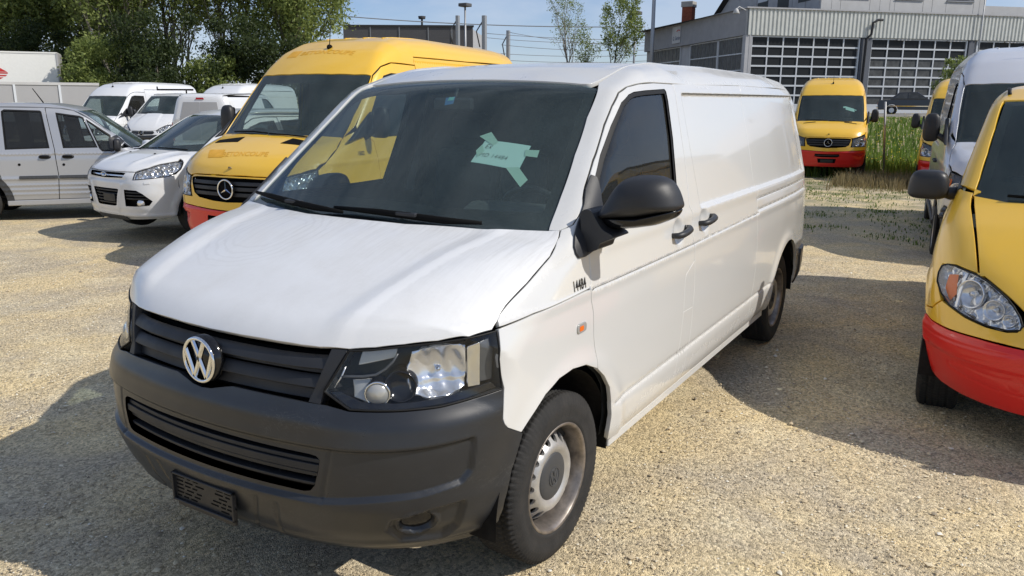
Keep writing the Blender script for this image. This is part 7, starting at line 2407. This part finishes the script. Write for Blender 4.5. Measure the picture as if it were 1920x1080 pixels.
        panel(B, 'sill_cladding', SIDE, [(-.46, .33), (-2.2, .33), (-2.2, .44), (-.46, .44)], M['black_plastic'], t, step=.05, grid=.06, depth=.01, offset=.01, sides=(s,), shrink=False)
    for y in (-.30, .30):
        p = surf(B, TOP, [(.33, y)], .003)[0]
        MB().lathe([(.001, .010), (.012, .007), (.016, 0)], 10, Matrix.Translation(p) @ Matrix.Rotation(math.pi / 2, 4, 'X')).build('washer_jet', M['gap_black'], t)
    return t
white_suv()

# ---- silver people carrier seen from its right side
def silver_car():
    B = CONN
    t = thing('people_carrier', 'silver high roof people carrier side on with black door handles, at the left edge', 'car', (-5.904, -10.137, -.13), math.radians(139.42))
    arch = arc(0, .32, .41, 30, 172, 18); rarch = arc(-2.35, .32, .41, 8, 172, 18)
    w1 = [(-.62, 1.115), (-.79, 1.575), (-.84, 1.60), (-1.17, 1.650), (-1.105, 1.112)]
    w2 = [(-.39, 1.055), (-.43, 1.305), (-.76, 1.555), (-.60, 1.10), (-.56, 1.055)]
    w3 = [(-1.288, 1.114), (-1.355, 1.660), (-1.38, 1.68), (-1.86, 1.697), (-1.90, 1.67), (-1.892, 1.10)]
    w4 = [(-2.05, 1.12), (-2.08, 1.66), (-2.90, 1.65), (-2.95, 1.12)]
    sp = dict(grid=.025, paint='silver_paint', bumper='bumper_plastic',
        hood_front=[(0, .87), (30, .87), (40, .88), (55, .90)], hood_side=[(.36, .97), (.15, 1.02), (-.10, 1.07)], hood_rear=[(-.14, .74), (-.05, .55), (.0, .3), (.02, 0)],
        wing_front=[(62, .88), (62, .70), (64, .60)],
        wing=[(.36, .52)] + arch + [(-.42, .33), (-.42, 1.0), (-.30, 1.10), (-.18, 1.115), (-.10, 1.085), (.15, 1.03), (.36, .98)],
        doors=[('front_door', [(-.43, .335), (-1.235, .335), (-1.20, .691), (-1.222, 1.097), (-1.306, 1.72), (-1.1, 1.71), (-.92, 1.675), (-.72, 1.56), (-.30, 1.25), (-.24, 1.18), (-.31, 1.10), (-.43, 1.0)], [w1, w2], 'side_glass'),
               ('sliding_door', [(-1.242, .335), (-1.90, .335), (-1.94, .50), (-2.0, .74), (-2.02, .9), (-2.0, 1.73), (-1.313, 1.725), (-1.229, 1.097), (-1.207, .691)], [w3], 'dark_glass'),
               ('rear_quarter', [(-1.91, .335), (-1.95, .50), (-2.01, .74), (-2.03, .9), (-2.01, 1.73), (-3.25, 1.72), (-3.25, .40), (-2.80, .33)] + rarch[::-1], [w4], 'dark_glass')],
        handles=[], roll=1.0,
        ws_edge=[(-.80, 0), (-.81, .25), (-.85, .50), (-.90, .655), (-.68, .69), (-.45, .72), (-.20, .75), (-.15, .76)],
        roof_side=[(-.24, 1.19), (-.30, 1.26), (-.72, 1.57), (-.92, 1.685), (-1.1, 1.72), (-1.306, 1.73), (-2.0, 1.74), (-3.25, 1.73)],
        roof_rear=[(-3.30, .5), (-3.33, .25), (-3.33, 0)],
        ws=[(.0, 0), (-.02, .30), (-.10, .60), (-.15, .755), (-.20, .745), (-.45, .715), (-.68, .685), (-.895, .65), (-.845, .50), (-.805, .25), (-.795, 0)],
        ws_in=[(-.06, 0), (-.08, .30), (-.16, .55), (-.21, .70), (-.45, .67), (-.65, .64), (-.83, .60), (-.78, .45), (-.75, .25), (-.74, 0)],
        wipers=[], tail_x=-2.9, tail=(.42, 1.74, 106), wb=2.35, R=.32, track=.78, tw=.205, arch=.40, dash=1.02, seat_x=-1.25, rear_seats=[-2.1], bay=.85, rb=.20)
    shell(B, t, sp)
    f = [(0, .865), (40, .872), (55, .892), (61, .875), (61, .70), (63, .60), (63, .40), (60, .27), (30, .25), (0, .25)]
    fascia(B, t, 'front_bumper', f, M['silver_paint'], g=.04)
    dark_opening(B, t, sym([(0, .74), (25, .74), (22, .62), (0, .62)]), (.68,))
    for s in (1, -1):
        lamp(B, t, [(36, .68), (58, .72), (60, .86), (38, .84)], s, [(48, .78, .06, 30)], g=.04)
        mirror_box(t, (-.33, 1.03, 1.16), (.07, .10, .10), s, arm0=(-.33, .86, 1.10))
        sail = [(-.25, 1.20), (-.33, 1.11), (-.40, 1.06), (-.44, 1.05), (-.46, 1.25), (-.36, 1.30)]
        panel(B, 'mirror_sail', SIDE, sail, M['black_plastic'], t, step=.03, grid=.04, depth=.01, offset=.006, sides=(s,), shrink=False)
        # pull handles in dark cups, round lock covers, lower rubbing strip, dark arch trims
        for hx in (-1.045, -1.365):
            yb = float(B.width(.985))
            h_ = MB().add(*super_blob(hx, yb * s, .985, .085, .022, .032, 2.6, 20, 10), smooth=True).build('door_handle', M['black_plastic'], t)
            MB().tube([(hx + .06, (yb + .02) * s, .99), (hx + .04, (yb + .034) * s, .99), (hx - .04, (yb + .034) * s, .99), (hx - .06, (yb + .02) * s, .99)], .012, 6).build('pull', M['gap_black'], h_)
        for hx, hz in ((-1.115, .865), (-1.72, .875)):
            yb = float(B.width(hz))
            MB().lathe([(.001, .006), (.019, .005), (.021, -.004)], 14, Matrix.Translation((hx, yb * s, hz)) @ (Matrix.Rotation(0, 4, 'X') if s > 0 else Matrix.Rotation(math.pi, 4, 'X'))).build('lock_cover', M['gap_black'], t)
        panel(B, 'rubbing_strip', SIDE, rounded([(-1.215, .700), (-1.74, .700), (-1.74, .655), (-1.215, .655)], .012), M['hub_plastic'], t, step=.03, grid=.03, depth=.006, offset=.008, sides=(s,), shrink=False)
        panel(B, 'rubbing_strip', SIDE, rounded([(-.46, .700), (-1.19, .700), (-1.19, .655), (-.46, .655)], .012), M['hub_plastic'], t, step=.03, grid=.03, depth=.006, offset=.008, sides=(s,), shrink=False)
        for cx in (0, -2.35):
            ring = [(cx + .50 * math.cos(q), .32 + .50 * math.sin(q)) for q in np.radians(np.linspace(-2, 182, 22))] + [(cx + .405 * math.cos(q), .32 + .405 * math.sin(q)) for q in np.radians(np.linspace(182, -2, 22))]
            panel(B, 'arch_trim', SIDE, ring, M['hub_plastic'], t, step=.03, grid=.03, depth=.008, offset=.008, sides=(s,), shrink=False)
        MB().box((-.42, s * .84, .25), (-1.95, s * .885, .33), .01).build('sill', M['silver_paint'], t)
    p = surf(B, TOP, [(-1.42, -.25)], 0)[0]
    MB().tube([p, p + [-.13, 0, .22]], [.010, .006], 6).build('aerial', M['gap_black'], t)
    return t
silver_car()
# ---------------------------------------------------------------- note, stickers and the last vehicles
def screen_note():
    B = HERO
    T = TOP
    t = thing('paper_note', 'mint green ruled paper note taped behind the windscreen of the white panel van', 'note', (0, 0, 0))
    q = np.array([(-.337, .337), (-.361, .546), (-.242, .557), (-.225, .337)])   # top left, top right, low right, low left
    def uv(u, v): return (q[0] * (1 - u) + q[1] * u) * (1 - v) + (q[3] * (1 - u) + q[2] * u) * v
    def quad(name, pts, mat, off, parent=t):
        P = [uv(u, v) for u, v in pts]
        return mesh_obj(name, surf(B, T, P, off), [tuple(range(len(P)))], M[mat], parent)
    n = 12
    g = [(i / n, j / 4) for j in range(5) for i in range(n + 1)]
    sh = mesh_obj('paper', surf(B, T, [uv(*p) for p in g], -.013), [(j * (n + 1) + i, j * (n + 1) + i + 1, (j + 1) * (n + 1) + i + 1, (j + 1) * (n + 1) + i) for j in range(4) for i in range(n)], M['mint_paper'], t)
    rl = MB()
    for i in range(26):
        u = .02 + i * .0375
        rl.add(surf(B, T, [uv(u, .02), uv(u + .014, .02), uv(u + .014, .98), uv(u, .98)], -.0122), [(0, 1, 2, 3)])
    tag(rl.build('ruled_line', M['pale_rule'], sh), kind='stuff')
    for s, u0, v0, size in (('Ex', .09, .36, .27), ('MD 14484', .08, .72, .235)):
        V, F_ = text_geo(s, 1., .15, -.012, 1.15)
        if len(V):
            P = surf(B, T, [uv(u0 + v[0] * size * .52, v0 - v[1] * size) for v in V], -.0112)
            mesh_obj('handwriting', P, F_, M['ink'], sh)
    for pts in ([(-.348, .300), (-.378, .341), (-.339, .400), (-.318, .388)], [(-.336, .535), (-.352, .592), (-.319, .600), (-.309, .545)], [(-.238, .50), (-.256, .550), (-.218, .616), (-.180, .604)], [(-.279, .328), (-.312, .338), (-.284, .366), (-.250, .352)]):
        mesh_obj('tape', surf(B, T, pts, -.0105), [(0, 1, 2, 3)], M['tape_green'], t)
    s1 = [(-.537, -.012), (-.545, .036), (-.503, .053), (-.492, .012)]
    o = mesh_obj('motorway_sticker', surf(B, T, s1, -.012), [(0, 1, 2, 3)], M['sticker_blue'])
    tag(o, 'small blue and mint toll sticker high behind the windscreen of the white panel van', 'sticker')
    s2 = [(-.540, .006), (-.542, .034), (-.522, .040), (-.519, .010)]
    mesh_obj('sticker_patch', surf(B, T, s2, -.0112), [(0, 1, 2, 3)], M['sticker_green'], o)
    # note behind the glass of the van facing us
    B2 = SPR
    t2 = thing('paper_note', 'small pale note behind the windscreen of the yellow van facing the camera', 'note', (0, 0, 0))
    t2.location = van_c.location; t2.rotation_euler = van_c.rotation_euler
    mesh_obj('paper', surf(B2, T, [(-.235, .36), (-.215, .58), (-.135, .60), (-.15, .37)], -.011), [(0, 1, 2, 3)], M['mint_paper'], t2)
    for pts in ([(-.215, .30), (-.235, .36), (-.20, .37), (-.18, .31)], [(-.20, .58), (-.205, .64), (-.18, .64), (-.18, .59)]):
        mesh_obj('tape', surf(B2, T, pts, -.0105), [(0, 1, 2, 3)], M['mint_paper'], t2)
simple('pale_rule', (.74, .88, .84), .8)
simple('tape_green', (.46, .66, .54), .5)
screen_note()

vito_src = [o for o in bpy.data.objects if o.get('label', '').startswith('low yellow van')][0]
c = far(28.5, -12.45)
small_front = clone(vito_src, 'white small van with dark lower front, left of the grey rear doors', (c.x, c.y, -.20), 20, {'yellow_paint': 'white_paint_clean', 'red_paint': 'bumper_plastic', 'dark_glass': 'side_glass'})
c = far(29.0, -9.15)
small_rear = clone(vito_src, 'white van seen from behind with grey rear doors, left of the tall yellow van', (c.x, c.y, -.21), 206, {'yellow_paint': 'white_paint_clean', 'red_paint': 'white_paint_clean'})
small_front.scale = (1.1,) * 3; small_rear.scale = (1.1,) * 3
for s in (1, -1):
    panel(VITO, 'rear_door', ('front', -3.3), [(180 - s * 1, .62), (180 - s * 48, .62), (180 - s * 46, 1.66), (180 - s * 1, 1.66)], M['trailer_grey'], small_rear, step=.05, grid=.06, depth=.01, offset=.008, shrink=False)
panel(VITO, 'brake_light', ('front', -3.3), [(166, 1.735), (194, 1.735), (192, 1.775), (168, 1.775)], M['red_lens'], small_rear, step=.04, grid=.05, depth=.02, offset=.02, shrink=False)
rb = MB().tube([(-.9, -.55, 2.02), (-.9, .75, 2.02)], .03, 6).tube([(-.9, -.55, 2.02), (-.9, -.55, 2.12)], .025, 6).tube([(-.9, .5, 1.9), (-.9, .5, 2.02)], .025, 6)
rb.build('roof_bar', M['gap_black'], small_front)

# old black saloon on the apron by the workshop
def black_car():
    c = px_at(1712, 212, 48.5)
    t = thing('old_car', 'small old black car with pale wheels parked in front of the workshop doors', 'car', (c.x, c.y, .91), math.atan2(CR.y, CR.x) - math.radians(24))
    # x forward, y left, side profile extruded with the cabin narrower than the body
    def loft(name, prof, w0, w1, mat, bev=.05):
        mb = MB()
        V, n = [], len(prof)
        for s, ww in ((-1, None), (1, None)):
            for x, z in prof:
                k = (z - prof[0][1]) / max(p[1] - prof[0][1] for p in prof)
                V.append((x, s * (w0 + (w1 - w0) * k), z))
        F_ = [tuple(range(n))[::-1], tuple(range(n, 2 * n))] + [(i, (i + 1) % n, (i + 1) % n + n, i + n) for i in range(n)]
        mb.add(V, F_)
        o = mb.build(name, M[mat], t); bevel(o, bev, 2, 30)
        return o
    def wa(cx): return [(cx + .34 * math.cos(a), .30 + .34 * math.sin(a)) for a in np.radians(np.linspace(175, 5, 9))]
    body = [(-1.95, .32), (-1.98, .55), (-1.92, .88), (-1.0, .93), (.75, .93), (1.85, .82), (1.92, .60), (1.88, .32)] + wa(1.25)[::-1] + wa(-1.20)[::-1]
    loft('body', body, .80, .76, 'black_paint', .04)
    cab = [(-1.35, .92), (-.85, 1.34), (.10, 1.36), (.75, .92)]
    loft('roof', cab, .72, .60, 'black_paint', .04)
    for s in (1, -1):
        for w_ in ([(-1.12, .97), (-.80, 1.27), (-.42, 1.29), (-.42, .97)], [(-.36, .97), (-.36, 1.29), (.08, 1.30), (.55, .97)]):
            V = [(x, s * (.724 - .12 * (z - .92) / .44), z) for x, z in w_]
            mesh_obj('window', V, [(0, 1, 2, 3)], M['pane_dusty'], t)
        MB().box((-1.6, s * .80, .52), (1.6, s * .815, .56)).build('chrome_strip', M['chrome'], t)
        for cx in (1.25, -1.20):
            tw = MB().lathe([(.14, .07), (.17, .09), (.27, .09), (.30, .06), (.30, -.09), (.2, -.09)], 28, Matrix.Translation((cx, s * .72, .30)) @ (Matrix.Rotation(0, 4, 'Z') if s > 0 else Matrix.Rotation(math.pi, 4, 'Z'))).build('wheel', M['tyre_rubber'], t)
            MB().lathe([(.001, .06), (.06, .075), (.10, .05), (.17, .085), (.19, .088)], 28, Matrix.Translation((cx, s * .72, .30)) @ (Matrix.Rotation(0, 4, 'Z') if s > 0 else Matrix.Rotation(math.pi, 4, 'Z'))).build('rim', M['trailer_white'], tw)
        MB().box((-1.99, s * .42, .62), (-1.97, s * .70, .76), .01).build('tail_lamp', M['red_lens'], t)
    MB().add([(.14, -.58, 1.31), (.14, .58, 1.31), (.70, .68, .96), (.70, -.68, .96)], [(0, 1, 2, 3)]).build('windscreen', M['pane_dusty'], t)
    MB().add([(-.89, -.58, 1.30), (-.89, .58, 1.30), (-1.33, .68, .95), (-1.33, -.68, .95)], [(3, 2, 1, 0)]).build('rear_window', M['pane_dusty'], t)
    MB().box((-2.06, -.78, .40), (-1.93, .78, .50), .02).build('bumper', M['chrome'], t)
    MB().box((1.88, -.78, .40), (2.0, .78, .50), .02).build('bumper', M['chrome'], t)
    MB().box((-2.0, -.24, .60), (-1.975, .24, .72)).build('number_plate', M['trailer_white'], t)
black_car()
